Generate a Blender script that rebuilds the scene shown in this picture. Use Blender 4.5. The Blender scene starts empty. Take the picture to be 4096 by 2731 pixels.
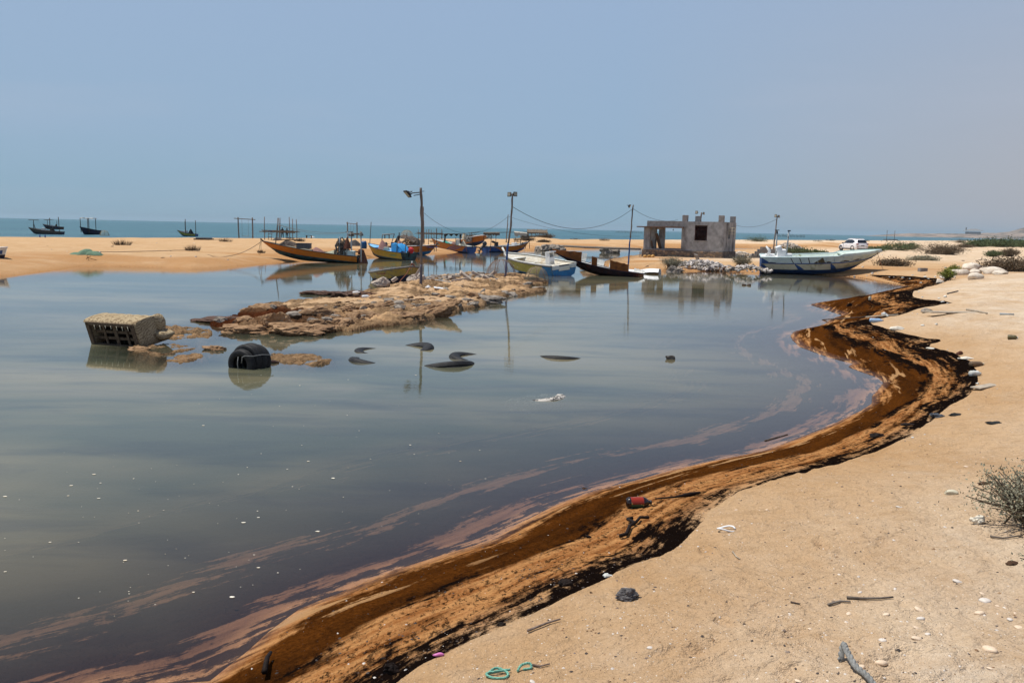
import bpy, bmesh, math, random
import numpy as np
from mathutils import Vector, Matrix, Euler

C = bpy.context.scene.collection
H = 2.7                      # camera height above the water
F, CX, CY = 3277.0, 2048.0, 1365.5
PITCH, ROLL = math.atan(453.0 / F), math.radians(1.163)

# ------------------------------------------------------------------ camera
_f = Vector((0, math.cos(PITCH), -math.sin(PITCH)))
_u0 = Vector((0, math.sin(PITCH), math.cos(PITCH)))
_r0 = Vector((1, 0, 0))
RIGHT = _r0 * math.cos(ROLL) + _u0 * math.sin(ROLL)
UP = -_r0 * math.sin(ROLL) + _u0 * math.cos(ROLL)
cam = bpy.data.cameras.new('camera')
cam.sensor_width = 36.0
cam.lens = F / 4096 * 36
cam.clip_start = 0.05
cam.clip_end = 60000
camo = bpy.data.objects.new('camera', cam)
C.objects.link(camo)
camo.matrix_world = Matrix(((RIGHT.x, UP.x, -_f.x, 0), (RIGHT.y, UP.y, -_f.y, 0), (RIGHT.z, UP.z, -_f.z, H), (0, 0, 0, 1)))
bpy.context.scene.camera = camo

# ------------------------------------------------------------------ light
SUN = Vector((-0.36, 0.12, 0.93)).normalized()
SUN_EL = math.asin(SUN.z)
SUN_AZ = math.atan2(SUN.x, SUN.y)
world = bpy.data.worlds.new('World')
bpy.context.scene.world = world
world.use_nodes = True
wt = world.node_tree
wt.nodes.clear()
wo = wt.nodes.new('ShaderNodeOutputWorld')
bg = wt.nodes.new('ShaderNodeBackground')
bg2 = wt.nodes.new('ShaderNodeBackground')
sky = wt.nodes.new('ShaderNodeTexSky')
sky.sky_type = 'NISHITA'
sky.sun_disc = False
sky.sun_elevation = SUN_EL
sky.sun_rotation = SUN_AZ
sky.dust_density = 3.0
sky.air_density = 1.2
wt.links.new(sky.outputs[0], bg.inputs[0])
bg.inputs[1].default_value = 0.07
# dusty desert air: a pale veil over the clear sky, a little warmer over the land on the right
tc = wt.nodes.new('ShaderNodeTexCoord')
sp = wt.nodes.new('ShaderNodeSeparateXYZ')
wt.links.new(tc.outputs['Generated'], sp.inputs[0])
ramp = wt.nodes.new('ShaderNodeValToRGB')
wt.links.new(sp.outputs['Z'], ramp.inputs[0])
e = ramp.color_ramp.elements
e[0].position, e[0].color = 0.0, (0.238, 0.385, 0.490, 1)
e[1].position, e[1].color = 0.30, (0.286, 0.390, 0.560, 1)
x = ramp.color_ramp.elements.new(0.10); x.color = (0.272, 0.392, 0.540, 1)
x = ramp.color_ramp.elements.new(0.7); x.color = (0.085, 0.145, 0.32, 1)
warm = wt.nodes.new('ShaderNodeMapRange')
warm.inputs['From Min'].default_value = 0.12
warm.inputs['From Max'].default_value = 0.56
wt.links.new(sp.outputs['X'], warm.inputs['Value'])
low = wt.nodes.new('ShaderNodeMapRange')
low.inputs['From Min'].default_value = 0.36
low.inputs['From Max'].default_value = 0.0
low.inputs['To Max'].default_value = 1.0
wt.links.new(sp.outputs['Z'], low.inputs['Value'])
mm = wt.nodes.new('ShaderNodeMath'); mm.operation = 'MULTIPLY'
wt.links.new(warm.outputs[0], mm.inputs[0]); wt.links.new(low.outputs[0], mm.inputs[1])
# faint thin high cloud
cm = wt.nodes.new('ShaderNodeMapping'); cm.inputs['Scale'].default_value = (1.2, 1.2, 9)
wt.links.new(tc.outputs['Generated'], cm.inputs[0])
cn = wt.nodes.new('ShaderNodeTexNoise'); cn.inputs['Scale'].default_value = 2.2; cn.inputs['Detail'].default_value = 5
wt.links.new(cm.outputs[0], cn.inputs['Vector'])
cr = wt.nodes.new('ShaderNodeMapRange')
cr.inputs['From Min'].default_value = 0.5; cr.inputs['From Max'].default_value = 0.8; cr.inputs['To Max'].default_value = 0.22
wt.links.new(cn.outputs[0], cr.inputs['Value'])
mx = wt.nodes.new('ShaderNodeMix'); mx.data_type = 'RGBA'
wt.links.new(mm.outputs[0], mx.inputs[0]); wt.links.new(ramp.outputs[0], mx.inputs[6])
mx.inputs[7].default_value = (0.415, 0.395, 0.42, 1)
mx2 = wt.nodes.new('ShaderNodeMix'); mx2.data_type = 'RGBA'
wt.links.new(cr.outputs[0], mx2.inputs[0]); wt.links.new(mx.outputs[2], mx2.inputs[6])
mx2.inputs[7].default_value = (0.42, 0.46, 0.56, 1)
wt.links.new(mx2.outputs[2], bg2.inputs[0])
bg2.inputs[1].default_value = 1.19
ms = wt.nodes.new('ShaderNodeMixShader')
ms.inputs[0].default_value = 0.90
wt.links.new(bg.outputs[0], ms.inputs[1]); wt.links.new(bg2.outputs[0], ms.inputs[2])
wt.links.new(ms.outputs[0], wo.inputs[0])

sl = bpy.data.lights.new('sun', 'SUN')
sl.energy = 5.0
sl.angle = math.radians(0.53)
sl.color = (1.0, 0.955, 0.88)
so = bpy.data.objects.new('sun', sl)
C.objects.link(so)
so.rotation_euler = (-SUN).to_track_quat('-Z', 'Y').to_euler()

vs = bpy.context.scene.view_settings
vs.view_transform = 'Standard'
vs.look = 'None'
vs.exposure = 0.0
vs.gamma = 1.0
vs.use_curve_mapping = False
bpy.context.scene.cycles.max_bounces = 10
bpy.context.scene.cycles.transparent_max_bounces = 24

# ------------------------------------------------------------------ maths helpers
def ray(u, v):
    return (_f * F + RIGHT * (u - CX) - UP * (v - CY)).normalized()
def P(u, v, z=0.0):
    d = ray(u, v)
    t = (z - H) / d.z
    return Vector((d.x * t, d.y * t, z))
def W(u, v, Y):
    """the point seen at a pixel at world distance Y"""
    d = ray(u, v)
    t = Y / d.y
    return Vector((d.x * t, Y, H + d.z * t))
def ppm(Y):
    return F / Y

def _hash(ix, iy, seed):
    n = (ix.astype(np.int64) * 374761393 + iy.astype(np.int64) * 668265263 + seed * 974711) & 0x7fffffff
    n = ((n ^ (n >> 13)) * 1274126177) & 0x7fffffff
    return ((n ^ (n >> 16)) & 0xffff) / 65535.0
def vnoise(x, y, seed=0):
    ix = np.floor(x); iy = np.floor(y)
    fx = x - ix; fy = y - iy
    fx = fx * fx * (3 - 2 * fx); fy = fy * fy * (3 - 2 * fy)
    a = _hash(ix, iy, seed); b = _hash(ix + 1, iy, seed); c = _hash(ix, iy + 1, seed); d = _hash(ix + 1, iy + 1, seed)
    return (a * (1 - fx) + b * fx) * (1 - fy) + (c * (1 - fx) + d * fx) * fy
def fbm(x, y, seed=0, oct=4, gain=0.5):
    s = 0; a = 1; t = 0
    for i in range(oct):
        s = s + a * vnoise(x * 2 ** i + 17.3 * i, y * 2 ** i - 9.1 * i, seed + i); t += a; a *= gain
    return s / t
def smooth(a, b, x):
    t = np.clip((x - a) / (b - a), 0, 1)
    return t * t * (3 - 2 * t)

def seg_dist(px, py, pts, closed=True):
    """distance to a polyline and arc length of the nearest point"""
    best = np.full(px.shape, 1e9); arc = np.zeros(px.shape); L = 0.0
    n = len(pts)
    for i in range(n if closed else n - 1):
        ax, ay = pts[i][0], pts[i][1]; bx, by = pts[(i + 1) % n][0], pts[(i + 1) % n][1]
        dx, dy = bx - ax, by - ay
        l2 = dx * dx + dy * dy + 1e-12
        t = np.clip(((px - ax) * dx + (py - ay) * dy) / l2, 0, 1)
        d = np.hypot(px - ax - t * dx, py - ay - t * dy)
        m = d < best
        best = np.where(m, d, best); arc = np.where(m, L + t * math.sqrt(l2), arc)
        L += math.sqrt(l2)
    return best, arc
def inside(px, py, pts):
    r = np.zeros(px.shape, bool); n = len(pts)
    for i in range(n):
        ax, ay = pts[i][0], pts[i][1]; bx, by = pts[(i + 1) % n][0], pts[(i + 1) % n][1]
        if ay == by: continue
        c = ((ay > py) != (by > py)) & (px < (bx - ax) * (py - ay) / (by - ay) + ax)
        r ^= c
    return r
def wpoly(s, z=0.0):
    return [tuple(P(float(a), float(b), z)[:2]) for a, b in (q.split(',') for q in s.split())]

# ------------------------------------------------------------------ tagging
def tag(o, label=None, cat=None, group=None, kind=None):
    if label: o['label'] = label
    if cat: o['category'] = cat
    if group: o['group'] = group
    if kind: o['kind'] = kind
    return o
def empty(name, loc, rz=0.0, label=None, cat=None, group=None, rot=None):
    o = bpy.data.objects.new(name, None)
    C.objects.link(o)
    o.location = loc
    o.rotation_euler = rot if rot is not None else (0, 0, rz)
    o.empty_display_size = 0.2
    return tag(o, label, cat, group)
def copy_tree(o, parent=None):
    c = o.copy(); C.objects.link(c)
    if parent is not None: c.parent = parent
    for ch in list(o.children): copy_tree(ch, c)
    return c

class MB:
    """collects shapes into one mesh; material slots by name"""
    def __init__(s):
        s.v = []; s.f = []; s.m = []; s.sm = []; s.M = Matrix.Identity(4)
    def add(s, vs, fs, mi=0, smooth=False, M=None):
        b = len(s.v); T = s.M if M is None else s.M @ M
        s.v += [tuple(T @ Vector(p)) for p in vs]
        s.f += [tuple(b + i for i in f) for f in fs]
        s.m += [mi] * len(fs); s.sm += [smooth] * len(fs)
        return s
    def box(s, c, size, mi=0, rot=None, bev=0.0, jit=0.0, seed=0):
        M = Matrix.Translation(Vector(c)) @ (Euler(rot).to_matrix().to_4x4() if rot else Matrix.Identity(4))
        bm = bmesh.new()
        bmesh.ops.create_cube(bm, size=1.0)
        for v in bm.verts: v.co = Vector((v.co.x * size[0], v.co.y * size[1], v.co.z * size[2]))
        if bev > 0: bmesh.ops.bevel(bm, geom=list(bm.edges), offset=bev, segments=2, affect='EDGES', profile=0.6)
        if jit:
            r = random.Random(seed)
            for v in bm.verts: v.co += Vector((r.uniform(-jit, jit), r.uniform(-jit, jit), r.uniform(-jit, jit)))
        s._bm(bm, mi, False, M)
        return s
    def _bm(s, bm, mi, sm, M):
        bm.verts.index_update()
        s.add([v.co[:] for v in bm.verts], [[v.index for v in f.verts] for f in bm.faces], mi, sm, M)
        bm.free()
    def tube(s, pts, r, n=6, mi=0, r1=None, caps=True, smooth=True):
        pts = [Vector(p) for p in pts]; k = len(pts); vs = []; fs = []
        ref = Vector((0, 0, 1)) if abs((pts[-1] - pts[0]).normalized().z) < 0.9 else Vector((1, 0, 0))
        for i, p in enumerate(pts):
            t = (pts[min(i + 1, k - 1)] - pts[max(i - 1, 0)]).normalized()
            a = t.cross(ref)
            if a.length < 1e-4: a = t.cross(Vector((0.3, 1, 0.2)))
            a.normalize(); b = t.cross(a).normalized()
            rr = r[i] if isinstance(r, (list, tuple)) else (r if r1 is None else r + (r1 - r) * i / (k - 1))
            for j in range(n):
                th = 2 * math.pi * j / n
                vs.append(p + a * math.cos(th) * rr + b * math.sin(th) * rr)
        for i in range(k - 1):
            for j in range(n):
                fs.append((i * n + j, i * n + (j + 1) % n, (i + 1) * n + (j + 1) % n, (i + 1) * n + j))
        if caps:
            fs.append(tuple(range(n))[::-1]); fs.append(tuple((k - 1) * n + j for j in range(n)))
        s.add(vs, fs, mi, smooth)
        return s
    def lathe(s, prof, n=20, mi=0, M=None, smooth=True, closed=False):
        vs = []; fs = []; k = len(prof)
        for (r, z) in prof:
            for j in range(n):
                th = 2 * math.pi * j / n; vs.append((r * math.cos(th), r * math.sin(th), z))
        for i in range(k if closed else k - 1):
            i2 = (i + 1) % k
            for j in range(n):
                fs.append((i * n + j, i * n + (j + 1) % n, i2 * n + (j + 1) % n, i2 * n + j))
        s.add(vs, fs, mi, smooth, M)
        return s
    def rock(s, c, size, seed=0, sub=3, mi=0, amp=0.28, rot=None, flat=0.0, smooth=False):
        bm = bmesh.new()
        bmesh.ops.create_icosphere(bm, subdivisions=sub, radius=1.0)
        r = random.Random(seed)
        pl = [(Vector((r.gauss(0, 1), r.gauss(0, 1), r.gauss(0, 1))).normalized(), r.uniform(0.55, 0.9)) for _ in range(9)]
        from mathutils import noise as mn
        off = Vector((r.uniform(-50, 50), r.uniform(-50, 50), r.uniform(-50, 50)))
        for v in bm.verts:
            d = v.co.normalized(); rad = 1.0
            for nrm, h in pl:
                q = d.dot(nrm)
                if q > 0: rad = min(rad, h / q)
            rad *= 1 + amp * mn.noise(d * 1.6 + off) + amp * 0.5 * mn.noise(d * 4.5 + off) + amp * 0.22 * mn.noise(d * 11 + off)
            v.co = Vector((d.x * size[0] * rad, d.y * size[1] * rad, d.z * size[2] * rad)) * 0.5 / 0.8
            if flat and v.co.z < -size[2] * flat: v.co.z = -size[2] * flat
        M = Matrix.Translation(Vector(c)) @ (Euler(rot).to_matrix().to_4x4() if rot else Matrix.Identity(4))
        s._bm(bm, mi, smooth, M)
        return s
    def sheet(s, g, mi=0, smooth=True, thick=0.0):
        """g: 2-d list of points"""
        h = len(g); w = len(g[0])
        vs = [p for row in g for p in row]
        fs = [(i * w + j, i * w + j + 1, (i + 1) * w + j + 1, (i + 1) * w + j) for i in range(h - 1) for j in range(w - 1)]
        s.add(vs, fs, mi, smooth)
        return s
    def build(s, name, mats, parent=None, loc=None, rot=None, solid=0.0):
        me = bpy.data.meshes.new(name)
        me.from_pydata(s.v, [], s.f)
        if not isinstance(mats, (list, tuple)): mats = [mats]
        for m in mats: me.materials.append(m)
        me.polygons.foreach_set('material_index', s.m)
        me.polygons.foreach_set('use_smooth', s.sm)
        me.update()
        o = bpy.data.objects.new(name, me)
        C.objects.link(o)
        if parent is not None: o.parent = parent
        if loc is not None: o.location = loc
        if rot is not None: o.rotation_euler = rot
        if solid:
            md = o.modifiers.new('solid', 'SOLIDIFY'); md.thickness = solid; md.offset = 0
        return o
def gridmesh(name, X, Y, Z, mat, attrs=None, faces_mask=None, smoothf=True):
    h, w = X.shape
    co = np.stack([X, Y, Z], -1).reshape(-1, 3)
    i, j = np.meshgrid(np.arange(h - 1), np.arange(w - 1), indexing='ij')
    q = np.stack([i * w + j, i * w + j + 1, (i + 1) * w + j + 1, (i + 1) * w + j], -1).reshape(-1, 4)
    if faces_mask is not None: q = q[faces_mask.reshape(-1)]
    used = np.unique(q); remap = -np.ones(len(co), int); remap[used] = np.arange(len(used))
    q = remap[q]; co = co[used]
    # the sheets look up
    a, b, c_ = co[q[0, 0]], co[q[0, 1]], co[q[0, 2]]
    if np.cross(b - a, c_ - b)[2] < 0: q = q[:, ::-1]
    me = bpy.data.meshes.new(name)
    me.vertices.add(len(co)); me.vertices.foreach_set('co', co.ravel())
    me.loops.add(q.size); me.loops.foreach_set('vertex_index', q.ravel())
    me.polygons.add(len(q)); me.polygons.foreach_set('loop_start', np.arange(0, q.size, 4)); me.polygons.foreach_set('loop_total', np.full(len(q), 4))
    me.update(calc_edges=True); me.validate()
    me.polygons.foreach_set('use_smooth', np.full(len(me.polygons), smoothf))
    for k, val in (attrs or {}).items():
        at = me.attributes.new(k, 'FLOAT', 'POINT'); at.data.foreach_set('value', val.reshape(-1)[used].astype(np.float32))
    me.materials.append(mat)
    o = bpy.data.objects.new(name, me); C.objects.link(o)
    return o

# ------------------------------------------------------------------ node helper
class NT:
    def __init__(s, name):
        s.mat = bpy.data.materials.new(name); s.mat.use_nodes = True
        s.t = s.mat.node_tree; s.t.nodes.clear()
        s.out = s.t.nodes.new('ShaderNodeOutputMaterial')
    def n(s, t, **k):
        nd = s.t.nodes.new(t)
        for a, b in k.items(): setattr(nd, a, b)
        return nd
    def put(s, inp, v):
        if v is None: return
        if hasattr(v, 'is_output') or isinstance(v, bpy.types.NodeSocket): s.t.links.new(v, inp)
        else:
            if isinstance(v, (tuple, list)) and len(v) == 3 and inp.type == 'RGBA': v = (*v, 1)
            inp.default_value = v
    def coord(s, which='Object'): return s.n('ShaderNodeTexCoord').outputs[which]
    def pos(s): return s.n('ShaderNodeNewGeometry').outputs['Position']
    def attr(s, a): return s.n('ShaderNodeAttribute', attribute_name=a).outputs['Fac']
    def scale(s, v, sc, rot=None):
        m = s.n('ShaderNodeMapping'); s.put(m.inputs[0], v); m.inputs['Scale'].default_value = sc
        if rot: m.inputs['Rotation'].default_value = rot
        return m.outputs[0]
    def noise(s, v, sc, det=4, rough=0.55, dist=0.0):
        m = s.n('ShaderNodeTexNoise'); s.put(m.inputs['Vector'], v); s.put(m.inputs['Scale'], sc)
        m.inputs['Detail'].default_value = det; m.inputs['Roughness'].default_value = rough; m.inputs['Distortion'].default_value = dist
        return m.outputs[0]
    def voro(s, v, sc, feature='F1', out=0, rnd=1.0):
        m = s.n('ShaderNodeTexVoronoi', feature=feature); s.put(m.inputs['Vector'], v); m.inputs['Scale'].default_value = sc
        m.inputs['Randomness'].default_value = rnd
        return m.outputs[out]
    def ma(s, op, a, b=0.0, c=None, clamp=False):
        m = s.n('ShaderNodeMath', operation=op, use_clamp=clamp); s.put(m.inputs[0], a); s.put(m.inputs[1], b)
        if c is not None: s.put(m.inputs[2], c)
        return m.outputs[0]
    def mix(s, f, a, b, mode='MIX'):
        m = s.n('ShaderNodeMix', data_type='RGBA', blend_type=mode); s.put(m.inputs[0], f); s.put(m.inputs[6], a); s.put(m.inputs[7], b)
        return m.outputs[2]
    def rng(s, v, a, b, c=0.0, d=1.0, smooth=False):
        m = s.n('ShaderNodeMapRange', interpolation_type='SMOOTHSTEP' if smooth else 'LINEAR')
        for i, q in enumerate((v, a, b, c, d)): s.put(m.inputs[i], q)
        return m.outputs[0]
    def ramp(s, v, stops):
        m = s.n('ShaderNodeValToRGB'); s.put(m.inputs[0], v); e = m.color_ramp.elements
        e[0].position = stops[0][0]; e[0].color = col(stops[0][1]); e[1].position = stops[-1][0]; e[1].color = col(stops[-1][1])
        for p, c in stops[1:-1]: x = e.new(p); x.color = col(c)
        return m.outputs[0]
    def comb(s, x, y, z=0.0):
        m = s.n('ShaderNodeCombineXYZ'); s.put(m.inputs[0], x); s.put(m.inputs[1], y); s.put(m.inputs[2], z); return m.outputs[0]
    def sep(s, v):
        m = s.n('ShaderNodeSeparateXYZ'); s.put(m.inputs[0], v); return m.outputs
    def bump(s, h, strength=0.5, dist=0.02, normal=None):
        m = s.n('ShaderNodeBump'); s.put(m.inputs['Height'], h); s.put(m.inputs['Strength'], strength); m.inputs['Distance'].default_value = dist
        if normal is not None: s.put(m.inputs['Normal'], normal)
        return m.outputs[0]
    def pbsdf(s, color, rough=0.8, metal=0.0, spec=0.3, normal=None, **k):
        m = s.n('ShaderNodeBsdfPrincipled'); s.put(m.inputs['Base Color'], color); s.put(m.inputs['Roughness'], rough)
        s.put(m.inputs['Metallic'], metal); s.put(m.inputs['Specular IOR Level'], spec)
        if normal is not None: s.put(m.inputs['Normal'], normal)
        for a, b in k.items(): s.put(m.inputs[a], b)
        return m.outputs[0]
    def finish(s, shader, vol=None):
        if shader is not None: s.t.links.new(shader, s.out.inputs[0])
        if vol is not None: s.t.links.new(vol, s.out.inputs[1])
        return s.mat
def col(c):
    if isinstance(c, (int, float)): return (c, c, c, 1)
    return (*c, 1) if len(c) == 3 else c

_mc = {}
def mat(name, c1, c2=None, sc=6.0, rough=0.8, bump=0.3, bsc=None, dist=0.01, metal=0.0, spec=0.3, c3=None, sc3=2.0, t3=(0.55, 0.68), stretch=(1, 1, 1), det=5):
    """weathered surface: base colour, a second colour in noise patches, a third (stains/rust) in larger ones"""
    if name in _mc: return _mc[name]
    n = NT(name); co = n.scale(n.coord(), stretch)
    nz = n.noise(co, sc, det, 0.6)
    c = n.mix(n.rng(nz, 0.35, 0.65), c1, c2 if c2 else tuple(q * 0.75 for q in c1))
    if c3: c = n.mix(n.rng(n.noise(co, sc3, 5, 0.65, 0.3), t3[0], t3[1]), c, c3)
    if rough > .75 and spec == 0.3: spec = 0.06
    rg = n.ma('ADD', rough, n.ma('MULTIPLY', n.ma('SUBTRACT', nz, 0.5), 0.25), clamp=True)
    nm = n.bump(n.noise(co, bsc or sc * 3, 5, 0.65), bump, dist) if bump else None
    _mc[name] = n.finish(n.pbsdf(c, rg, metal, spec, nm))
    return _mc[name]
# ================================================================== LAND AND WATER
# shorelines, traced on the ground plane (metres)
FAR_SHORE = wpoly('0,1105 90,1098 180,1086 250,1077 320,1066 420,1065 520,1067 650,1070 760,1076 850,1074 960,1064 1060,1056 1130,1049 1300,1042 1440,1034 1560,1024 1700,1018 1800,1012 1892,1005 1930,1007 1990,1004 2080,1000 2140,1001 2200,1001 2262,996 2400,994 2560,992 2700,990 2900,990 3000,989 3120,992 3300,992 3420,986 3480,984')
HUT_BACK = wpoly('3480,990 3400,996 3200,1000 3000,1004 2930,1005 2850,1006 2640,1012 2540,1026 2480,1034 2440,1042 2400,1056 2450,1072 2620,1084 2760,1085 2900,1085 2950,1087 3029,1090 3250,1098 3420,1108 3530,1128 3626,1144')
RS_S = '3626,1144 3590,1157 3525,1169 3440,1188 3397,1200 3322,1208 3231,1217 3278,1230 3334,1250 3373,1260 3340,1270 3321,1278 3300,1295 3266,1307 3205,1318 3175,1327 3162,1343 3170,1360 3200,1388 3260,1410 3317,1430 3370,1440 3415,1453 3391,1467 3430,1482 3466,1495 3510,1510 3534,1530 3515,1555 3489,1583 3487,1614 3445,1641 3391,1667 3335,1695 3280,1718 3180,1757 3070,1798 2960,1822 2850,1842 2680,1882 2506,1930 2440,1945 2368,1965 2280,1997 2200,2030 2080,2092 1980,2155 1780,2215 1565,2283 1460,2325 1355,2372 1270,2404 1195,2436 1074,2525 991,2602 910,2665 838,2723'
RS = wpoly(RS_S) + [(-2.35, 4.45), (-3.2, 3.7), (-5, 2.6)]
MAINP = FAR_SHORE + HUT_BACK + RS[1:] + [(-9, 0.5), (-20, -4), (-45, -6), (-75, 8), (-70, 30), (-45, 38)]
OS_S = '3466,1099 3600,1102 3746,1113 3790,1124 3764,1136 3700,1150 3652,1168 3652,1187 3740,1200 3820,1210 3740,1224 3676,1234 3592,1262 3530,1274 3475,1280 3489,1299 3570,1320 3652,1341 3700,1352 3778,1358 3745,1372 3699,1378 3783,1401 3839,1425 3881,1443 3905,1480 3913,1523 3885,1569 3840,1600 3792,1625 3745,1665 3699,1700 3640,1745 3540,1790 3400,1838 3240,1882 3100,1922 2965,1961 2900,2000 2835,2045 2812,2083 2774,2121 2713,2183 2640,2225 2544,2252 2445,2301 2322,2359 2257,2389 2150,2445 2075,2474 1980,2520 1884,2557 1790,2610 1693,2653 1584,2731'
SPIT = wpoly('838,1290 870,1284 960,1262 1000,1240 1040,1222 1160,1212 1290,1200 1390,1200 1420,1180 1480,1168 1590,1140 1700,1118 1860,1104 1980,1104 2060,1098 2150,1112 2196,1130 2130,1146 2060,1160 2190,1163 2120,1178 2040,1186 1975,1206 1920,1226 1850,1240 1780,1262 1700,1290 1600,1302 1500,1308 1420,1322 1340,1330 1290,1338 1160,1336 1090,1330 1000,1334 915,1332 905,1312 860,1306')
ISLES = [wpoly('590,1312 640,1304 740,1306 815,1312 862,1326 876,1340 850,1356 780,1352 700,1356 640,1358 600,1350'),
         wpoly('520,1392 590,1378 680,1372 790,1388 770,1400 725,1412 795,1424 800,1432 760,1444 765,1452 700,1456 650,1446 660,1432 700,1420 620,1428 560,1412'),
         wpoly('1060,1412 1110,1412 1150,1420 1215,1414 1270,1424 1316,1440 1322,1452 1270,1460 1200,1456 1140,1448 1090,1440 1062,1432')]
SEA_A, SEA_B = np.array((-63.0, 101.0)), np.array((333.0, 600.0))
_sd = (SEA_B - SEA_A) / np.linalg.norm(SEA_B - SEA_A)
SEA_N = np.array((_sd[1], -_sd[0]))          # points inland

def shore(x, y):
    """signed distance to the lagoon (land +) and to the sea (land +)"""
    d, _ = seg_dist(x, y, MAINP)
    d = np.where(inside(x, y, MAINP), -d, d)
    s = (x - SEA_A[0]) * SEA_N[0] + (y - SEA_A[1]) * SEA_N[1]
    s = s + 2.2 * (fbm(x * 0.03, y * 0.03, 5, 3) - 0.5) * 2
    return d, s + 2.0
def nearland(x, y):
    """1 on the camera's side of the lagoon, 0 on the sand bar"""
    return smooth(52, 34, y) * smooth(-8, -2, x + y * 0.35 - 0.5 * 0)

DUNES = [  # x-pixel, y-pixel (foot), foot height, radius x, radius y, height
    (4010, 1120, 0.9, 7.0, 4.5, 0.10), (4300, 1110, .9, 9, 6, .20), (3900, 1180, .8, 5, 4, .12),
    (2150, 962, .55, 6.0, 8.0, .62), (1890, 950, .55, 5, 8, .55), (1200, 972, .5, 3.2, 4, .32), (480, 982, .5, 2.4, 3, .22),
    (2740, 975, .5, 2, 3, .3), (3080, 965, .5, 5, 6, .35), (3320, 975, .5, 4, 5, .3), (3860, 1000, .8, 9, 6, .55), (4050, 1000, .8, 14, 7, .6),
    (3250, 994, .5, 5, 3, .3)]
_dw = []
for (u, v, z, rx, ry, hh) in DUNES:
    p = P(u, v, z); _dw.append((p.x, p.y, rx, ry, hh))

_rd = random.Random(44)
DENTS = []
for _i in range(46):
    _p = P(_rd.uniform(2300, 4200), _rd.uniform(1700, 2720), .75); DENTS.append((_p.x, _p.y, _rd.uniform(.035, .075), _rd.uniform(0, 3), _rd.uniform(.010, .026)))
for _u, _v in ((3560, 2590), (3480, 2640), (3140, 2690), (3420, 2600), (3620, 2470)):
    _p = P(_u, _v, .8); DENTS.append((_p.x, _p.y, .10, .4, .035))
def hgt(x, y):
    x = np.asarray(x, float); y = np.asarray(y, float)
    d, s = shore(x, y)
    near = smooth(60, 32, y) * smooth(-30, -4, x + 6)
    top = 0.55 + 0.42 * near
    L = 2.6 + 2.4 * near
    top = top + near * 0.35 * smooth(2.0, 9.0, x - 0.12 * y)
    zl = top * (1 - np.exp(-np.maximum(d, 0) / L)) + 0.02 * np.clip(d / 0.3, 0, 1)
    hut = smooth(14, 8, np.hypot((x - 17), (y - 77) * 0.9) - 2)
    zl = zl * (1 - hut) + hut * (0.42 * (1 - np.exp(-np.maximum(d, 0) / 1.1)))
    zl = zl * (1 - np.exp(-np.maximum(s, 0) / 6.0))
    zl += np.clip(d / 2, 0, 1) * np.clip(s / 6, 0, 1) * ((fbm(x * 0.16, y * 0.16, 3, 4) - 0.5) * 0.22 + (fbm(x * 0.8, y * 0.8, 9, 3) - 0.5) * 0.045)
    zl += near * np.clip(d / 1.5, 0, 1) * ((fbm(x * 2.2, y * 2.2, 21, 3) - 0.5) * 0.05 + (fbm(x * 7, y * 7, 25, 2) - 0.5) * 0.012)
    for (dx, dy, rx, ry, hh) in _dw:
        q = ((x - dx) / rx) ** 2 + ((y - dy) / ry) ** 2
        zl += hh * np.exp(-q * 1.6) * np.clip(d / 1.5, 0, 1)
    zl += near * np.clip(d / 2.5, 0, 1) * .030 * np.sin(d * 2.6 + 7 * fbm(x * .35, y * .35, 81, 3)) * smooth(.42, .6, fbm(x * .5, y * .5, 83, 3))
    for (dx, dy, rr, aa, dp) in DENTS:
        ux = (x - dx) * math.cos(aa) + (y - dy) * math.sin(aa); uy = -(x - dx) * math.sin(aa) + (y - dy) * math.cos(aa)
        q = (ux / (rr * 1.9)) ** 2 + (uy / rr) ** 2; zl += np.where(q < 9, -dp * np.exp(-q) + dp * .55 * np.exp(-(np.sqrt(q) - 1.5) ** 2 * 5), 0)
    # land beyond the beach rises slowly inland
    far = smooth(60, 900, x) * smooth(100, 500, np.hypot(x, y))
    zl += far * 3.0 * np.clip(s / 60, 0, 1)
    zw = -(0.04 * np.clip(-d / 0.4, 0, 1) + 0.75 * (1 - np.exp(np.minimum(d, 0) / 7.0))) + (fbm(x * 0.5, y * 0.5, 31, 3) - 0.5) * 0.03 * np.clip(-d / 2, 0, 1)
    z = np.where(d > 0, zl, zw)
    z = np.where(s < 0, np.maximum(s * 0.06, -3.0), z)
    return z
def _on_ground(u, v):
    z = .2
    for _ in range(14):
        p = P(u, v, z); z = .5 * z + .5 * max(0.0, float(hgt(np.array([p.x]), np.array([p.y]))[0]))
    return (p.x, p.y)
OS = [_on_ground(float(a), float(b)) for a, b in (q.split(',') for q in OS_S.split())]
OS = OS + [(OS[-1][0] - .55, OS[-1][1] - .55), (OS[-1][0] - 1.1, OS[-1][1] - 1.3)]
def h1(x, y):
    return float(hgt(np.array([x]), np.array([y]))[0])

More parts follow.
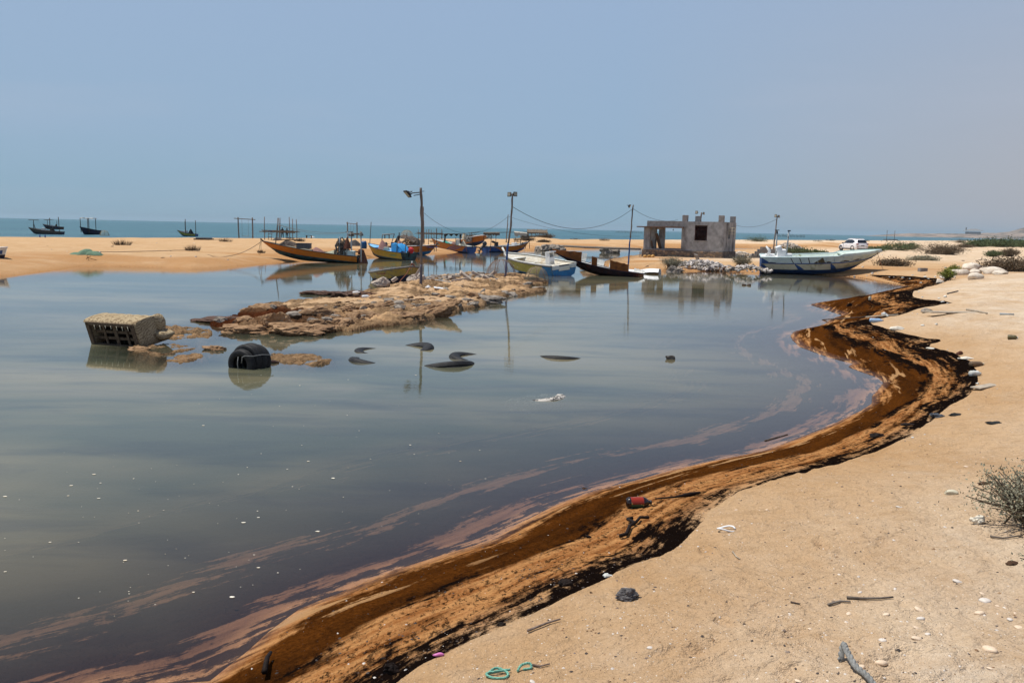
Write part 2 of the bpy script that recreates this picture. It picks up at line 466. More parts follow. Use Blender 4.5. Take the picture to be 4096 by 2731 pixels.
def rock_h(x, y, poly, top, seed):
    d, _ = seg_dist(x, y, poly)
    d = np.where(inside(x, y, poly), d, -d)
    d = d + (fbm(x * 1.6, y * 1.6, seed, 4, .6) - 0.5) * 0.55
    base = -0.45 + (0.45 + top * 0.5) * smooth(-0.16, 0.10, d) + top * 0.5 * smooth(0.1, 1.6, d)
    # broken ledges
    q = fbm(x * 0.9 + 3, y * 0.9, seed + 7, 5, .6)
    st = np.floor(q * 9) / 9 + smooth(0.6, 1.0, (q * 9) % 1.0) / 9
    rg = 1 - np.abs(2 * fbm(x * 2.3, y * 2.3, seed + 3, 4, .55) - 1)
    amt = smooth(0.0, 0.4, d) * (0.25 + 0.75 * smooth(.4, .6, fbm(x * .35, y * .35, seed + 11, 3)))
    return base + amt * (0.50 * (st - 0.52) + 0.30 * (rg - 0.80)) + 0.13 * (fbm(x * 4.5, y * 4.5, seed + 5, 4, .65) - 0.5) * smooth(-.1, .1, d), d

def spit_h(x, y):
    z = rock_h(x, y, SPIT, 0.22, 101)[0]
    # the upper end is smoother trodden sand
    return z
def G(u, v, f=None):
    """first point of the ground seen at a pixel"""
    f = f or hgt
    d = ray(u, v)
    zs = np.linspace(2.2, -0.3, 500)
    t = (zs - H) / d.z
    x = d.x * t; y = d.y * t
    hh = np.maximum(f(x, y), -0.02)
    k = int(np.argmax(zs <= hh))
    return Vector((float(x[k]), float(y[k]), float(max(hh[k], zs[k]))))

# ------------------------------------------------------------------ sand material
def sand_material():
    n = NT('beach_sand'); p = n.pos(); s = n.attr('sarc'); d = n.attr('dsh'); t = n.attr('tband')
    wet = n.attr('wet'); pale = n.attr('pale'); rocky = n.attr('rocky')
    px = n.sep(p)
    big = n.noise(p, 0.35, 4); mid = n.noise(p, 2.5, 5, .6); fine = n.noise(p, 38, 4, .7); vf = n.noise(p, 160, 2, .7)
    c = n.mix(n.rng(big, .35, .65), (0.60, 0.400, 0.225), (0.54, 0.340, 0.175))
    c = n.mix(pale, c, n.mix(n.rng(n.noise(p, 1.1, 5, .6), .38, .62), (0.70, 0.590, 0.455), (0.75, 0.605, 0.435)))
    c = n.mix(n.ma('MULTIPLY', n.rng(n.noise(n.scale(p, (1, .45, 1)), 1.3, 6, .7), .42, .66), 0.62), c, (0.46, 0.270, 0.125))
    c = n.mix(n.ma('MULTIPLY', n.rng(mid, .5, .72), .35), c, (0.56, 0.43, 0.30))
    c = n.mix(wet, c, (0.40, 0.185, 0.060))
    # grain, shell flecks, dark grit
    c = n.mix(n.ma('MULTIPLY', n.rng(n.noise(n.scale(p, (.5, 1.6, 1), (0, 0, .5)), 3.2, 6, .7), .54, .70), .45), c, (0.36, 0.21, 0.095))
    c = n.mix(n.rng(fine, .38, .72, 0.0, .42), c, (0.42, 0.28, 0.15))
    c = n.mix(n.rng(vf, .55, .8, 0.0, .5), c, (0.78, 0.62, 0.44))
    fl = n.voro(n.scale(p, (1, .6, 1)), 34, 'F1')
    gate = n.rng(n.noise(p, 5, 3), .40, .62)
    c = n.mix(n.ma('MULTIPLY', n.rng(fl, .16, .09), n.ma('MULTIPLY', gate, .8)), c, (0.85, 0.76, 0.64))
    gr = n.voro(n.scale(p, (1.1, .7, 1)), 17, 'F1')
    c = n.mix(n.ma('MULTIPLY', n.rng(gr, .10, .05), .75), c, (0.13, 0.10, 0.08))
    # --- oil: streaks that run along the shore
    ao = n.attr('arco'); dout = n.attr('dout')
    def sn(a, b, det=5, rough=.6, w=0.0, A=s, B=d):
        m = n.n('ShaderNodeTexNoise'); n.put(m.inputs['Vector'], n.comb(n.ma('MULTIPLY', A, a), n.ma('MULTIPLY', B, b), w))
        m.inputs['Scale'].default_value = 1.0; m.inputs['Detail'].default_value = det; m.inputs['Roughness'].default_value = rough; m.inputs['Distortion'].default_value = 0.15
        return m.outputs[0]
    streak = sn(.7, 4.5); streak2 = sn(1.6, 13.0, 6, .65, 3.3); ostreak = sn(1.3, 9.0, 6, .68, 1.7, ao, dout); ustreak = sn(.9, 6.5, 6, .65, 5.5)
    wide = n.rng(px[1], 10.5, 15.0); blot = sn(.35, 1.3, 4, .55, 7.1); fray = n.noise(n.scale(p, (1, .5, 1)), 14, 6, .75)
    tj = n.ma('ADD', t, n.ma('MULTIPLY', n.ma('SUBTRACT', blot, .5), .22))
    tj = n.ma('ADD', tj, n.ma('MULTIPLY', n.ma('SUBTRACT', fray, .5), .10))
    land = n.ma('MULTIPLY', n.ma('GREATER_THAN', t, 0.0), n.ma('LESS_THAN', n.ma('ADD', t, n.ma('MULTIPLY', n.ma('SUBTRACT', fray, .5), .02)), 1.0))
    # orange oiled sand everywhere in the band
    c = n.mix(n.ma('MULTIPLY', land, n.rng(tj, 1.02, .80, .0, .88)), c, n.mix(n.rng(n.ma('ADD', streak2, n.ma('MULTIPLY', n.ma('SUBTRACT', fine, .5), .4)), .38, .62), (0.52, 0.245, 0.083), (0.27, 0.085, 0.016)))
    br = n.ramp(tj, [(0.0, .46), (.05, .55), (.10, .50), (.16, .62), (.26, .84), (.40, .80), (.50, .52), (.58, .36), (.68, .44), (.80, .50), (.9, .42), (1.0, .25)])
    brown = n.ma('MULTIPLY', land, n.rng(n.ma('ADD', n.ma('ADD', n.ma('SUBTRACT', br, .5), n.ma('MULTIPLY', wide, .10)), n.ma('ADD', n.ma('MULTIPLY', streak, .70), n.ma('ADD', n.ma('MULTIPLY', streak2, .55), n.ma('MULTIPLY', n.ma('SUBTRACT', fray, .5), .35)))), .57, .80, smooth=True))
    dk = n.rng(n.ma('ADD', n.ma('MULTIPLY', sn(.45, 2.6, 5, .65, 12.3), .75), n.ma('MULTIPLY', fray, .30)), .46, .66)
    c = n.mix(brown, c, n.mix(n.ma('MULTIPLY', dk, .85), n.mix(n.rng(fine, .35, .65), (0.055, 0.0175, 0.0034), (0.120, 0.0380, 0.0062)), (0.016, 0.0065, 0.0028)))
    tr = n.ramp(tj, [(0.0, .20), (.30, .24), (.47, .50), (.52, .50), (.60, .37), (.78, .50), (.88, .57), (.96, .60), (1.0, .60)])
    tar = n.ma('MULTIPLY', land, n.rng(n.ma('ADD', n.ma('SUBTRACT', tr, .5), n.ma('ADD', n.ma('ADD', n.ma('MULTIPLY', ostreak, .85), n.ma('ADD', n.ma('MULTIPLY', wide, .09), n.ma('MULTIPLY', n.ma('SUBTRACT', n.noise(n.comb(ao, 0.0, 0.0), .75, 3), .5), .55))), n.ma('ADD', n.ma('MULTIPLY', fray, .45), n.ma('MULTIPLY', blot, .20)))), .72, .85, smooth=True))
    spk = n.ma('MULTIPLY', n.ma('MULTIPLY', land, n.rng(t, .35, .6)), n.rng(n.ma('ADD', n.noise(n.scale(p, (1, .6, 1)), 26, 4, .75), n.ma('MULTIPLY', ostreak, .25)), .66, .72))
    tar = n.ma('MAXIMUM', tar, n.ma('MULTIPLY', spk, .85))
    c = n.mix(tar, c, (0.0075, 0.0045, 0.0035))
    isl = n.ma('MULTIPLY', land, n.ma('MULTIPLY', n.rng(t, .42, .25), n.rng(n.ma('ADD', sn(.55, 5.0, 4, .5, 9.1), n.ma('MULTIPLY', n.ma('SUBTRACT', fray, .5), .12)), .60, .625)))
    c = n.mix(n.ma('MULTIPLY', isl, .9), c, (0.46, 0.255, 0.11))
    # --- the drowned stain on the bottom, purple brown with sand patches
    under = n.ma('LESS_THAN', t, 0.0)
    ud = n.ma('MULTIPLY', t, -1.0)
    ub = n.ramp(n.ma('MULTIPLY', n.ma('ADD', ud, n.ma('MULTIPLY', n.ma('SUBTRACT', blot, .5), .7)), .1), [(0.0, .48), (.03, .44), (.08, .62), (.13, .42), (.22, .74), (.32, .50), (.42, .2), (.55, 0)])
    ustain = n.ma('MULTIPLY', under, n.rng(n.ma('ADD', n.ma('SUBTRACT', ub, .5), n.ma('ADD', n.ma('ADD', n.ma('MULTIPLY', ustreak, .55), n.ma('MULTIPLY', n.noise(n.scale(p, (1, .8, 1), (0, 0, -.35)), 1.7, 6, .62, .3), .30)), n.ma('MULTIPLY', n.ma('ADD', streak2, fray), .20))), .555, .605, smooth=True))
    deep = n.rng(n.ma('ADD', ud, n.ma('MULTIPLY', n.ma('SUBTRACT', blot, .5), 2.0)), .9, 4.6, smooth=True)
    deep = n.ma('MULTIPLY', deep, n.rng(n.attr('shd'), .6, 4.5, smooth=True))
    silt = n.mix(n.rng(n.noise(n.scale(p, (.5, 1, 1), (0, 0, .3)), .55, 4), .42, .62), (0.050, 0.055, 0.038), (0.095, 0.085, 0.045))
    deep = n.ma('MULTIPLY', deep, n.rng(n.attr('shd'), .6, 4.5, smooth=True))
    silt = n.mix(n.rng(n.noise(n.scale(p, (.35, 1, 1)), .9, 5, .6, .6), .58, .64), silt, (0.17, 0.15, 0.10))
    c = n.mix(n.ma('MULTIPLY', under, n.ma('MULTIPLY', n.rng(ud, 0, .15), n.rng(n.attr('shd'), 0, .3))), c, n.mix(n.rng(streak2, .4, .6), (0.25, 0.135, 0.075), (0.17, 0.088, 0.050)))
    c = n.mix(n.ma('MULTIPLY', under, deep), c, silt)
    c = n.mix(n.ma('MULTIPLY', ustain, .93), c, (0.028, 0.016, 0.012))
    # rock faces
    rn = n.noise(p, 7, 6, .7)
    pit = n.rng(n.noise(n.scale(p, (1, .7, 1)), 9, 6, .78, .5), .52, .62)
    rc = n.mix(n.rng(rn, .3, .7), (0.24, 0.145, 0.075), (0.46, 0.30, 0.165))
    geo = n.n('ShaderNodeNewGeometry'); nz = n.sep(geo.outputs['Normal'])[2]
    rc = n.mix(n.rng(n.noise(p, 2.2, 5, .7), .55, .66, 0, .8), rc, (0.13, 0.075, 0.04))
    rc = n.mix(n.ma('MULTIPLY', pit, .75), rc, (0.075, 0.043, 0.024))
    c = n.mix(rocky, c, rc)
    oil = n.attr('oily')
    c = n.mix(n.ma('MULTIPLY', oil, n.rng(n.ma('ADD', oil, n.ma('MULTIPLY', fray, .6)), .7, .95), clamp=True), c, (0.075, 0.024, 0.010))
    dim = n.noise(n.scale(p, (1, 1.3, 1)), 8.5, 4, .6, .5)
    hgt_ = n.ma('ADD', n.ma('MULTIPLY', fine, .55), n.ma('ADD', n.ma('MULTIPLY', mid, 2.2), n.ma('ADD', n.ma('MULTIPLY', vf, .25), n.ma('MULTIPLY', n.rng(dim, .30, .60), .55))))
    hgt_ = n.ma('ADD', hgt_, n.ma('MULTIPLY', rocky, n.ma('MULTIPLY', rn, 5.0)))
    nm = n.bump(hgt_, 1.0, .042)
    wl_ = n.ma('MULTIPLY', land, n.rng(t, .10, .0))
    rough = n.mix(n.ma('MAXIMUM', tar, n.ma('MULTIPLY', brown, .35)), (0.95,) * 3, (0.55,) * 3)
    return n.finish(n.pbsdf(c, n.mix(wl_, rough, (.45,) * 3), 0, n.ma('MULTIPLY', wl_, .30), nm))
SAND = sand_material()

def chaikin(p, n=2):
    for _ in range(n):
        q = [p[0]]
        for a, b in zip(p[:-1], p[1:]):
            q += [(a[0] * .75 + b[0] * .25, a[1] * .75 + b[1] * .25), (a[0] * .25 + b[0] * .75, a[1] * .25 + b[1] * .75)]
        p = q + [p[-1]]
    return p
RSM = chaikin([(27, 50)] + wpoly('3400,1215 3240,1330 3390,1480 3440,1620 3100,1780 2400,1960 1980,2140 1355,2372') + [(-4.5, 3.2), (-10, -.5), (-20, -8)])
OSM = chaikin(OS[::2] + [OS[-1]])
def attrs_for(x, y, z):
    d, s = shore(x, y)
    dr, _ = seg_dist(x, y, RS, False); _, arc = seg_dist(x, y, RSM, False)
    do, _ = seg_dist(x, y, OS, False)
    band = inside(x, y, RS + OS[::-1])
    t = np.where(band, dr / (dr + do + 1e-6), 1.0 + np.minimum(do, 8) * .5)
    inw = inside(x, y, MAINP)
    t = np.where(inw, -np.minimum(dr, 40) - 0.001, t)
    near = smooth(60, 32, y) * smooth(-30, -4, x + 6)
    wet = np.where(inw, 0.5, np.exp(-np.maximum(d, 0) / 1.2) * 0.9 * (1 - near * .5))
    # darker damp hollows of the sand bar
    wet = np.maximum(wet, (1 - near) * 0.8 * smooth(11, 2.5, d) * smooth(.35, .6, fbm(x * .18, y * .3, 77, 3)))
    wet = np.maximum(wet, .9 * smooth(1.2, .0, s))
    pale = np.clip(near * smooth(1.2, 5, d) * 0.95 + smooth(60, 75, y) * smooth(25, 45, x) * smooth(4, 14, d) * .8, 0, 1)
    pale = np.maximum(pale, 0.8 * smooth(13, 9, np.hypot(x - 16, y - 77)) * smooth(1, 3, d))
    # wheel tracks across the flat behind the white boat are paler still
    do2, arco = seg_dist(x, y, OSM, False)
    dm, _ = seg_dist(x, y, RSM, False)
    dm = np.where(inside(x, y, RSM + [(-20, -30), (60, -30), (80, 50)]), dm, -dm)
    return {'shd': -d, 'arco': arco, 'dout': do, 'sarc': arc, 'dsh': dm, 'tband': t, 'wet': wet, 'pale': pale}

def build_ground():
    ang = np.concatenate([np.radians(np.linspace(-180, -42, 60)[:-1]), np.radians(np.linspace(-42, 42, 640)), np.radians(np.linspace(42, 180, 60)[1:])])
    r1 = np.geomspace(0.4, 3.0, 14)[:-1]
    # rows spaced evenly on screen
    k = np.concatenate([np.linspace(H / 3.0, H / 42.0, 560)[:-1], np.linspace(H / 42.0, H / 150.0, 400)[:-1], np.linspace(H / 150.0, H / 420.0, 60)])
    r2 = H / k
    r3 = np.geomspace(430, 22000, 40)
    r = np.concatenate([r1, r2, r3])
    R, A = np.meshgrid(r, ang, indexing='ij')
    X = R * np.sin(A); Y = R * np.cos(A)
    Z = hgt(X, Y)
    at = attrs_for(X, Y, Z)
    # stone shows in the banks round the hut
    rk = smooth(16, 10, np.hypot(X - 15, Y - 74)) * smooth(2.2, .3, np.abs(shore(X, Y)[0] - .6))
    at['rocky'] = rk * .8
    at['oily'] = rk * smooth(.45, .1, shore(X, Y)[0]) * .8
    Z = Z + rk * (fbm(X * 1.5, Y * 1.5, 4, 4, .6) - .5) * .4
    return tag(gridmesh('ground', X, Y, Z, SAND, at), kind='structure')
build_ground()

def rock_patch(name, poly, top, seed, step, oily):
    a = np.array(poly); x0, y0 = a.min(0) - .7; x1, y1 = a.max(0) + .7
    X, Y = np.meshgrid(np.arange(x0, x1, step), np.arange(y0, y1, step * 1.3), indexing='ij')
    Z, d = rock_h(X, Y, poly, top, seed)
    at = attrs_for(X, Y, Z)
    at['wet'] = np.clip(.55 * smooth(.12, .02, Z) + .12, 0, 1); at['pale'] = .25 * smooth(.4, .6, fbm(X * .5, Y * .5, seed + 40, 3))
    at['rocky'] = np.clip(smooth(.9, .2, d) * .8 + smooth(.42, .55, fbm(X * 1.1, Y * 1.1, seed + 9, 4)), 0, 1)
    at['oily'] = oily(X, Y, Z)
    at['tband'] = np.full(X.shape, 5.0)
    m = (Z > -0.4); fm = m[:-1, :-1] | m[1:, 1:] | m[1:, :-1] | m[:-1, 1:]
    return tag(gridmesh(name, X, Y, Z, SAND, at, fm), kind='structure')
_t = P(1000, 1290)
def spit_oil(x, y, z):
    q = smooth(3.4, 0.6, np.hypot((x - P(960, 1285).x) / 1.5, (y - P(960, 1285).y) / 1.1))
    q2 = smooth(1.6, .3, np.hypot((x - P(1390, 1190).x) / 1.2, (y - P(1390, 1190).y) / 1.3))
    return np.clip(np.maximum(q, q2 * .9) + .62 * smooth(.13, .0, z), 0, 1)
rock_patch('rock_shelf', SPIT, 0.22, 101, 0.055, spit_oil)
for i, pl in enumerate(ISLES):
    rock_patch('rock_shelf', pl, 0.07, 210 + 17 * i, 0.04, lambda x, y, z: .25 * smooth(.09, .02, z))

# ------------------------------------------------------------------ water
def lagoon_material():
    n = NT('lagoon_water'); p = n.pos(); dep = n.attr('depth')
    # barely moving water: fine wind ripple, more of it further out
    ptc = n.rng(n.noise(p, .05, 3), .40, .62, .25, 1.0)
    w1 = n.noise(n.scale(p, (.9, 2.2, 1)), 2.6, 3, .55, .2)
    w2 = n.noise(n.scale(p, (1, 2.6, 1), (0, 0, .12)), 9.0, 2, .5)
    hh = n.ma('MULTIPLY', n.ma('ADD', n.ma('MULTIPLY', w1, .6), n.ma('MULTIPLY', w2, .14)), ptc)
    nm = n.bump(hh, 1.0, .0042)
    fr = n.n('ShaderNodeFresnel'); fr.inputs[0].default_value = 1.36; n.put(fr.inputs[1], nm)
    gl = n.n('ShaderNodeBsdfGlossy'); gl.inputs['Roughness'].default_value = 0.015; n.put(gl.inputs['Normal'], nm); gl.inputs['Color'].default_value = (1, 1, 1, 1)
    tr = n.n('ShaderNodeBsdfTransparent'); n.put(tr.inputs[0], n.mix(n.rng(dep, 0, .7), (.96, .90, .88), (.62, .72, .70)))
    mk = n.n('ShaderNodeBsdfDiffuse')
    murk = n.mix(n.rng(n.noise(n.scale(p, (.35, 1, 1), (0, 0, -.35)), .20, 5, .6, .3), .42, .60), (0.085, 0.094, 0.062), (0.215, 0.185, 0.105))
    film = n.rng(n.noise(n.scale(p, (.22, 1, 1), (0, 0, .2)), .5, 5, .6, .5), .52, .70, 0, .5)
    murk = n.mix(film, murk, (0.20, 0.175, 0.13))
    murk = n.mix(n.rng(n.noise(n.scale(p, (.35, 1.3, 1), (0, 0, .45)), .9, 5, .6, .4), .50, .68, 0, .6), murk, (0.045, 0.050, 0.045))
    n.put(mk.inputs[0], murk)
    m1 = n.n('ShaderNodeMixShader'); n.put(m1.inputs[0], n.rng(dep, .07, .50, 0.02, .93))
    n.t.links.new(tr.outputs[0], m1.inputs[1]); n.t.links.new(mk.outputs[0], m1.inputs[2])
    m2 = n.n('ShaderNodeMixShader'); n.put(m2.inputs[0], fr.outputs[0])
    n.t.links.new(m1.outputs[0], m2.inputs[1]); n.t.links.new(gl.outputs[0], m2.inputs[2])
    return n.finish(m2.outputs[0])
def sea_material():
    n = NT('sea_water'); p = n.pos()
    w1 = n.noise(n.scale(p, (.5, 1, 1), (0, 0, .9)), .55, 5, .62, .3)
    w2 = n.noise(n.scale(p, (.6, 1, 1), (0, 0, .9)), 2.6, 4, .6)
    nm = n.bump(n.ma('ADD', w1, n.ma('MULTIPLY', w2, .3)), 1.0, .55)
    band = n.noise(n.scale(p, (.25, 1, 1), (0, 0, .9)), .03, 4)
    c = n.mix(n.rng(band, .4, .6), (0.022, 0.095, 0.115), (0.040, 0.140, 0.155))
    c = n.mix(n.rng(w1, .5, .7, 0, .6), c, (0.008, 0.055, 0.075))
    sh = n.attr('shal')
    c = n.mix(sh, c, (0.16, 0.28, 0.22))
    return n.finish(n.pbsdf(c, .32, 0, .35, nm))
def build_water():
    ang = np.radians(np.concatenate([np.linspace(-89, -40, 40)[:-1], np.linspace(-40, 42, 400), np.linspace(42, 89, 20)[1:]]))
    r = H / np.concatenate([np.linspace(H / 2.2, H / 50.0, 260)[:-1], np.linspace(H / 50.0, H / 230.0, 120)])
    R, A = np.meshgrid(r, ang, indexing='ij'); X = R * np.sin(A); Y = R * np.cos(A)
    d, s = shore(X, Y)
    dep = -hgt(X, Y)
    for pl, sd in [(SPIT, 101)] + [(q, 210 + 17 * i) for i, q in enumerate(ISLES)]:
        dd, _ = seg_dist(X, Y, pl); dep = np.minimum(dep, .12 + dd * .35)
    m = (d < 7) & (s > 1); fm = m[:-1, :-1] | m[1:, 1:] | m[1:, :-1] | m[:-1, 1:]
    tag(gridmesh('lagoon_water', X, Y, np.zeros_like(X), lagoon_material(), {'depth': np.maximum(dep, 0)}, fm), kind='structure')
    u = np.concatenate([np.linspace(-900, 1200, 220), np.geomspace(1300, 24000, 20)]); u = np.concatenate([-np.geomspace(1000, 24000, 20)[::-1], u])
    w = np.concatenate([np.linspace(-3, 60, 40), np.geomspace(65, 24000, 60)])
    U, Wd = np.meshgrid(u, w, indexing='ij')
    X = SEA_A[0] + _sd[0] * U - SEA_N[0] * Wd; Y = SEA_A[1] + _sd[1] * U - SEA_N[1] * Wd
    tag(gridmesh('sea', X, Y, np.zeros_like(X), sea_material(), {'shal': .55 * np.exp(-np.maximum(Wd, 0) / 5)}), kind='structure')
build_water()
# ================================================================== MATERIALS FOR THINGS
RUB = mat('black_rubber', (0.022, 0.022, 0.023), (0.045, 0.044, 0.042), 9, .6, .5, 60, .004, spec=.4)
BLKP = mat('black_plastic', (0.018, 0.018, 0.02), (0.03, 0.03, 0.032), 8, .45, .1, spec=.4)
DGREY = mat('grey_plastic', (0.05, 0.055, 0.065), (0.08, 0.085, 0.09), 8, .5, .1)
WOODG = mat('grey_wood', (0.20, 0.17, 0.14), (0.10, 0.08, 0.065), 12, .9, .7, 40, .01, stretch=(1, 1, .12))
WOODD = mat('dark_wood', (0.06, 0.045, 0.035), (0.12, 0.09, 0.07), 10, .9, .6, 40, .01, stretch=(1, 1, .15))
WOODP = mat('pale_wood', (0.45, 0.38, 0.29), (0.30, 0.25, 0.19), 10, .9, .4, 40, .008)
RUST = mat('rusty_iron', (0.13, 0.055, 0.03), (0.07, 0.035, 0.02), 20, .9, .5)
ROPE = mat('tan_rope', (0.25, 0.19, 0.12), (0.14, 0.10, 0.07), 40, .95, .4)
ROPEG = mat('grey_rope', (0.30, 0.30, 0.28), (0.18, 0.18, 0.17), 60, .95, .6)
ROPER = mat('red_rope', (0.30, 0.10, 0.05), (0.16, 0.07, 0.05), 40, .95, .4)
WIRE = mat('dark_wire', (0.03, 0.03, 0.032), None, 5, .6, 0)
METAL = mat('galvanised_pipe', (0.42, 0.46, 0.47), (0.28, 0.30, 0.30), 14, .45, .1, c3=(0.2, 0.12, 0.08), sc3=6, t3=(.6, .75))
WHITE = mat('weathered_white_paint', (0.66, 0.66, 0.61), (0.52, 0.52, 0.47), 5, .55, .15, c3=(0.30, 0.27, 0.20), sc3=3, t3=(.58, .75))
WHITE2 = mat('clean_white_paint', (0.78, 0.78, 0.76), (0.70, 0.70, 0.68), 4, .45, .05)
CREAMD = mat('sandy_white_boards', (0.62, 0.56, 0.44), (0.72, 0.68, 0.58), 5, .8, .3, c3=(0.50, 0.38, 0.24), sc3=2, t3=(.5, .7))
ORANGE = mat('orange_hull_paint', (0.46, 0.155, 0.012), (0.40, 0.125, 0.010), 3, .5, .06, c3=(0.28, 0.10, 0.02), sc3=1.3, t3=(.56, .75))
ORANGE2 = mat('faded_orange_paint', (0.40, 0.155, 0.025), (0.33, 0.12, 0.02), 3, .6, .1, c3=(0.20, 0.09, 0.035), sc3=2.2, t3=(.52, .7))
YELLOW = mat('yellow_hull_paint', (0.44, 0.28, 0.018), (0.38, 0.235, 0.015), 3, .55, .06, c3=(0.22, 0.15, 0.04), sc3=2.2, t3=(.58, .7))
YELLD = mat('dirty_yellow_paint', (0.36, 0.245, 0.045), (0.28, 0.19, 0.04), 6, .6, .15, c3=(0.16, 0.13, 0.09), sc3=3, t3=(.5, .65), stretch=(1, 1, 2))
YELLOL = mat('olive_yellow_paint', (0.42, 0.34, 0.06), (0.34, 0.27, 0.05), 4, .6, .1, c3=(0.20, 0.16, 0.06), sc3=2.5, t3=(.55, .7))
TEAL = mat('teal_bottom_paint', (0.022, 0.075, 0.080), (0.03, 0.055, 0.06), 4, .6, .1, c3=(0.015, 0.02, 0.02), sc3=2, t3=(.45, .6))
BLUEH = mat('blue_hull_paint', (0.020, 0.065, 0.21), (0.03, 0.09, 0.24), 4, .55, .1, c3=(0.012, 0.03, 0.09), sc3=2, t3=(.5, .7))
BLUED = mat('dark_blue_bottom', (0.012, 0.022, 0.07), (0.018, 0.018, 0.03), 5, .7, .2, c3=(0.05, 0.025, 0.02), sc3=2, t3=(.5, .6))
BLUES = mat('bright_blue_paint', (0.03, 0.20, 0.42), (0.025, 0.13, 0.28), 5, .6, .1, c3=(0.18, 0.16, 0.12), sc3=3, t3=(.6, .7))
SKYB = mat('sky_blue_paint', (0.13, 0.42, 0.74), (0.20, 0.48, 0.75), 6, .6, .05, c3=(.55, .6, .6), sc3=3, t3=(.55, .7))
BLACKR = mat('black_gunwale_rubber', (0.015, 0.015, 0.016), (0.03, 0.028, 0.026), 10, .7, .2)
GREYG = mat('grey_gunwale', (0.13, 0.12, 0.11), (0.22, 0.20, 0.18), 10, .8, .3)
CYANW = mat('pale_cyan_paint', (0.54, 0.65, 0.63), (0.45, 0.56, 0.55), 3, .5, .08, c3=(0.30, 0.33, 0.25), sc3=1.6, t3=(.60, .72), stretch=(1, 1, 1))
CREAMH = mat('cream_hull_paint', (0.54, 0.54, 0.41), (0.46, 0.46, 0.35), 4, .55, .1, c3=(0.25, 0.25, 0.14), sc3=2, t3=(.55, .7))
ALGAE = mat('brown_algae_stain', (0.14, 0.12, 0.06), (0.08, 0.06, 0.04), 20, .9, .3)
MOLDG = mat('pale_inner_paint', (0.58, 0.66, 0.58), (0.50, 0.58, 0.50), 4, .6, .1, c3=(0.22, 0.23, 0.11), sc3=2.2, t3=(.60, .70))
PINKC = mat('dusty_pink_cloth', (0.36, 0.20, 0.17), (0.24, 0.13, 0.11), 8, .95, .5, 20, .02, stretch=(3, 3, .5))
BROWNC = mat('brown_cloth', (0.17, 0.075, 0.05), (0.10, 0.045, 0.03), 8, .95, .5, 20, .02, stretch=(3, 3, .5))
GREYC = mat('grey_brown_cloth', (0.14, 0.11, 0.09), (0.07, 0.055, 0.045), 9, .95, .6, 20, .02)
BLACKC = mat('black_cloth', (0.020, 0.022, 0.022), (0.04, 0.042, 0.04), 9, .9, .5, 20, .02)
REDC = mat('red_cover', (0.55, 0.025, 0.03), (0.42, 0.02, 0.03), 4, .6, .2)
SKYC = mat('sky_blue_tarp', (0.035, 0.30, 0.62), (0.03, 0.25, 0.54), 4, .6, .25, 12, .02)
GREENT = mat('green_net', (0.03, 0.40, 0.27), (0.05, 0.28, 0.20), 20, .9, .8, 60, .02)
SAGENET = mat('sage_fishing_net', (0.10, 0.19, 0.13), (0.20, 0.27, 0.18), 25, .95, 1.0, 60, .03)
PALENET = mat('pale_fishing_net', (0.40, 0.40, 0.30), (0.28, 0.30, 0.22), 12, .95, .9, 40, .03)
DARKNET = mat('dark_fishing_net', (0.06, 0.055, 0.05), (0.14, 0.125, 0.11), 14, .95, 1.0, 40, .03)
BLUEP = mat('blue_plastic', (0.015, 0.10, 0.26), (0.012, 0.075, 0.20), 4, .45, .1)
CREAMP = mat('cream_plastic', (0.60, 0.55, 0.40), (0.50, 0.45, 0.32), 4, .5, .1)
THATCH = mat('palm_thatch', (0.24, 0.19, 0.14), (0.10, 0.08, 0.06), 25, .95, 1.0, 50, .03)
THATCHP = mat('pale_frayed_sheet', (0.62, 0.56, 0.46), (0.40, 0.35, 0.28), 14, .9, .8, 50, .03)
STICK = mat('dry_branch', (0.26, 0.20, 0.16), (0.14, 0.10, 0.08), 20, .95, .5)
WRECKO = mat('rusty_wreck_paint', (0.235, 0.085, 0.026), (0.17, 0.06, 0.02), 4, .8, .3, c3=(0.09, 0.04, 0.02), sc3=2.5, t3=(.52, .66))
WRECKB = mat('red_black_wreck_bottom', (0.035, 0.016, 0.014), (0.016, 0.012, 0.016), 5, .8, .3, c3=(0.11, 0.03, 0.02), sc3=2.0, t3=(.55, .68))
TXTG = mat('faded_green_lettering', (0.10, 0.30, 0.14), None, 20, .7, 0)
TXTR = mat('faded_red_lettering', (0.28, 0.045, 0.03), None, 20, .7, 0)
CHAIN = RUST

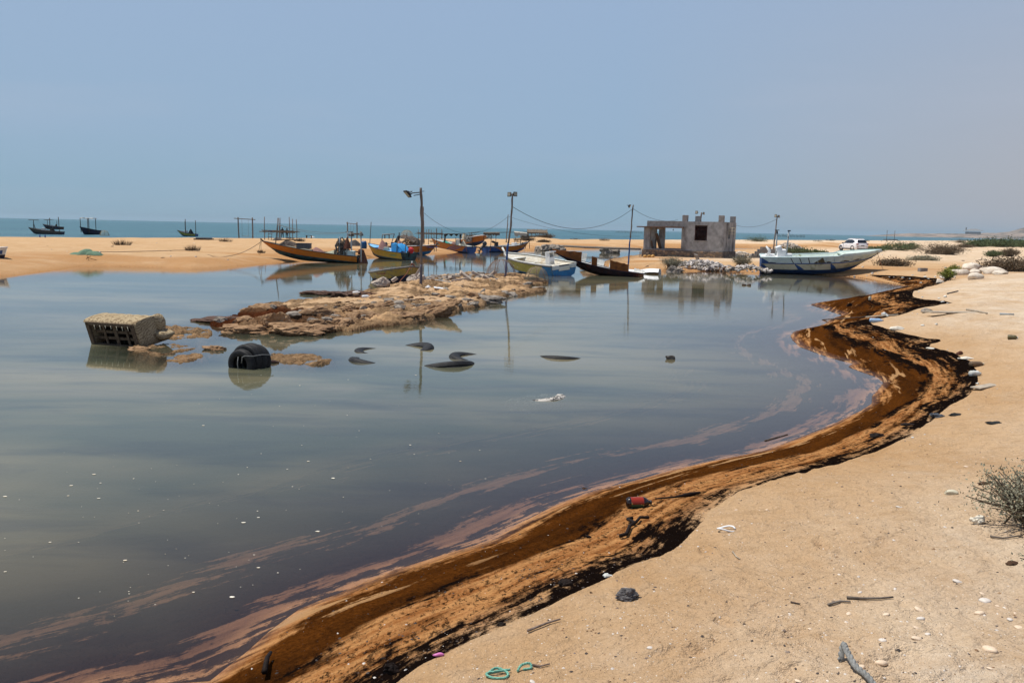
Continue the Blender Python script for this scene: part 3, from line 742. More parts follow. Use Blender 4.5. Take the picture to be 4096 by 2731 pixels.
# ================================================================== BOATS
class Hull:
    """t: 0 stern .. 1 bow, q: 0 keel .. 1 gunwale; local frame: x forward, y to port, keel at z = 0"""
    def __init__(s, L, B, h0, h1, rake=.6, rise=.25, chine=.8, fine=2.4, full=.42, stern=.88, sheer=1.8, flare=.3):
        s.__dict__.update(L=L, B=B, h0=h0, h1=h1, rake=rake, rise=rise, chine=chine, fine=fine, full=full, stern=stern, sheer=sheer, flare=flare)
    def bg(s, t):
        f = s.full
        w = (s.stern + (1 - s.stern) * (t / f)) if t < f else 1 - ((t - f) / (1 - f)) ** s.fine
        return max(s.B / 2 * w, .012)
    def zk(s, t): return s.rise * max(0, (t - .6) / .4) ** 2.0
    def zg(s, t): return s.h0 + (s.h1 - s.h0) * t ** s.sheer
    def pt(s, t, q, side=1, off=0.0):
        zk, zg, bg = s.zk(t), s.zg(t), s.bg(t)
        bc = bg * s.chine * (1 - .55 * max(0, (t - .5) / .5) ** 2)
        qc = s.flare
        if q < qc: y = bc * (q / qc); z = zk + (zg - zk) * qc * (q / qc) ** 1.3
        else:
            k = (q - qc) / (1 - qc); y = bc + (bg - bc) * (k ** .8); z = zk + (zg - zk) * q
        x = t * (s.L - s.rake * (1 - q) ** 1.1)
        return Vector((x, side * (y + off), z))
    def hull(s, mats, band=.45, name='hull', parent=None, curve=None, n=26):
        """mats: side, bottom, transom ; band: level (or function of t) where the bottom paint ends"""
        mb = MB()
        bf = band if callable(band) else (lambda t: band)
        for side in (1, -1):
            rows = []
            for i in range(n + 1):
                t = i / n; b = bf(t)
                qs = [0, s.flare * .5, s.flare, (s.flare + b) / 2 if b > s.flare else s.flare + .01, max(b, s.flare + .02), (b + 1) / 2, 1]
                rows.append([s.pt(t, q, side) for q in qs])
            w = len(rows[0]); vs = [p for r in rows for p in r]
            for j in range(w - 1):
                fs = [(i * w + j, i * w + j + 1, (i + 1) * w + j + 1, (i + 1) * w + j) for i in range(n)]
                mb.add(vs, [f if side > 0 else f[::-1] for f in fs], 1 if j < 4 else 0, True)
        qs = [0, s.flare * .5, s.flare, (s.flare + 1) / 2, 1]
        a = [s.pt(0, q, 1) for q in qs]; b = [s.pt(0, q, -1) for q in qs][1:]
        vs = a + b[::-1]
        mb.add(vs, [tuple(range(len(vs)))], 2)
        return mb.build(name, mats, parent)
    def inner(s, m, parent, floor=.3, n=22, name='inner_lining', th=.05, t1=.97):
        mb = MB(); rows = []
        for i in range(n + 1):
            t = .015 + (t1 - .015) * i / n
            zf = max(s.zk(t) + floor * s.h0, s.zk(t) + .06)
            bg = max(s.bg(t) - th, .004); p = s.pt(t, 1, 1)
            bcp = s.pt(t, .5, 1); bi = max(bcp.y - th, .003)
            qf = min(.9, max(.12, (zf - s.zk(t)) / (s.zg(t) - s.zk(t)))); fx = s.pt(t, qf, 1); fy = max(min(fx.y - th, bi), .002)
            rows.append([Vector((p.x, bg, p.z)), Vector((bcp.x, bi, (p.z + zf) / 2)), Vector((fx.x, fy, zf)), Vector((fx.x, 0, zf - .01)),
                         Vector((fx.x, -fy, zf)), Vector((bcp.x, -bi, (p.z + zf) / 2)), Vector((p.x, -bg, p.z))])
        mb.sheet(rows, smooth=False)
        mb.add([q for q in rows[0]], [tuple(range(7))])
        return mb.build(name, m, parent)
    def rail(s, m, parent, r=.035, name='gunwale', n=26, t0=0.0, transom=True, flat=1.0):
        mb = MB()
        for side in (1, -1):
            mb.tube([s.pt(t0 + (1 - t0) * i / n, 1, side) + Vector((0, 0, .01)) for i in range(n + 1)], r, 6)
        if transom: mb.tube([s.pt(0, 1, 1), s.pt(0, 1, -1)], r * .9, 6)
        return mb.build(name, m, parent)
    def patch(s, m, parent, pts, side, name='painted_stripe', off=.006, nt=10):
        """a painted shape: list of (t, q_low, q_high)"""
        mb = MB(); g = []
        for k in range(nt * (len(pts) - 1) + 1):
            i = min(k // nt, len(pts) - 2); f = (k - i * nt) / nt
            t, a, b = [pts[i][j] * (1 - f) + pts[i + 1][j] * f for j in range(3)]
            g.append([s.pt(t, a + (b - a) * w / 4, side, off) for w in range(5)])
        mb.sheet(g)
        return mb.build(name, m, parent)
    def deck(s, m, parent, t0, t1, drop=.02, name='foredeck', n=8):
        mb = MB(); g = []
        for i in range(n + 1):
            t = t0 + (t1 - t0) * i / n; p = s.pt(t, 1, 1)
            g.append([Vector((p.x, (s.bg(t) - .02) * w, p.z - drop + .02 * (1 - abs(w)))) for w in (-1, -.5, 0, .5, 1)])
        mb.sheet(g, smooth=False)
        e = g[0]; mb.add([q for q in e] + [q - Vector((0, 0, .10)) for q in e], [(i, i + 1, i + 6, i + 5) for i in range(4)])
        return mb.build(name, m, parent)
    def thwart(s, m, parent, t, z=.62, w=.22, name='thwart'):
        mb = MB(); p = s.pt(t, z, 1)
        mb.box((t * s.L, 0, p.z), (w, 2 * (p.y - .02), .035), bev=.006)
        return mb.build(name, m, parent)
def boat_root(A, B, L, zoff, label, pitch=0.0, roll=0.0, group='wooden fishing boats of the lagoon', cat='boat', name='fishing_boat'):
    """A: stern point, B: bow point on the water plane; the keel line runs between them"""
    d = Vector((B[0] - A[0], B[1] - A[1], 0)); yaw = math.atan2(d.y, d.x)
    e = Matrix.Rotation(yaw, 4, 'Z') @ Matrix.Rotation(-pitch, 4, 'Y') @ Matrix.Rotation(roll, 4, 'X')
    o = empty(name, (A[0], A[1], zoff), label=label, cat=cat, group=group)
    o.rotation_euler = e.to_euler()
    return o
def local(root, w):
    """world point in the frame of a root"""
    M = Matrix.Translation(root.location) @ root.rotation_euler.to_matrix().to_4x4()
    return M.inverted() @ Vector(w)
def posts(root, pts, m, r=.025, name='post', lean=0):
    for a, b in pts:
        MB().tube([a, ((a[0] + b[0]) / 2 + .01, (a[1] + b[1]) / 2 - .01, (a[2] + b[2]) / 2), b], r, 7).build(name, m, root)
def cloth_mound(c, size, seed, folds=7, n=26, m=10, pw=1.35):
    """draped heap: returns MB"""
    r = random.Random(seed); mb = MB(); g = []
    ph = [r.uniform(0, 6.28) for _ in range(4)]; px, py = r.uniform(-.15, .15), r.uniform(-.15, .15)
    for i in range(m + 1):
        k = i / m; row = []
        for j in range(n + 1):
            th = 2 * math.pi * j / n
            w = 1 + k * (.10 * math.sin(folds * th + ph[0]) + .08 * math.sin((folds + 4) * th + ph[1])) + .12 * math.sin(2 * th + ph[2])
            z = (1 - k ** pw) * (1 + .10 * math.sin(3 * th + ph[3]) * k)
            row.append(Vector((c[0] + size[0] * .5 * k * w * math.cos(th) + px * size[0] * (1 - k), c[1] + size[1] * .5 * k * w * math.sin(th) + py * size[1] * (1 - k), c[2] + size[2] * z)))
        g.append(row)
    mb.sheet(g)
    return mb
def tangle(c, size, seed, n=14, r=.02, m=0, k=14, mb=None):
    rr = random.Random(seed); mb = mb or MB()
    for _ in range(n):
        p = [rr.uniform(-1, 1), rr.uniform(-1, 1), rr.uniform(0, 1)]; v = [0, 0, 0]; pts = []
        for _ in range(k):
            for a in range(3):
                v[a] = v[a] * .6 + rr.uniform(-.35, .35) - p[a] * .12; p[a] += v[a]
            p[2] = max(p[2], .02)
            q = max(1.0, math.sqrt(p[0] ** 2 + p[1] ** 2 + (p[2]) ** 2))
            pts.append((c[0] + p[0] / q * size[0] / 2, c[1] + p[1] / q * size[1] / 2, c[2] + p[2] / q * size[2]))
        mb.tube(pts, r, 4, m)
    return mb
def outboard(parent, at, yaw=0.0, tilt=0.0, cowl=BLKP, leg=BLKP, s=1.0, name='outboard_motor', prop=None):
    """x forward; the motor hangs on the transom"""
    o = empty(name, at, rot=(0, -tilt, yaw)); o.parent = parent; o.scale = (s,) * 3
    mb = MB(); prof = [(.02, .34), (.10, .33), (.155, .28), (.175, .16), (.17, .04), (.13, -.02), (.02, -.03)]
    mb.lathe(prof, 14, M=Matrix.Diagonal((1.25, .85, 1, 1)) @ Matrix.Rotation(.3, 4, 'Z')); mb.build('cowling', cowl, o)
    mb = MB(); mb.box((-.02, 0, -.26), (.17, .10, .55), bev=.02); mb.box((-.08, 0, -.52), (.34, .16, .02), bev=.005); mb.box((-.04, 0, -.68), (.13, .055, .30), bev=.015)
    mb.tube([(.14, 0, -.78), (.0, 0, -.80), (-.20, 0, -.79)], [.02, .055, .045], 9)
    mb.box((.12, 0, -.10), (.20, .22, .10), bev=.02)
    mb.build('drive_leg', leg, o)
    mb = MB()
    for k in range(3):
        a = k * 2.094
        mb.add([(-.21, 0, -.79), (-.20, .12 * math.cos(a - .5), -.79 + .12 * math.sin(a - .5)), (-.24, .13 * math.cos(a), -.79 + .13 * math.sin(a)), (-.22, .11 * math.cos(a + .5), -.79 + .11 * math.sin(a + .5))], [(0, 1, 2, 3)], 0)
    mb.build('propeller', prop or leg, o, solid=.01)
    MB().tube([(.1, 0, .12), (.35, 0, .15), (.52, 0, .17)], .018, 6).build('tiller', leg, o)
    return o
def text_on(parent, body, size, m, loc, rot, name='lettering', hull=None):
    cu = bpy.data.curves.new(name, 'FONT'); cu.body = body; cu.size = size; cu.extrude = .002; cu.align_x = 'CENTER'; cu.align_y = 'CENTER'
    tmp = bpy.data.objects.new(name, cu); C.objects.link(tmp)
    me = bpy.data.meshes.new_from_object(tmp.evaluated_get(bpy.context.evaluated_depsgraph_get()))
    bpy.data.objects.remove(tmp)
    me.materials.clear(); me.materials.append(m)
    o = bpy.data.objects.new(name, me); C.objects.link(o); o.parent = parent; o.location = loc; o.rotation_euler = rot
    return o
def jerry(root_or_none, at, m, h=.5, w=.3, label=None, name='plastic_drum'):
    mb = MB(); mb.lathe([(.01, 0), (w * .42, 0), (w * .48, .03), (w * .5, h * .4), (w * .5, h * .6), (w * .47, h * .9), (w * .36, h), (.01, h)], 16, M=Matrix.Diagonal((1.1, .85, 1, 1)))
    mb.tube([(w * .3, 0, h), (w * .3, 0, h * 1.08)], .035, 8)
    mb.tube([(-w * .25, 0, h * .99), (-w * .15, 0, h * 1.09), (w * .05, 0, h * 1.09), (w * .12, 0, h * .99)], .016, 6)
    return mb.build(name, m, None, loc=at)
def world_of(root, p):
    return Matrix.Translation(root.location) @ root.rotation_euler.to_matrix().to_4x4() @ Vector(p)

CARGO = 'gear lying in the fishing boats'
# ---- 1: long orange boat with its bow on the sand
A, B = P(1432, 1052), P(1105, 1046)
d = (B - A); L = 6.85
b1 = boat_root(A, B, L, -.12, 'long orange fishing boat, bow on the sand bar, grey pipe frames at its stern', pitch=.055)
b1.rotation_euler.z = b1.rotation_euler.z
h = Hull(L, 1.75, .60, 1.18, rake=1.25, rise=.35, sheer=1.7, fine=2.2)
h.hull([ORANGE, TEAL, TEAL], lambda t: .40 + .13 * t - .20 * max(0, .3 - t), parent=b1)
h.inner(CREAMP, b1); h.rail(BLACKR, b1, .032)
h.deck(WOODG, b1, .80, .985)
for t in (.18, .45, .66): h.thwart(WOODG, b1, t, .8)
MB().tube([h.pt(1, 1, 1) + Vector((-.12, 0, -.02)), h.pt(1, 1, 1) + Vector((.02, 0, .09)), h.pt(1, 1, 1) + Vector((.10, .0, .16))], .05, 7).build('stem_post', WOODD, b1)
def bx(root, u, v, Y=None, dy=0.0):
    """local point in a boat's frame under a pixel, on the boat's centre plane (plus dy)"""
    M = Matrix.Translation(root.location) @ root.rotation_euler.to_matrix().to_4x4()
    Mi = M.inverted(); o = Mi @ Vector((0, 0, H)); dd = Mi.to_3x3() @ ray(u, v)
    t = (dy - o.y) / dd.y
    return o + dd * t
fr = [(bx(b1, 1359, 1011, dy=.5), bx(b1, 1359, 946, dy=.5)), (bx(b1, 1387, 1014, dy=.55), bx(b1, 1390, 927, dy=.55)), (bx(b1, 1446, 1020, dy=.6), bx(b1, 1444, 936, dy=.6)), (bx(b1, 1408, 1012, dy=-.5), bx(b1, 1406, 936, dy=-.5))]
for a_, b_ in fr: a_.z = .25
posts(b1, fr, METAL, .048, 'pipe_post')
MB().tube([fr[3][1], fr[2][1]], .06, 7).build('cross_bar', GREYC, b1)
tangle(fr[2][1] + Vector((0, 0, -.1)), (.3, .3, .28), 5, 10, .03).build('rope_lashing', ROPEG, b1)
tangle(fr[3][1] + Vector((0, 0, -.15)), (.4, .4, .3), 6, 10, .03).build('rope_lashing', ROPEG, b1)
mst = (bx(b1, 1102, 980, dy=.1), bx(b1, 1110, 898, dy=.1)); posts(b1, [mst], WOODG, .035, 'mast')
mb = MB(); a_, b_ = mst[1], fr[1][1] + Vector((0, 0, -.05))
mb.tube([a_.lerp(b_, k / 16) + Vector((0, 0, -.9 * (k / 16) * (1 - k / 16) * 1.0)) for k in range(17)], .014, 4)
mb.tube([a_.lerp(b_, k / 16) + Vector((0, .05, -1.35 * (k / 16) * (1 - k / 16))) for k in range(17)], .010, 4)
mb.build('stay_rope', ROPEG, b1)
MB().tube([bx(b1, 1382, 927, dy=.55), bx(b1, 1412, 927, dy=.4)], .02, 5).build('yard', WOODD, b1)
mb = MB(); p0 = h.pt(1, 1, 1)
mb.tube([p0 + Vector((.1, 0, .12)), p0 + Vector((.12, .05, -.35)), p0 + Vector((.20, .05, -.85)), p0 + Vector((.1, .1, -.98)), p0 + Vector((.0, .1, -.8)), p0 + Vector((.03, .1, -.3)), p0 + Vector((.02, 0, .1))], .016, 5)
mb.build('hanging_rope_loop', ROPE, b1)
MB().box((.62, .1, .75), (.72, .9, .42), bev=.02).build('storage_box', CYANW, b1)
# gear in it
q = world_of(b1, (1.15, .2, .55)); tag(tangle((0, 0, 0), (1.1, .9, 1.35), 11, 34, .035).build('rope_heap', DARKNET, loc=q), 'tall heap of dark ropes hung at the stern of the long orange boat', 'ropes', CARGO)
q = world_of(b1, (.72, .6, 1.1)); tag(cloth_mound((0, 0, 0), (.5, .5, .85), 3, 4).build('fender_bundle', BROWNC, loc=q), 'brown bundle standing on the box at the stern of the long orange boat', 'bundle', CARGO)
q = world_of(b1, (4.9, 0, .98)); mb = cloth_mound((0, 0, 0), (1.6, 1.0, .42), 4); mb.tube([(-.9, -.3, .42), (.9, .2, .44)], .04, 6); tag(mb.build('canvas_heap', GREYC, loc=q), 'grey canvas heap with a plank on the foredeck of the long orange boat', 'canvas', CARGO)
q = world_of(b1, (3.85, .1, .85)); tag(MB().box((0, 0, .19), (.95, .6, .34), bev=.03).box((0, 0, .38), (1.0, .65, .05), bev=.01).build('cool_box', DGREY, loc=q), 'dark grey lidded box amidships in the long orange boat', 'box', CARGO)
q = world_of(b1, (2.9, 0, .62)); tag(cloth_mound((0, 0, 0), (1.2, 1.1, .42), 5, 5).build('cloth_heap', PINKC, loc=q, rot=(0, 0, b1.rotation_euler.z)), 'dusty pink cloth heap amidships in the long orange boat', 'cloth', CARGO)
q = world_of(b1, (1.95, 0, .50)); tag(cloth_mound((0, 0, 0), (1.7, 1.15, .38), 6, 6).build('net_heap', PALENET, loc=q, rot=(0, 0, b1.rotation_euler.z)), 'pale fishing net spread along the middle of the long orange boat', 'net', CARGO)
q = world_of(b1, (.25, 0, .1)); m_ = outboard(b1, (-.18, 0, .75), 0, 0, BROWNC, BLKP, 1.1)
mb = cloth_mound((-.28, 0, .12), (.75, .7, .85), 8, 5); mb.build('motor_cover', BROWNC, b1)
mb = MB(); e_ = world_of(b1, h.pt(1, 1, 1)); g_ = G(850, 1027); g_.z += .02
mb.tube([e_.lerp(g_, k / 20) + Vector((0, 0, -1.5 * (k / 20) * (1 - k / 20))) for k in range(21)], .02, 5)
mb.tube([g_] + [Vector((P(u, v).x, P(u, v).y, h1(*P(u, v)[:2]) + .03)) for u, v in ((780, 1030), (700, 1031), (620, 1038), (530, 1043), (460, 1045), (385, 1043))], .02, 5)
tag(mb.build('mooring_rope', ROPE), 'long brown mooring rope running from the orange boat across the sand to an anchor', 'rope')

# ---- 2: yellow boat with sky-blue inside behind it
A, B = P(1636, 1041), P(1470, 1030) + Vector((-2.9, 2.6, 0)); B = P(1345, 1019)
L = 6.2
b2 = boat_root(A, B, L, -.20, 'yellow fishing boat with a sky blue inside and green lettering, behind the long orange boat', pitch=.02)
h = Hull(L, 1.8, .78, 1.25, rake=.9, rise=.3, sheer=1.9)
h.hull([YELLOW, TEAL, TEAL], lambda t: .38 + .08 * t, parent=b2)
h.inner(SKYB, b2, .55); h.rail(BLACKR, b2, .03)
h.deck(SKYB, b2, .70, .98); h.deck(SKYB, b2, .30, .42, .03, 'middle_deck'); h.thwart(SKYB, b2, .55, .9, .5)
side2 = 1
text_on(b2, 'TelSSJo', .30, TXTG, h.pt(.20, .72, 1, .012), Euler((math.pi / 2 - .10, 0, math.pi)), 'green_lettering')
outboard(b2, (-.15, 0, .86), .2, .55, REDC, BLKP, 1.15, prop=METAL)
ps = [(bx(b2, 1478, 990, dy=.2), bx(b2, 1484.5, 888, dy=.2))]; posts(b2, ps, WOODG, .028, 'punting_pole')
ps = [(bx(b2, 1524, 990, dy=-.4), bx(b2, 1530, 938, dy=-.4)), (bx(b2, 1561, 990, dy=-.4), bx(b2, 1577, 937, dy=-.4))]; posts(b2, ps, WOODG, .035)
MB().tube([ps[0][1], ps[1][1] + Vector((0, 0, .02))], .045, 6).build('cross_bar', ROPEG, b2)
ps = [(bx(b2, 1586, 1016, dy=.5), bx(b2, 1590, 952, dy=.5)), (bx(b2, 1620, 1018, dy=.5), bx(b2, 1626, 934, dy=.5))]; posts(b2, ps, WOODG, .03)
mb = MB(); g = []
for i in range(9):
    row = []
    for j in range(6):
        k = i / 8; row.append((.55 + k * 1.35, -.4 + .85 * j / 5, .86 + (.62 if k > .45 else .62 * (k / .45) ** .7) * (1 - .1 * abs(j - 2.5) / 2.5) + .03 * math.sin(j * 2 + i)))
    g.append(row)
mb.sheet(g); mb.sheet([[(.55 + 1.35 * i / 8, .45, z) for z in (.72, .86 + .6 * min(1, (i / 8) / .45) * .9)] for i in range(9)])
mb.sheet([[(1.9, -.4 + .85 * j / 5, z) for z in (.7, 1.47)] for j in range(6)])
tag(mb.build('blue_tarp', SKYC, loc=b2.location, rot=b2.rotation_euler), 'bright sky blue tarpaulin over a frame at the stern of the yellow boat', 'tarpaulin', CARGO)
q = world_of(b2, (bx(b2, 1467, 1000).x, .3, .78)); tag(jerry(None, q, BLUEP, .62, .50), 'dark blue plastic drum with a handle standing in the yellow boat', 'drum', CARGO)
q = world_of(b2, (bx(b2, 1536, 1000).x, 0, .70)); tag(cloth_mound((0, 0, 0), (1.15, 1.0, .95), 12, 6).build('cloth_heap', PINKC, loc=q), 'peaked dusty pink cloth heap amidships in the yellow boat', 'cloth', CARGO)
q = world_of(b2, (bx(b2, 1562, 1010).x, .4, .80)); tag(MB().box((0, 0, .15), (.42, .32, .30), bev=.04).tube([(.1, 0, .3), (.1, 0, .34)], .03, 8).build('water_canister', CREAMP, loc=q), 'cream plastic canister on the rim of the yellow boat', 'canister', CARGO)
q = world_of(b2, (bx(b2, 1597, 1000).x, -.1, .75)); tag(cloth_mound((0, 0, 0), (.9, .9, 1.0), 14, 6).build('cloth_heap', PINKC, loc=q), 'dusty pink cloth heap behind the blue tarpaulin of the yellow boat', 'cloth', CARGO)
q = world_of(b2, (bx(b2, 1410, 985).x, 0, .9)); tag(cloth_mound((0, 0, 0), (1.8, 1.2, .55), 15, 9).build('net_heap', DARKNET, loc=q), 'dark striped net heap on the bow of the yellow boat', 'net', CARGO)

# ---- 3: orange boat with a sagging brown awning
A, B = P(1548, 1013), P(1785, 1023)
L = 6.0
b3 = boat_root(A, B, L, -.16, 'orange boat with white rim and brown awning, bow pointing right behind the nearest lamp pole')
h = Hull(L, 1.8, .86, 1.12, rake=.85, rise=.3, sheer=2.6)
h.hull([ORANGE2, BLUES, ORANGE2], lambda t: .33 + .05 * t, parent=b3)
h.inner(WHITE, b3, .5); h.rail(BLACKR, b3, .028)
mb = MB()
for sd in (1, -1): mb.tube([h.pt(.35 + .64 * i / 14, 1, sd) + Vector((0, -.03 * sd, .045)) for i in range(15)], .03, 5)
mb.build('white_rim', WHITE2, b3)
MB().tube([h.pt(.98, 1, 1) + Vector((0, 0, 0)), h.pt(1, 1, 1) + Vector((.1, 0, .10)), h.pt(1, 1, 1) + Vector((.16, 0, .30))], .05, 6).tube([h.pt(1, 1, 1) + Vector((-.1, 0, .22)), h.pt(1, 1, 1) + Vector((.22, 0, .15))], .03, 5).build('stem_post', WOODG, b3)
ps = [(bx(b3, u0, 995, dy=s_), bx(b3, u1, v1, dy=s_)) for u0, u1, v1, s_ in ((1712, 1716, 917, -.3), (1737, 1736, 928, -.3), (1745, 1747, 912, .6), (1673, 1676, 950, -.6), (1590, 1589, 955, .6), (1622, 1626, 936, -.6))]
for a_, b_ in ps: a_.z = .5
posts(b3, ps[:2], WOODG, .03); posts(b3, ps[2:], WOODD, .028)
g = []
for i in range(11):
    k = i / 10; c0 = bx(b3, 1617 + 58 * k, 939 + 20 * k, dy=0)
    g.append([c0 + Vector((.02 * math.sin(i * 3 + j), -.7 + 1.4 * j / 8, -.10 * math.sin(k * 9) - .22 * (abs(j - 4) / 4) ** 2 + .04 * math.sin(j * 2.3 + i))) for j in range(9)])
MB().sheet(g).build('awning', GREYC, b3, solid=.03)
c0 = bx(b3, 1675, 960, dy=-.6); cloth_mound((c0.x - .1, -.6, c0.z - .35), (.45, .4, .55), 31, 5).build('awning_roll', GREYC, b3)
q = world_of(b3, (bx(b3, 1650, 985).x, 0, .8)); tag(tangle((0, 0, 0), (3.0, 1.5, .95), 41, 46, .02, 0, 16).build('branch_heap', STICK, loc=q, rot=(0, 0, b3.rotation_euler.z)), 'tangled heap of dry branches and wire under the brown awning', 'branches', CARGO)
q = world_of(b3, (bx(b3, 1582, 985).x, .2, .85)); mb = MB(); mb.box((0, 0, .55), (.25, .7, 1.15), rot=(0, .5, 0), bev=.08); mb.box((-.3, 0, .3), (.5, .6, .2), bev=.06); mb.tube([(.2, -.3, 0), (.25, -.3, 1.35), (.25, .3, 1.35), (.2, .3, 0)], .03, 6)
tag(mb.build('helm_seat', BLKP, loc=q), 'black tilted seat at the stern of the orange boat with the brown awning', 'seat', CARGO)
q = world_of(b3, (bx(b3, 1727, 990).x, 0, .88)); tag(cloth_mound((0, 0, 0), (1.0, .7, .28), 43, 4).build('plastic_sheet', BLUEP, loc=q), 'small blue plastic sheet heaped near the white bow rim', 'plastic sheet', CARGO)
outboard(b3, (-.15, 0, .9), 0, .1, DGREY, BLKP, 1.0)

# ---- 4: orange-brown boat with blue swooshes and ragged black awning
A, B = P(1886, 1011), P(1706, 1002)
L = 6.4
b4 = boat_root(A, B, L, -.15, 'dark orange boat with blue slanting stripes at its stern and a ragged black cloth frame')
h = Hull(L, 1.8, .80, 1.55, rake=.8, rise=.4, sheer=1.3)
h.hull([ORANGE2, BLUEH, BLUEH], lambda t: .34, parent=b4)
h.inner(WHITE, b4, .5); h.rail(BLACKR, b4, .028)
for k in range(3): h.patch(BLUEH, b4, [(.12 + .07 * k, .88, .95), (.22 + .09 * k, .60, .70), (.36 + .08 * k, .34, .42)], 1)
h.patch(BLUEH, b4, [(.01, .34, .98), (.05, .34, .8), (.12, .34, .36)], 1)
mb = MB()
pc = [(1780, 982, 1779, 935, .5), (1824, 990, 1823, 949, .7), (1842, 990, 1841, 934, .5), (1890, 990, 1887, 929, 0), (1780, 980, 1783, 934, -.6), (1842, 985, 1842, 934, -.6)]
ps = [(bx(b4, a, b, dy=e_), bx(b4, c_, d_, dy=e_)) for a, b, c_, d_, e_ in pc]
for a_, b_ in ps: a_.z = .6
posts(b4, ps, WOODD, .035)
MB().tube([bx(b4, 1780, 935), bx(b4, 1842, 936), bx(b4, 1918, 928)], .035, 6).build('ridge_pole', WOODG, b4)
for u0, s0, wd, hh in ((1779, 1, 8, 38), (1842, 2, 10, 36)):
    g = []
    for i in range(10):
        k = i / 9; w_ = wd * (1 - .5 * math.sin(k * 3.0)) * (1 - k * .15) * .5
        g.append([bx(b4, u0 + (-w_ if j == 0 else w_) + 3 * math.sin(k * 5 + s0) * k, 936 + hh * k, dy=.5 + .08 * math.sin(k * 7 + j)) for j in (0, 1)])
    MB().sheet(g).build('ragged_curtain', BLACKC, b4, solid=.02)
g = [[bx(b4, 1779 + 64 * i / 12, 935 + 3 * j + 2.2 * math.sin(i * 1.6) * j, dy=.5 - .06 * j) for j in (0, 1, 2)] for i in range(13)]
MB().sheet(g).build('ragged_valance', BLACKC, b4, solid=.02)
q = world_of(b4, (bx(b4, 1783, 985).x, 0, .85)); tag(cloth_mound((0, 0, 0), (1.5, 1.2, .45), 51, 6).build('net_heap', GREENT, loc=q), 'bright green net heap in the boat with the black cloth frame', 'net', CARGO)
q = world_of(b4, (bx(b4, 1831, 985).x, 0, .7)); tag(MB().box((0, 0, .35), (.48, .55, .75), bev=.03).box((-.05, 0, .76), (.3, .5, .1), rot=(0, -.3, 0), bev=.02).build('steering_console', WHITE, loc=q), 'pale steering console in the boat with the black cloth frame', 'console', CARGO)
q = world_of(b4, (bx(b4, 1812, 985).x, 0, .8)); tag(cloth_mound((0, 0, 0), (.8, .7, .5), 52, 6).build('cloth_heap', PINKC, loc=q), 'small pinkish cloth heap beside the pale steering console', 'cloth', CARGO)
q = world_of(b4, (bx(b4, 1858, 990).x, .3, .8)); tag(cloth_mound((0, 0, 0), (.9, .6, .62), 53, 3).build('motor_hood', CREAMP, loc=q), 'tan arched motor hood near the stern with blue stripes', 'hood', CARGO)

# ---- 5: white boat on the sand behind it, its bow rim turned to us
A, B = P(1868, 1000) + Vector((-2.2, 8, 0)), P(1906, 1000)
b5 = boat_root(A, B, 4.6, .28, 'white lined boat resting on the sand behind the boat with blue slanting stripes', roll=-.06, pitch=.07)
b5.location = (P(1850, 996).x, 101, .25); b5.rotation_euler = Euler((-.05, -.08, -.95))
h = Hull(5.2, 1.9, .8, 1.15, rake=.6, rise=.3, fine=3.2, full=.55)
h.hull([ORANGE2, BLUEH, WHITE], .3, parent=b5); h.inner(WHITE2, b5, .5); h.rail(WHITE2, b5, .05); h.deck(WHITE2, b5, .72, .97)
q = Vector((W(1856, 975, 98).x, 98, .9)); m5 = MB(); m5.box((0, 0, .55), (.42, .36, .55), bev=.08); m5.box((0, 0, .92), (.3, .28, .25), bev=.08); m5.build('outboard_cowl', CREAMP, b5, loc=local(b5, q))
tangle(local(b5, W(1875, 968, 97.5)), (1.0, .8, .7), 71, 16, .03).build('rope_pile', ROPEG, b5)

# ---- 6: blue and orange boat with two thatched awnings and a tilted motor
A, B = P(1942, 1008), P(2115, 1007)
L = 6.6
b6 = boat_root(A, B, L, -.16, 'orange fishing boat with frayed thatch awnings on dark posts and a tilted grey motor')
h = Hull(L, 1.9, .74, 1.30, rake=1.0, rise=.35, sheer=2.6)
h.hull([ORANGE, BLUEH, BLUEH], lambda t: .36 + .12 * max(0, t - .6) / .4, parent=b6)
h.inner(WHITE, b6, .5); h.rail(BLACKR, b6, .028); h.deck(WHITE, b6, .84, .98)
h.patch(BLUEH, b6, [(.01, .36, .98), (.12, .36, .9), (.28, .36, .40)], -1)
mb = MB()
for sd in (1, -1): mb.tube([h.pt(.02 + .97 * i / 14, 1, sd) + Vector((0, -.03 * sd, .04)) for i in range(15)], .028, 5)
mb.build('white_rim', WHITE2, b6)
MB().tube([h.pt(.98, 1, 1), h.pt(1, 1, 1) + Vector((.15, 0, .12)), h.pt(1, 1, 1) + Vector((.32, 0, .30))], .05, 6).build('stem_post', WOODD, b6)
pc = [(1933, 980, 1936, 930, .6), (1962, 988, 1966, 930, -.6), (1982, 978, 1984, 932, .6), (2080, 980, 2085, 932, -.6), (2102, 975, 2105, 948, .6), (2119, 976, 2113, 928, -.3), (2057, 966, 2061, 948, .6)]
ps = [(bx(b6, a, b, dy=e_), bx(b6, c_, d_, dy=e_)) for a, b, c_, d_, e_ in pc]
for a_, b_ in ps: a_.z = .5
posts(b6, ps, WOODD, .035)
MB().tube([bx(b6, 1934, 930), bx(b6, 2000, 930), bx(b6, 2060, 929), bx(b6, 2115, 929)], .035, 6).build('ridge_pole', WOODD, b6)
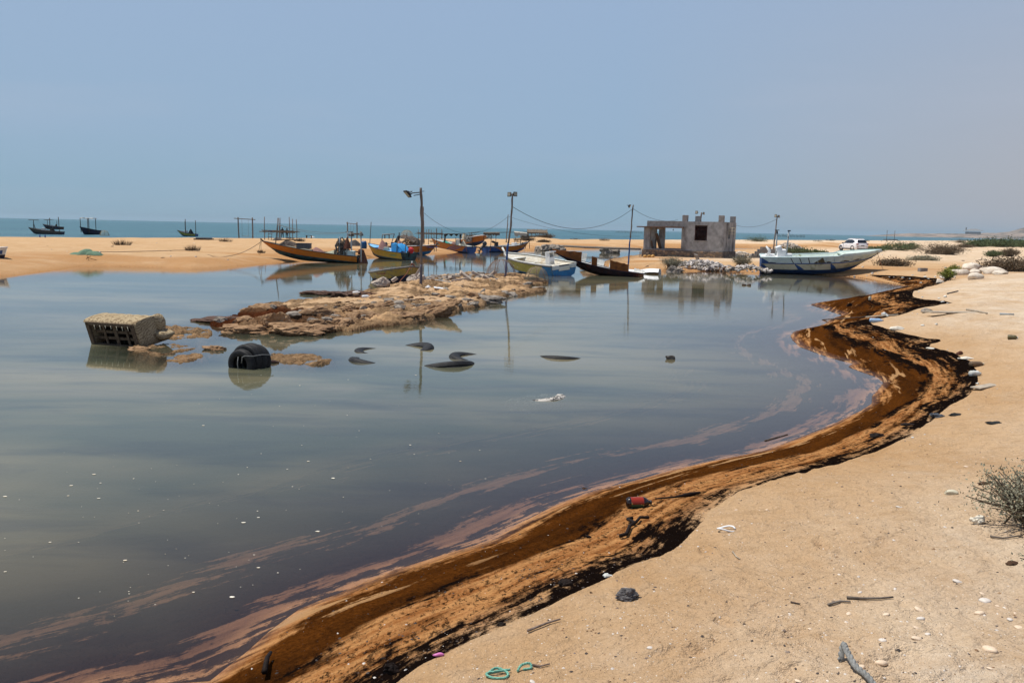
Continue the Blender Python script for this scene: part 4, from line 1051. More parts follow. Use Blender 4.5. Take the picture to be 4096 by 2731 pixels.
def frayed(root, u0, u1, v0, v1, m, seed, w=1.3, name='frayed_awning', slope=0, parent=None):
    r = random.Random(seed); mb = MB(); n_ = 16; g = []
    for i in range(n_ + 1):
        k = i / n_; row = []
        dp = r.uniform(.55, 1.0)
        for j in range(7):
            q = j / 6; s_ = (q - .25) * 2
            v = v0 + slope * k + (v1 - v0) * (0 if q < .3 else ((q - .3) / .7) ** 1.2) * dp
            row.append(bx(root, u0 + (u1 - u0) * k + r.uniform(-1, 1), v, dy=w / 2 - w * min(q, .45) / .45 if q < .45 else -w / 2))
        g.append(row)
    mb.sheet(g, smooth=False)
    return mb.build(name, m, root, solid=.03)
frayed(b6, 1934, 1999, 929, 944, THATCH, 3)
frayed(b6, 2057, 2108, 925, 947, THATCHP, 4, slope=6)
frayed(b6, 2086, 2112, 936, 958, THATCH, 6, w=.8)
outboard(b6, (-.25, 0, .95), 0, -1.05 + .35, DGREY, DGREY, 1.25)
MB().box((bx(b6, 2057, 990).x, 0, .85), (.45, .5, .7), bev=.04).tube([(bx(b6, 2062, 985).x, -.15, 1.15), (bx(b6, 2064, 985).x, .15, 1.15)], .1, 8).build('steering_console', WHITE2, b6)
MB().box((bx(b6, 1985, 985).x, 0, .9), (.3, .4, .75), bev=.04).tube([(bx(b6, 1972, 985).x, -.2, 1.25), (bx(b6, 1974, 985).x, .2, 1.3)], .13, 8).build('motor_stand', BLKP, b6)
cloth_mound((bx(b6, 2092, 990).x, 0, .85), (.8, .7, .4), 61, 4).build('anchor_sack', BLACKC, b6)

# ---- 7: small dirty yellow dinghy against the shelf
b7 = boat_root(P(1560, 1120), P(1640, 1138), 3.6, -.2, 'small dirty yellow dinghy with grey rim and faded red lettering beside the rock shelf', name='rowing_dinghy')
pb = P(1642, 1139); ps_ = Vector((P(1572, 1110).x, 41.4, 0))
dv = Vector((pb.x - ps_.x, pb.y - ps_.y, 0)); L = 4.3
b7.location = (pb.x - dv.normalized().x * L * .93, pb.y - dv.normalized().y * L * .93, -.24)
b7.rotation_euler = (Matrix.Rotation(math.atan2(dv.y, dv.x), 4, 'Z') @ Matrix.Rotation(-.035, 4, 'Y') @ Matrix.Rotation(.05, 4, 'X')).to_euler()
h = Hull(L, 2.0, .64, .94, rake=.35, rise=.18, sheer=1.5, fine=2.6, full=.35, chine=.72)
h.hull([YELLD, BLUED, GREYG], lambda t: .50 + .06 * math.sin(t * 9), parent=b7)
h.inner(GREYG, b7, .35); h.rail(GREYG, b7, .05)
for t in (.3, .6): h.thwart(WOODG, b7, t, .8)
MB().box((.04, .72, .66), (.3, .35, .16), bev=.02).build('corner_block', WHITE, b7)
MB().tube([h.pt(.97, 1, 1) + Vector((-.1, 0, -.05)), h.pt(.97, 1, 1) + Vector((-.08, 0, .26))], .035, 7).build('mooring_post', METAL, b7)
tangle(h.pt(.97, 1, 1) + Vector((-.1, 0, .0)), (.24, .24, .2), 77, 8, .02).build('rope_coil', ROPER, b7)
text_on(b7, 'M1LKnwn-nyfm', .17, TXTR, h.pt(.55, .84, -1, .012), Euler((math.pi / 2 - .30, 0, .13)), 'red_lettering')
e_ = world_of(b7, h.pt(.97, 1, 1) + Vector((-.1, 0, .12))); g_ = G(1580, 1140, spit_h) if False else P(1590, 1139, .12)
tag(MB().tube([e_, e_.lerp(g_, .3) + Vector((-.05, -.25, -.18)), e_.lerp(g_, .65) + Vector((-.05, -.2, -.10)), g_], .017, 5).build('mooring_line', ROPER), 'slack red-brown rope from the dinghy bow down to the rocks', 'rope')

# ---- 8: white, yellow and blue boat lying open beside the spit
L = 6.3
p_st = P(2262, 1107); p_bw = P(2052, 1062)
b8 = boat_root(p_st, p_bw, L, -.14, 'open white boat with yellow sides, blue stern and a white console inside')
dv = Vector((p_bw.x - p_st.x, p_bw.y - p_st.y, 0)).normalized()
b8.location = (P(2225, 1100).x + .45, P(2225, 1104).y + .3, -.20)
b8.rotation_euler = (Matrix.Rotation(math.atan2(6.1, -4.1), 4, 'Z') @ Matrix.Rotation(-.02, 4, 'Y') @ Matrix.Rotation(-.11, 4, 'X')).to_euler()
h = Hull(L, 2.15, .84, 1.18, rake=.75, rise=.3, sheer=1.8, fine=2.5)
h.hull([YELLOL, BLUES, BLUES], lambda t: .30 + .1 * t, parent=b8)
h.inner(CREAMD, b8, .45, th=.07); h.rail(GREYG, b8, .045)
h.patch(BLUES, b8, [(.003, .30, .985), (.12, .30, .985), (.24, .30, .34)], 1)
h.patch(BLUES, b8, [(.003, .30, .985), (.12, .30, .985), (.24, .30, .34)], -1)
mb = MB()
for sd in (1, -1): mb.tube([h.pt(.0 + .99 * i / 16, 1, sd) + Vector((0, -.06 * sd, .05)) for i in range(17)], .035, 5)
mb.build('inner_rim', WHITE, b8)
h.thwart(WHITE, b8, .80, .86, .55); h.thwart(WHITE, b8, .62, .66, .2); h.thwart(WHITE, b8, .55, .60, .16); h.thwart(CREAMD, b8, .08, .94, .8, 'stern_deck')
mb = MB()
for y_ in (-.16, .16): mb.box((1.35, y_, 1.02), (.42, .035, 1.0), bev=.008)
for z_ in (.62, .95, 1.22, 1.50): mb.box((1.35, 0, z_), (.42, .30, .03), bev=.004)
mb.box((1.5, 0, 1.25), (.03, .30, .55)); mb.box((1.22, 0, 1.54), (.5, .42, .07), rot=(0, .12, 0), bev=.01); mb.box((1.14, 0, 1.10), (.02, .30, .26))
mb.build('console', WHITE2, b8)
mb = MB(); mb.box((.02, -.62, .74), (.16, .5, .22), bev=.02); mb.box((.02, .62, .74), (.16, .5, .22), bev=.02); mb.build('transom_block', WHITE, b8)
mb = MB(); mb.box((-.02, 0, .66), (.06, .78, .26), bev=.02); mb.build('motor_cutout', CREAMD, b8)
MB().tube([h.pt(1, 1, 1) + Vector((-.25, 0, -.1)), h.pt(1, 1, 1) + Vector((.16, 0, .34))], .07, 5).build('bow_post', WHITE, b8)

# ---- 9: wreck of an orange boat with broken sides
L = 5.7
p_st = P(2556, 1107); p_bw = P(2330, 1098)
b9 = boat_root(p_st, p_bw, L, -.10, 'wrecked orange boat with broken sides and dark bottom, bow raised behind the open white boat')
b9.rotation_euler = (Matrix.Rotation(math.atan2(2.2, -5.2), 4, 'Z') @ Matrix.Rotation(-.085, 4, 'Y') @ Matrix.Rotation(.06, 4, 'X')).to_euler()
b9.location = (p_st.x + .1, p_st.y + .1, -.22)
h = Hull(L, 1.7, .40, 1.05, rake=1.5, rise=.45, sheer=2.2, fine=2.2)
def broken(h, side, segs, m, parent, name='broken_side', q0=.98):
    for (t0, t1, hh0, hh1) in segs:
        g = []
        for i in range(9):
            t = t0 + (t1 - t0) * i / 8; p = h.pt(t, 1, side); up = hh0 + (hh1 - hh0) * i / 8 + .02 * math.sin(i * 4)
            g.append([p, p + Vector((0, side * .10, up / 2)), p + Vector((0, side * .16, up))])
        MB().sheet(g, smooth=False).build(name, m, parent, solid=.03)
h.hull([WRECKB, WRECKB, WRECKO], .55, parent=b9); h.inner(WHITE, b9, .3); h.rail(BLUED, b9, .03)
broken(h, 1, [(.62, .995, .62, .16), (.44, .50, .50, .52), (.10, .30, .44, .52)], WRECKO, b9)
mb = MB(); g = []
broken(h, -1, [(.66, .98, .55, .16), (.46, .60, .36, .42), (.18, .40, .32, .30), (0, .12, .2, .25)], WHITE, b9, 'broken_far_side')
MB().tube([h.pt(1, 1, 1) + Vector((-.2, 0, .05)), h.pt(1, 1, 1) + Vector((.12, 0, .26))], .05, 5).build('stem_post', WOODG, b9)
w9 = boat_root(P(2640, 1096), P(2545, 1078), 3, -.05, 'overturned white hull fragment lying in the shallows behind the wrecked orange boat', name='hull_fragment', cat='wreckage')
w9.rotation_euler = (0.12, .05, math.atan2(1.2, -3.0))
mb = MB(); mb.sheet([[Vector((3.0 * i / 10, y_, z_ + .03 * math.sin(i))) for y_, z_ in ((-.35, .05), (-.33, .30), (-.1, .36), (.3, .33), (.5, .1))] for i in range(11)], smooth=False); mb.build('plank_shell', WHITE2, w9, solid=.04)
mb = MB(); mb.box((.55, -.30, .12), (.8, .1, .22), bev=.02); mb.box((1.4, -.36, .2), (.2, .1, .2), bev=.02); mb.build('broken_rib', ORANGE2, w9)

# ---- 10: the big white and blue launch
L = 8.6
p_st = P(3062, 1094); p_bw = P(3440, 1100)
b10 = boat_root(p_st, p_bw, L, -.10, 'large pale launch with blue bottom and slanted ribs, aground in front of the white car', name='large_launch')
ps_w = Vector((P(3056, 1094).x, 56.6, 0)); pb_w = Vector((W(3520, 1000, 54.8).x, 54.8, 0))
dv = (pb_w - ps_w)
b10.location = (ps_w.x, ps_w.y, -.06)
b10.rotation_euler = (Matrix.Rotation(math.atan2(dv.y, dv.x), 4, 'Z') @ Matrix.Rotation(-.0, 4, 'Y') @ Matrix.Rotation(.06, 4, 'X')).to_euler()
h = Hull(dv.length + .1, 2.7, 1.22, 1.72, rake=2.0, rise=.42, chine=.72, fine=3.6, full=.5, stern=.9, sheer=2.0, flare=.34)
def b10hull():
    mb = MB(); n = 32
    for side in (1, -1):
        lv = [(0, 1), (.17, 1), (.34, 1), (.345, 2), (.50, 2), (.655, 2), (.66, 3), (.69, 0), (.85, 0), (1.0, 0)]
        for a in range(len(lv) - 1):
            vs = []; 
            for i in range(n + 1):
                t = i / n; dip = 1 - .0 * t
                for q_ in (lv[a][0], lv[a + 1][0]):
                    qq = q_; off = .03 if lv[a][1] in (3,) else 0
                    vs.append(h.pt(t, min(qq * dip, 1), side, off))
            fs = [(2 * i, 2 * i + 1, 2 * i + 3, 2 * i + 2) for i in range(n)]
            mb.add(vs, fs if side > 0 else [f[::-1] for f in fs], {1: 1, 2: 2, 3: 3, 0: 0}[lv[a + 1][1]], True)
    qs = [0, .17, .34, .66, 1]
    a = [h.pt(0, q, 1) for q in qs]; b = [h.pt(0, q, -1) for q in qs][1:]
    mb.add(a + b[::-1], [tuple(range(9))], 1)
    return mb.build('hull', [CYANW, BLUEH, CREAMH, BLUEH], b10)
b10hull()
for i in range(12):
    t = .10 + .072 * i
    a_, b_ = h.pt(t, .985, -1, .012), h.pt(t + .045, .70, -1, .012)
    MB().tube([a_, a_.lerp(b_, .5) + Vector((0, -.004, 0)), b_], .022, 5).build('slanted_rib', CYANW if i not in (2, 3, 4) else WOODD, b10)
h.inner(MOLDG, b10, .5, th=.10); 
mb = MB()
for sd in (1, -1): mb.tube([h.pt(i / 28, 1, sd) + Vector((0, -.03 * sd, .02)) for i in range(29)], .055, 6)
mb.tube([h.pt(0, 1, 1), h.pt(0, 1, -1)], .055, 6); mb.build('gunwale', CYANW, b10)
MB().tube([h.pt(i / 28, .675, -1, .03) for i in range(29)], .03, 6).build('rubbing_strake', BLUEH, b10)
h.deck(WHITE2, b10, .005, .20, .0, 'stern_deck'); h.deck(MOLDG, b10, .66, .985, -.10, 'bow_deck')
# raised bow bulwark
for sd in (1, -1):
    g = []
    for i in range(15):
        t = .62 + .375 * i / 14; p = h.pt(t, 1, sd); u_ = .13 * min(1, i / 2)
        g.append([p + Vector((0, 0, .03)), p + Vector((0, sd * .02, .03 + u_))])
    MB().sheet(g, smooth=False).build('bulwark', CYANW, b10, solid=.04)
h.patch(BLUEH, b10, [(.002, .345, .65), (.03, .345, .58), (.075, .345, .36)], -1)
h.patch(BLUEH, b10, [(.002, .70, .98), (.025, .70, .90), (.075, .70, .72)], -1)
h.patch(BLUEH, b10, [(.31, .61, .65), (.36, .40, .54), (.375, .345, .50), (.43, .345, .355)], -1)
h.patch(BLUEH, b10, [(.63, .61, .65), (.68, .40, .54), (.695, .345, .50), (.75, .345, .355)], -1)
h.patch(BLUEH, b10, [(.955, .70, .72), (.975, .70, .85), (.998, .70, .985)], -1, name='bow_stripe')
for t0, t1, q0, q1 in ((.06, .13, .70, .75), (.47, .56, .70, .98), (.56, .62, .70, .78), (.69, .77, .72, .79), (.80, .88, .72, .80)):
    g = h.patch(ALGAE, b10, [(t0 + (0 if q1 < .9 else .0), q0, q0 + .02), (t0 + .4 * (t1 - t0), q0, q1), (t1, q0, q0 + .03)], -1, name='algae_streak', off=.008)
mb = MB(); mb.box((1.32, -.35, 1.42), (.55, .9, .62), bev=.05); mb.box((1.12, -.35, 1.78), (.35, .85, .3), rot=(0, -.35, 0), bev=.04); mb.box((1.75, -.4, 1.30), (.5, .8, .3), bev=.04); mb.build('wheelhouse_box', WHITE2, b10)
posts(b10, [((1.0, .3, 1.2), (.98, .3, 2.95)), ((1.62, -.5, 1.5), (1.68, -.5, 2.95))], METAL, .05, 'mast_pipe')
MB().box((.98, .3, 2.97), (.30, .22, .04), bev=.01).box((.99, .3, 2.80), (.11, .11, .16), bev=.02).build('mast_lamp', BLKP, b10)
MB().box((1.70, -.5, 2.99), (.20, .12, .07), bev=.02).tube([(1.64, -.5, 2.55), (1.68, -.5, 2.55)], .08, 8).build('mast_cap', BLKP, b10)
mb = MB(); mb.tube([(.45, -.2, 1.25), (.55, -.2, 1.6), (.3, -.2, 1.9)], [.12, .1, .05], 8); mb.box((.6, .1, 1.30), (.6, .8, .12), bev=.03); mb.build('towing_bitt', WHITE2, b10)
MB().tube([world_of(b10, h.pt(.97, .9, -1, .05)) - Vector(b10.location) * 0, G(3523, 1067)], .012, 4)
e_ = world_of(b10, h.pt(.955, 1, -1, .05)); g_ = G(3528, 1066)
tag(MB().tube([e_, e_.lerp(g_, .5) + Vector((0, 0, -.05)), g_], .014, 5).build('mooring_line', ROPER), 'thin reddish line hanging from the bow of the large launch to the sand', 'rope')

# ---- bow of a boat cut by the left edge
A, B = W(-310, 1040, 46), W(62, 1040, 46)
b11 = boat_root((A.x, 47.5), (B.x, 45.3), 5, .18, 'white boat with a dark bottom whose tip enters at the left picture edge', pitch=-.02)
h = Hull((Vector((A.x, 47.5)) - Vector((B.x, 45.3))).length, 1.8, .75, 1.02, rake=.45, rise=.12)
h.hull([WHITE, BLUED, BLUED], .55, parent=b11); h.inner(WHITE, b11); h.rail(WHITE2, b11, .035); h.patch(BLUEH, b11, [(.80, .6, .64), (.97, .6, .85)], -1)

# ---- boats at anchor on the sea
def sea_boat(u, v, Y, L, yaw, m1, m2, label, poles, canopy=None, gear=True, seed=1, hh=.7):
    p = W(u, v, Y); p.z = 0
    r = empty('fishing_boat', (p.x - math.cos(yaw) * L / 2, p.y - math.sin(yaw) * L / 2, -.18), yaw, label, 'boat', 'boats at anchor on the sea')
    h = Hull(L, 1.8, hh + .1, hh + .75, rake=.9, rise=.3)
    h.hull([m1, m2, m2], .42, parent=r); h.inner(GREYG, r); h.rail(BLACKR, r, .04)
    posts(r, [((x_, y_, .5), (x2, y2, z_)) for x_, y_, x2, y2, z_ in poles], WOODD, .06)
    if canopy:
        x0, x1, z0, mm_ = canopy; g = []
        rr = random.Random(seed)
        for i in range(9): g.append([(x0 + (x1 - x0) * i / 8, -.8 + .4 * j, z0 + rr.uniform(-.08, .05)) for j in range(5)])
        MB().sheet(g, smooth=False).build('canopy', mm_, r, solid=.06)
    if gear:
        cloth_mound((L * .3, 0, .6), (1.0, 1.0, .95), seed, 5).build('covered_motor', BLACKC, r)
        MB().box((L * .55, 0, .9), (.5, .6, .7), bev=.05).build('helm_box', WHITE, r)
    return r
sea_boat(182, 934, 144, 5.9, math.pi, GREYC, BLUED, 'low dark cluttered boat at far left with a T-shaped mast at its bow', [(5.0, 0, 4.9, 0, 2.6), (4.5, 0, 4.9, 0, 1.9), (.5, 0, .5, .1, 3.2), (2.1, 0, 2.1, 0, 3.0)], None, True, 3, .55)
MBt = MB().tube([(4.0, 0, 2.6), (5.8, 0, 2.6)], .05, 5); MBt.build('cross_bar', WOODD, [o for o in C.objects if o.name.startswith('fishing_boat')][-1])
sea_boat(210, 916, 215, 5.4, math.pi - .1, BLUED, RUST, 'dark red-trimmed boat on the sea beyond the low cluttered boat at far left', [(1.4, 0, 1.4, 0, 2.4), (4, 0, 4, 0, 2.6)], (2.8, 4.4, 2.6, GREYC), True, 7)
sea_boat(356, 936, 150, 4.8, -math.pi / 2 - .15, BLUED, BLUED, 'black boat with a ragged pale canopy seen bow-on upon the sea', [(3.4, .8, 3.4, .8, 3.1), (3.4, -.8, 3.4, -.9, 3.1), (1.5, .8, 1.5, .8, 3.1), (1.5, -.8, 1.5, -.8, 3.1)], (1.0, 3.6, 3.1, THATCHP), False, 9, .8)
sea_boat(748, 946, 152, 3.6, math.pi, YELLOL, BLUEH, 'small yellow and blue boat with three dark poles on the sea beyond the sand bar', [(.15, 0, .15, 0, 3.1), (1.9, .3, 1.9, .3, 3.3), (2.2, -.3, 2.2, -.3, 2.9)], None, True, 11, .5)
# ================================================================== THE HUT
CONC = mat('rough_cement_render', (0.345, 0.342, 0.338), (0.240, 0.238, 0.235), 2.2, .95, .8, 9, .02, c3=(0.15, 0.148, 0.145), sc3=.9, t3=(.50, .66), stretch=(1, 1, .8))
CONC2 = mat('grey_concrete', (0.30, 0.285, 0.27), (0.20, 0.19, 0.18), 5, .95, .6, 16, .015)
CONCL = mat('pale_concrete', (0.50, 0.42, 0.34), (0.38, 0.31, 0.25), 6, .95, .7, 20, .012)
BRICKW = mat('weathered_board', (0.20, 0.13, 0.09), (0.11, 0.07, 0.05), 8, .9, .5, stretch=(1, 1, 4))
IRON = mat('dark_red_ironwork', (0.055, 0.012, 0.011), (0.035, 0.010, 0.009), 20, .6, .2)
LAMPM = mat('lamp_housing', (0.035, 0.035, 0.037), None, 10, .6, .1)
LAMPG = mat('lamp_glass', (0.42, 0.38, 0.28), (0.30, 0.28, 0.22), 10, .25, 0)
def rubble_mat():
    n = NT('stone_plinth'); p = n.coord()
    v = n.voro(n.scale(p, (1, 1, 1.4)), 3.4, 'F1', 1); e = n.voro(n.scale(p, (1, 1, 1.4)), 3.4, 'DISTANCE_TO_EDGE')
    k = n.sep(v)[0]
    c = n.ramp(k, [(0, (.10, .08, .065)), (.35, (.20, .15, .11)), (.6, (.36, .24, .14)), (.8, (.15, .12, .10)), (1, (.42, .32, .22))])
    c = n.mix(n.rng(n.noise(p, 14, 5), .4, .7, 0, .5), c, (.12, .10, .085))
    c = n.mix(n.rng(e, .10, .03), c, (.12, .105, .09))
    return n.finish(n.pbsdf(c, .95, 0, .2, n.bump(n.ma('ADD', n.rng(e, 0, .15), n.noise(p, 20, 4)), 1.0, .03)))
PLINTH = rubble_mat()
a = math.radians(28.6)
hx, hy = 11.92, 76.0
hut = empty('cement_hut', (hx, hy, .38), label='unfinished grey cement hut with an open porch, red barred window and stone plinth', cat='hut', rot=(0, 0, -a))
# local: x along the facade (right), y into depth
FW, DP, ZP, ZR = 7.25, 4.45, .62, 3.22
MB().box((FW / 2, DP / 2, ZP / 2 - .4), (FW + .22, DP + .22, ZP + .8), bev=.04, jit=.02).build('plinth', PLINTH, hut)
MB().box((1.8, DP / 2, ZP + .045), (3.7, DP + .12, .09), bev=.01).build('porch_floor', CONC2, hut)
x0 = 3.55; mb = MB()
th = .22; X0, X1 = x0, FW
wx0, wx1, wz0, wz1 = x0 + 1.20, x0 + 2.32, 1.55, 2.88   # window
# front wall with its opening, butted pieces
mb.box(((X0 + wx0) / 2, th / 2, (ZP + ZR) / 2), (wx0 - X0, th, ZR - ZP)); mb.box(((wx1 + X1) / 2, th / 2, (ZP + ZR) / 2), (X1 - wx1, th, ZR - ZP))
mb.box(((wx0 + wx1) / 2, th / 2, (ZP + wz0) / 2), (wx1 - wx0, th, wz0 - ZP)); mb.box(((wx0 + wx1) / 2, th / 2, (wz1 + ZR) / 2), (wx1 - wx0, th, ZR - wz1))
mb.box(((X0 + X1) / 2, DP - th / 2, (ZP + ZR) / 2), (X1 - X0, th, ZR - ZP))
mb.box((X0 + th / 2, DP / 2, (ZP + ZR) / 2), (th, DP - 2 * th, ZR - ZP))
# right wall with a slot window
sy0, sy1, sz0, sz1 = 2.0, 2.75, 1.75, 2.65
mb.box((X1 - th / 2, (th + sy0) / 2, (ZP + ZR) / 2), (th, sy0 - th, ZR - ZP)); mb.box((X1 - th / 2, (sy1 + DP - th) / 2, (ZP + ZR) / 2), (th, DP - th - sy1, ZR - ZP))
mb.box((X1 - th / 2, (sy0 + sy1) / 2, (ZP + sz0) / 2), (th, sy1 - sy0, sz0 - ZP)); mb.box((X1 - th / 2, (sy0 + sy1) / 2, (sz1 + ZR) / 2), (th, sy1 - sy0, ZR - sz1))
mb.build('wall', CONC, hut)
mb = MB(); mb.box((X1 + .035, .20, (ZP + ZR) / 2), (.07, .40, ZR - ZP - .01), bev=.008); mb.build('corner_pier', CONC, hut)
mb = MB(); mb.box((X1 + .03, 1.55, (ZP + ZR) / 2), (.06, .35, ZR - ZP - .01), bev=.008); mb.build('corner_pier', CONC, hut)
mb = MB(); mb.box((X1 + .035, DP - .35, (ZP + ZR) / 2), (.07, .70, ZR - ZP - .01), bev=.008); mb.build('corner_pier', CONC, hut)
MB().box((x0 + 1.85, DP / 2, ZR - .06), (3.65, DP - .1, .12)).build('roof_slab', CONC2, hut)
w = empty('window', ((wx0 + wx1) / 2, .02, (wz0 + wz1) / 2)); w.parent = hut
WW, WH = wx1 - wx0, wz1 - wz0
mb = MB(); mb.box((0, .02, WH / 2 - .02), (WW, .05, .04)); mb.box((0, .02, -WH / 2 + .02), (WW, .05, .04)); mb.box((-WW / 2 + .02, .02, 0), (.04, .05, WH - .08)); mb.box((WW / 2 - .02, .02, 0), (.04, .05, WH - .08)); mb.box((0, .02, WH * .22), (WW - .08, .04, .03)); mb.build('window_frame', IRON, w)
mb = MB()
for i in range(13): mb.tube([(-WW / 2 + .06 + i * (WW - .12) / 12, .02, -WH / 2 + .04), (-WW / 2 + .06 + i * (WW - .12) / 12, .02, WH * .21)], .010 if i % 4 else .018, 5)
for i in range(4): mb.tube([(-WW / 2 + .05, .02, WH * .27 + i * .075), (WW / 2 - .05, .02, WH * .27 + i * .075)], .010, 5)
tag(mb.build('window_bars', IRON, w), kind='stuff')
MB().box((0, -.045, WH / 2 + .04), (WW + .10, .07, .05), bev=.006).build('lintel_edge', CONC2, w)
MB().box((0, -.05, -WH / 2 - .025), (WW + .06, .08, .04), bev=.006).build('sill', CONC2, w)
mb = MB(); sw = empty('side_grille', (X1 + .03, sy0, 2.45)); sw.parent = hut
for z_ in (-.28, 0, .28): mb.tube([(0, 0, z_), (.55, -.05, z_)], .018, 5)
for q in (.02, .28, .55): mb.tube([(q, -.05 * q, -.28), (q, -.05 * q, .28)], .018, 5)
mb.build('grille_frame', CREAMP, sw)
for (px_, py_, hh_) in ((X0 + .22, .22, .56), (X1 - .22, .22, .56), (X0 + .22, DP - .22, .56), (X1 - .22, DP - .22, .56)):
    MB().box((px_, py_, ZR + hh_ / 2), (.44, .44, hh_), bev=.02, jit=.01, seed=int(px_ * 10 + py_)).build('column_stub', CONC2, hut)
# porch
for k, (px_, py_, w_, d_) in enumerate(((.28, .18, .58, .34), (.30, 1.95, .50, .34), (.33, DP - .22, .55, .36))):
    MB().box((px_, py_, (ZP + .09 + 2.62) / 2), (w_, d_, 2.62 - ZP - .09), bev=.02, jit=.01, seed=k).build('porch_column', CONC, hut)
MB().box((1.62, DP / 2 - .25, 2.68), (4.3, DP + .55, .10), bev=.01).build('porch_roof', BRICKW, hut)
mb = MB(); mb.box((1.9, .12, 2.98), (3.3, .14, .50), bev=.02, jit=.012, seed=3); mb.build('roof_parapet', CONC2, hut)
for y_ in (.2, 2.0, 4.1):
    MB().tube([(-.05, y_, 2.56), (.62, y_, 2.55)], .085, 9).build('roof_beam_end', CONCL, hut)
MB().box((1.9, DP / 2 - .1, 2.745), (3.4, DP - .3, .03)).build('roof_fill', CONC2, hut)
mb = MB(); mb.tube([(2.45, 1.0, 2.63), (2.45, 1.0, 2.50)], .008, 4); mb.lathe([(.01, 2.50), (.05, 2.46), (.06, 2.42), (.01, 2.38)], 10, M=Matrix.Translation((2.45, 1.0, 0))); mb.build('hanging_bulb', LAMPM, hut)
tag(MB().box((0, 0, 0), (.30, .04, 1.5), bev=.004).build('leaning_plank', BRICKW, loc=(hx + 1.55, hy + 1.0, 1.75), rot=(.10, -.28, -a)), 'dark board leaning between the porch columns of the hut', 'board')
tag(MB().box((0, 0, 0), (.20, .04, .8), bev=.004).build('leaning_plank', BRICKW, loc=(hx + .98, hy + 1.1, 1.40), rot=(.08, -.25, -a)), 'short dark board leaning beside the left porch column', 'board')
mb = MB()
for i in range(5): mb.tube([(.0 + .09 * i, 0, .03), (.05 + .05 * i, .02, .55 + .07 * math.sin(i * 2))], .018, 5)
p = G(2556, 1030); tag(mb.build('stick_bundle', STICK, loc=p), 'few bent sticks standing at the left corner of the hut plinth', 'sticks')
mb = MB()
for i, dx in enumerate((0, .36, .68)): mb.rock((dx, 0, .12), (.36, .24, .24), 5 + i, 2, amp=.08, smooth=True)
p = G(2580, 1030); tag(mb.build('float_string', mat('orange_yellow_float', (.62, .36, .10), (.5, .25, .06), 9, .6, .2), loc=p), 'string of orange-yellow net floats lying before the hut porch', 'floats')

# ================================================================== LAMP POLES AND WIRES
POLEW = mat('weathered_pole_wood', (0.23, 0.19, 0.16), (0.12, 0.096, 0.08), 10, .95, .9, 30, .008, c3=(.24, .21, .19), sc3=3, t3=(.55, .7), stretch=(1, 1, .15))
POLEB = mat('blue_painted_pole', (0.030, 0.085, 0.24), (0.05, 0.10, 0.22), 10, .8, .4, c3=(0.13, 0.12, 0.13), sc3=5, t3=(.58, .7), stretch=(1, 1, .3))
POLEG = mat('worn_blue_grey_pole', (0.15, 0.135, 0.135), (0.10, 0.10, 0.13), 8, .9, .5, c3=(0.06, 0.09, 0.21), sc3=4, t3=(.55, .68), stretch=(1, 1, .3))
def floodlight(parent, at, yaw, tilt, s=.42):
    o = empty('floodlight', at, rot=(tilt, 0, yaw)); o.parent = parent
    mb = MB(); mb.box((0, 0, 0), (s, .06, s * 1.15), bev=.012)
    for k in range(6): mb.box((-s * .4 + k * s * .16, .05, 0), (.012, .05, s * .7))
    mb.build('housing', LAMPM, o)
    MB().box((0, -.0325, 0), (s * .80, .005, s * .85)).build('glass', LAMPG, o)
    MB().tube([(-s * .5, .02, 0), (-s * .5, .18, -.02), (s * .5, .18, -.02), (s * .5, .02, 0)], .014, 5).build('bracket', LAMPM, o)
    return o
def pole(base, pts, r0, r1, label, blue=None, bmat=None, lights=(), sink=.5):
    """pts: offsets (x, z) from the base"""
    o = empty('lamp_pole', base, label=label, cat='pole', group='wooden poles round the lagoon')
    P_ = [(0, 0, -sink)] + [(x, 0.0, z) for x, z in pts]
    # bend smoothly and knobbly
    zs = [p[2] for p in P_]; xs = [p[0] for p in P_]; top = zs[-1]
    n = 26; allp = []
    rr = random.Random(int(base[0] * 10))
    for i in range(n + 1):
        z = -sink + (top + sink) * i / n
        x = float(np.interp(z, zs, xs)) + .012 * math.sin(z * 3.1) + .008 * math.sin(z * 7.7)
        allp.append((x, .01 * math.sin(z * 2.3 + 1), z))
    rad = [(r0 + (r1 - r0) * i / n) * (1 + .07 * math.sin(i * 1.9) + rr.uniform(-.04, .04)) for i in range(n + 1)]
    if blue:
        k = max(2, min(n - 1, int((blue + sink) / (top + sink) * n)))
        MB().tube(allp[:k + 1], rad[:k + 1], 10).build('painted_foot', bmat or POLEB, o)
        MB().tube(allp[k:], rad[k:], 10).build('shaft', POLEW, o)
    else: MB().tube(allp, rad, 10).build('shaft', POLEW, o)
    for l in lights: floodlight(o, *l)
    return o
def sag(p, q, s, r, label, n=26, m=None):
    p = Vector(p); q = Vector(q)
    return tag(MB().tube([p.lerp(q, i / n) + Vector((0, 0, -4 * s * (i / n) * (1 - i / n))) for i in range(n + 1)], r, 5).build('overhead_wire', m or WIRE), label, 'wire', 'overhead wires between the poles')
b = P(1682, 1142, .27); Y1 = b.y
pole(b, [(0, 0), (.02, 1.0), (.03, 1.6), (.055, 2.3), (.01, 2.9), (.04, 3.3), (.0, 3.98)], .058, .052, 'nearest wooden lamp pole on the rock shelf, one floodlight tilted to the left', 1.05, POLEG, [((-.55, .0, 3.72), math.radians(-60), .75, .30)])
o_ = [o for o in C.objects if o.name.startswith('lamp_pole')][-1]
mb = MB(); mb.tube([(0, 0, 3.80), (-.35, 0, 3.76), (-.45, 0, 3.70)], .022, 5); mb.tube([(-.02, 0, 3.72), (-.30, .02, 3.66)], .018, 5); mb.tube([(0, 0, 3.84), (.14, 0, 3.84)], .012, 5); mb.build('lamp_arm', LAMPM, o_)
b = P(2021, 1104, .20); Y2 = b.y
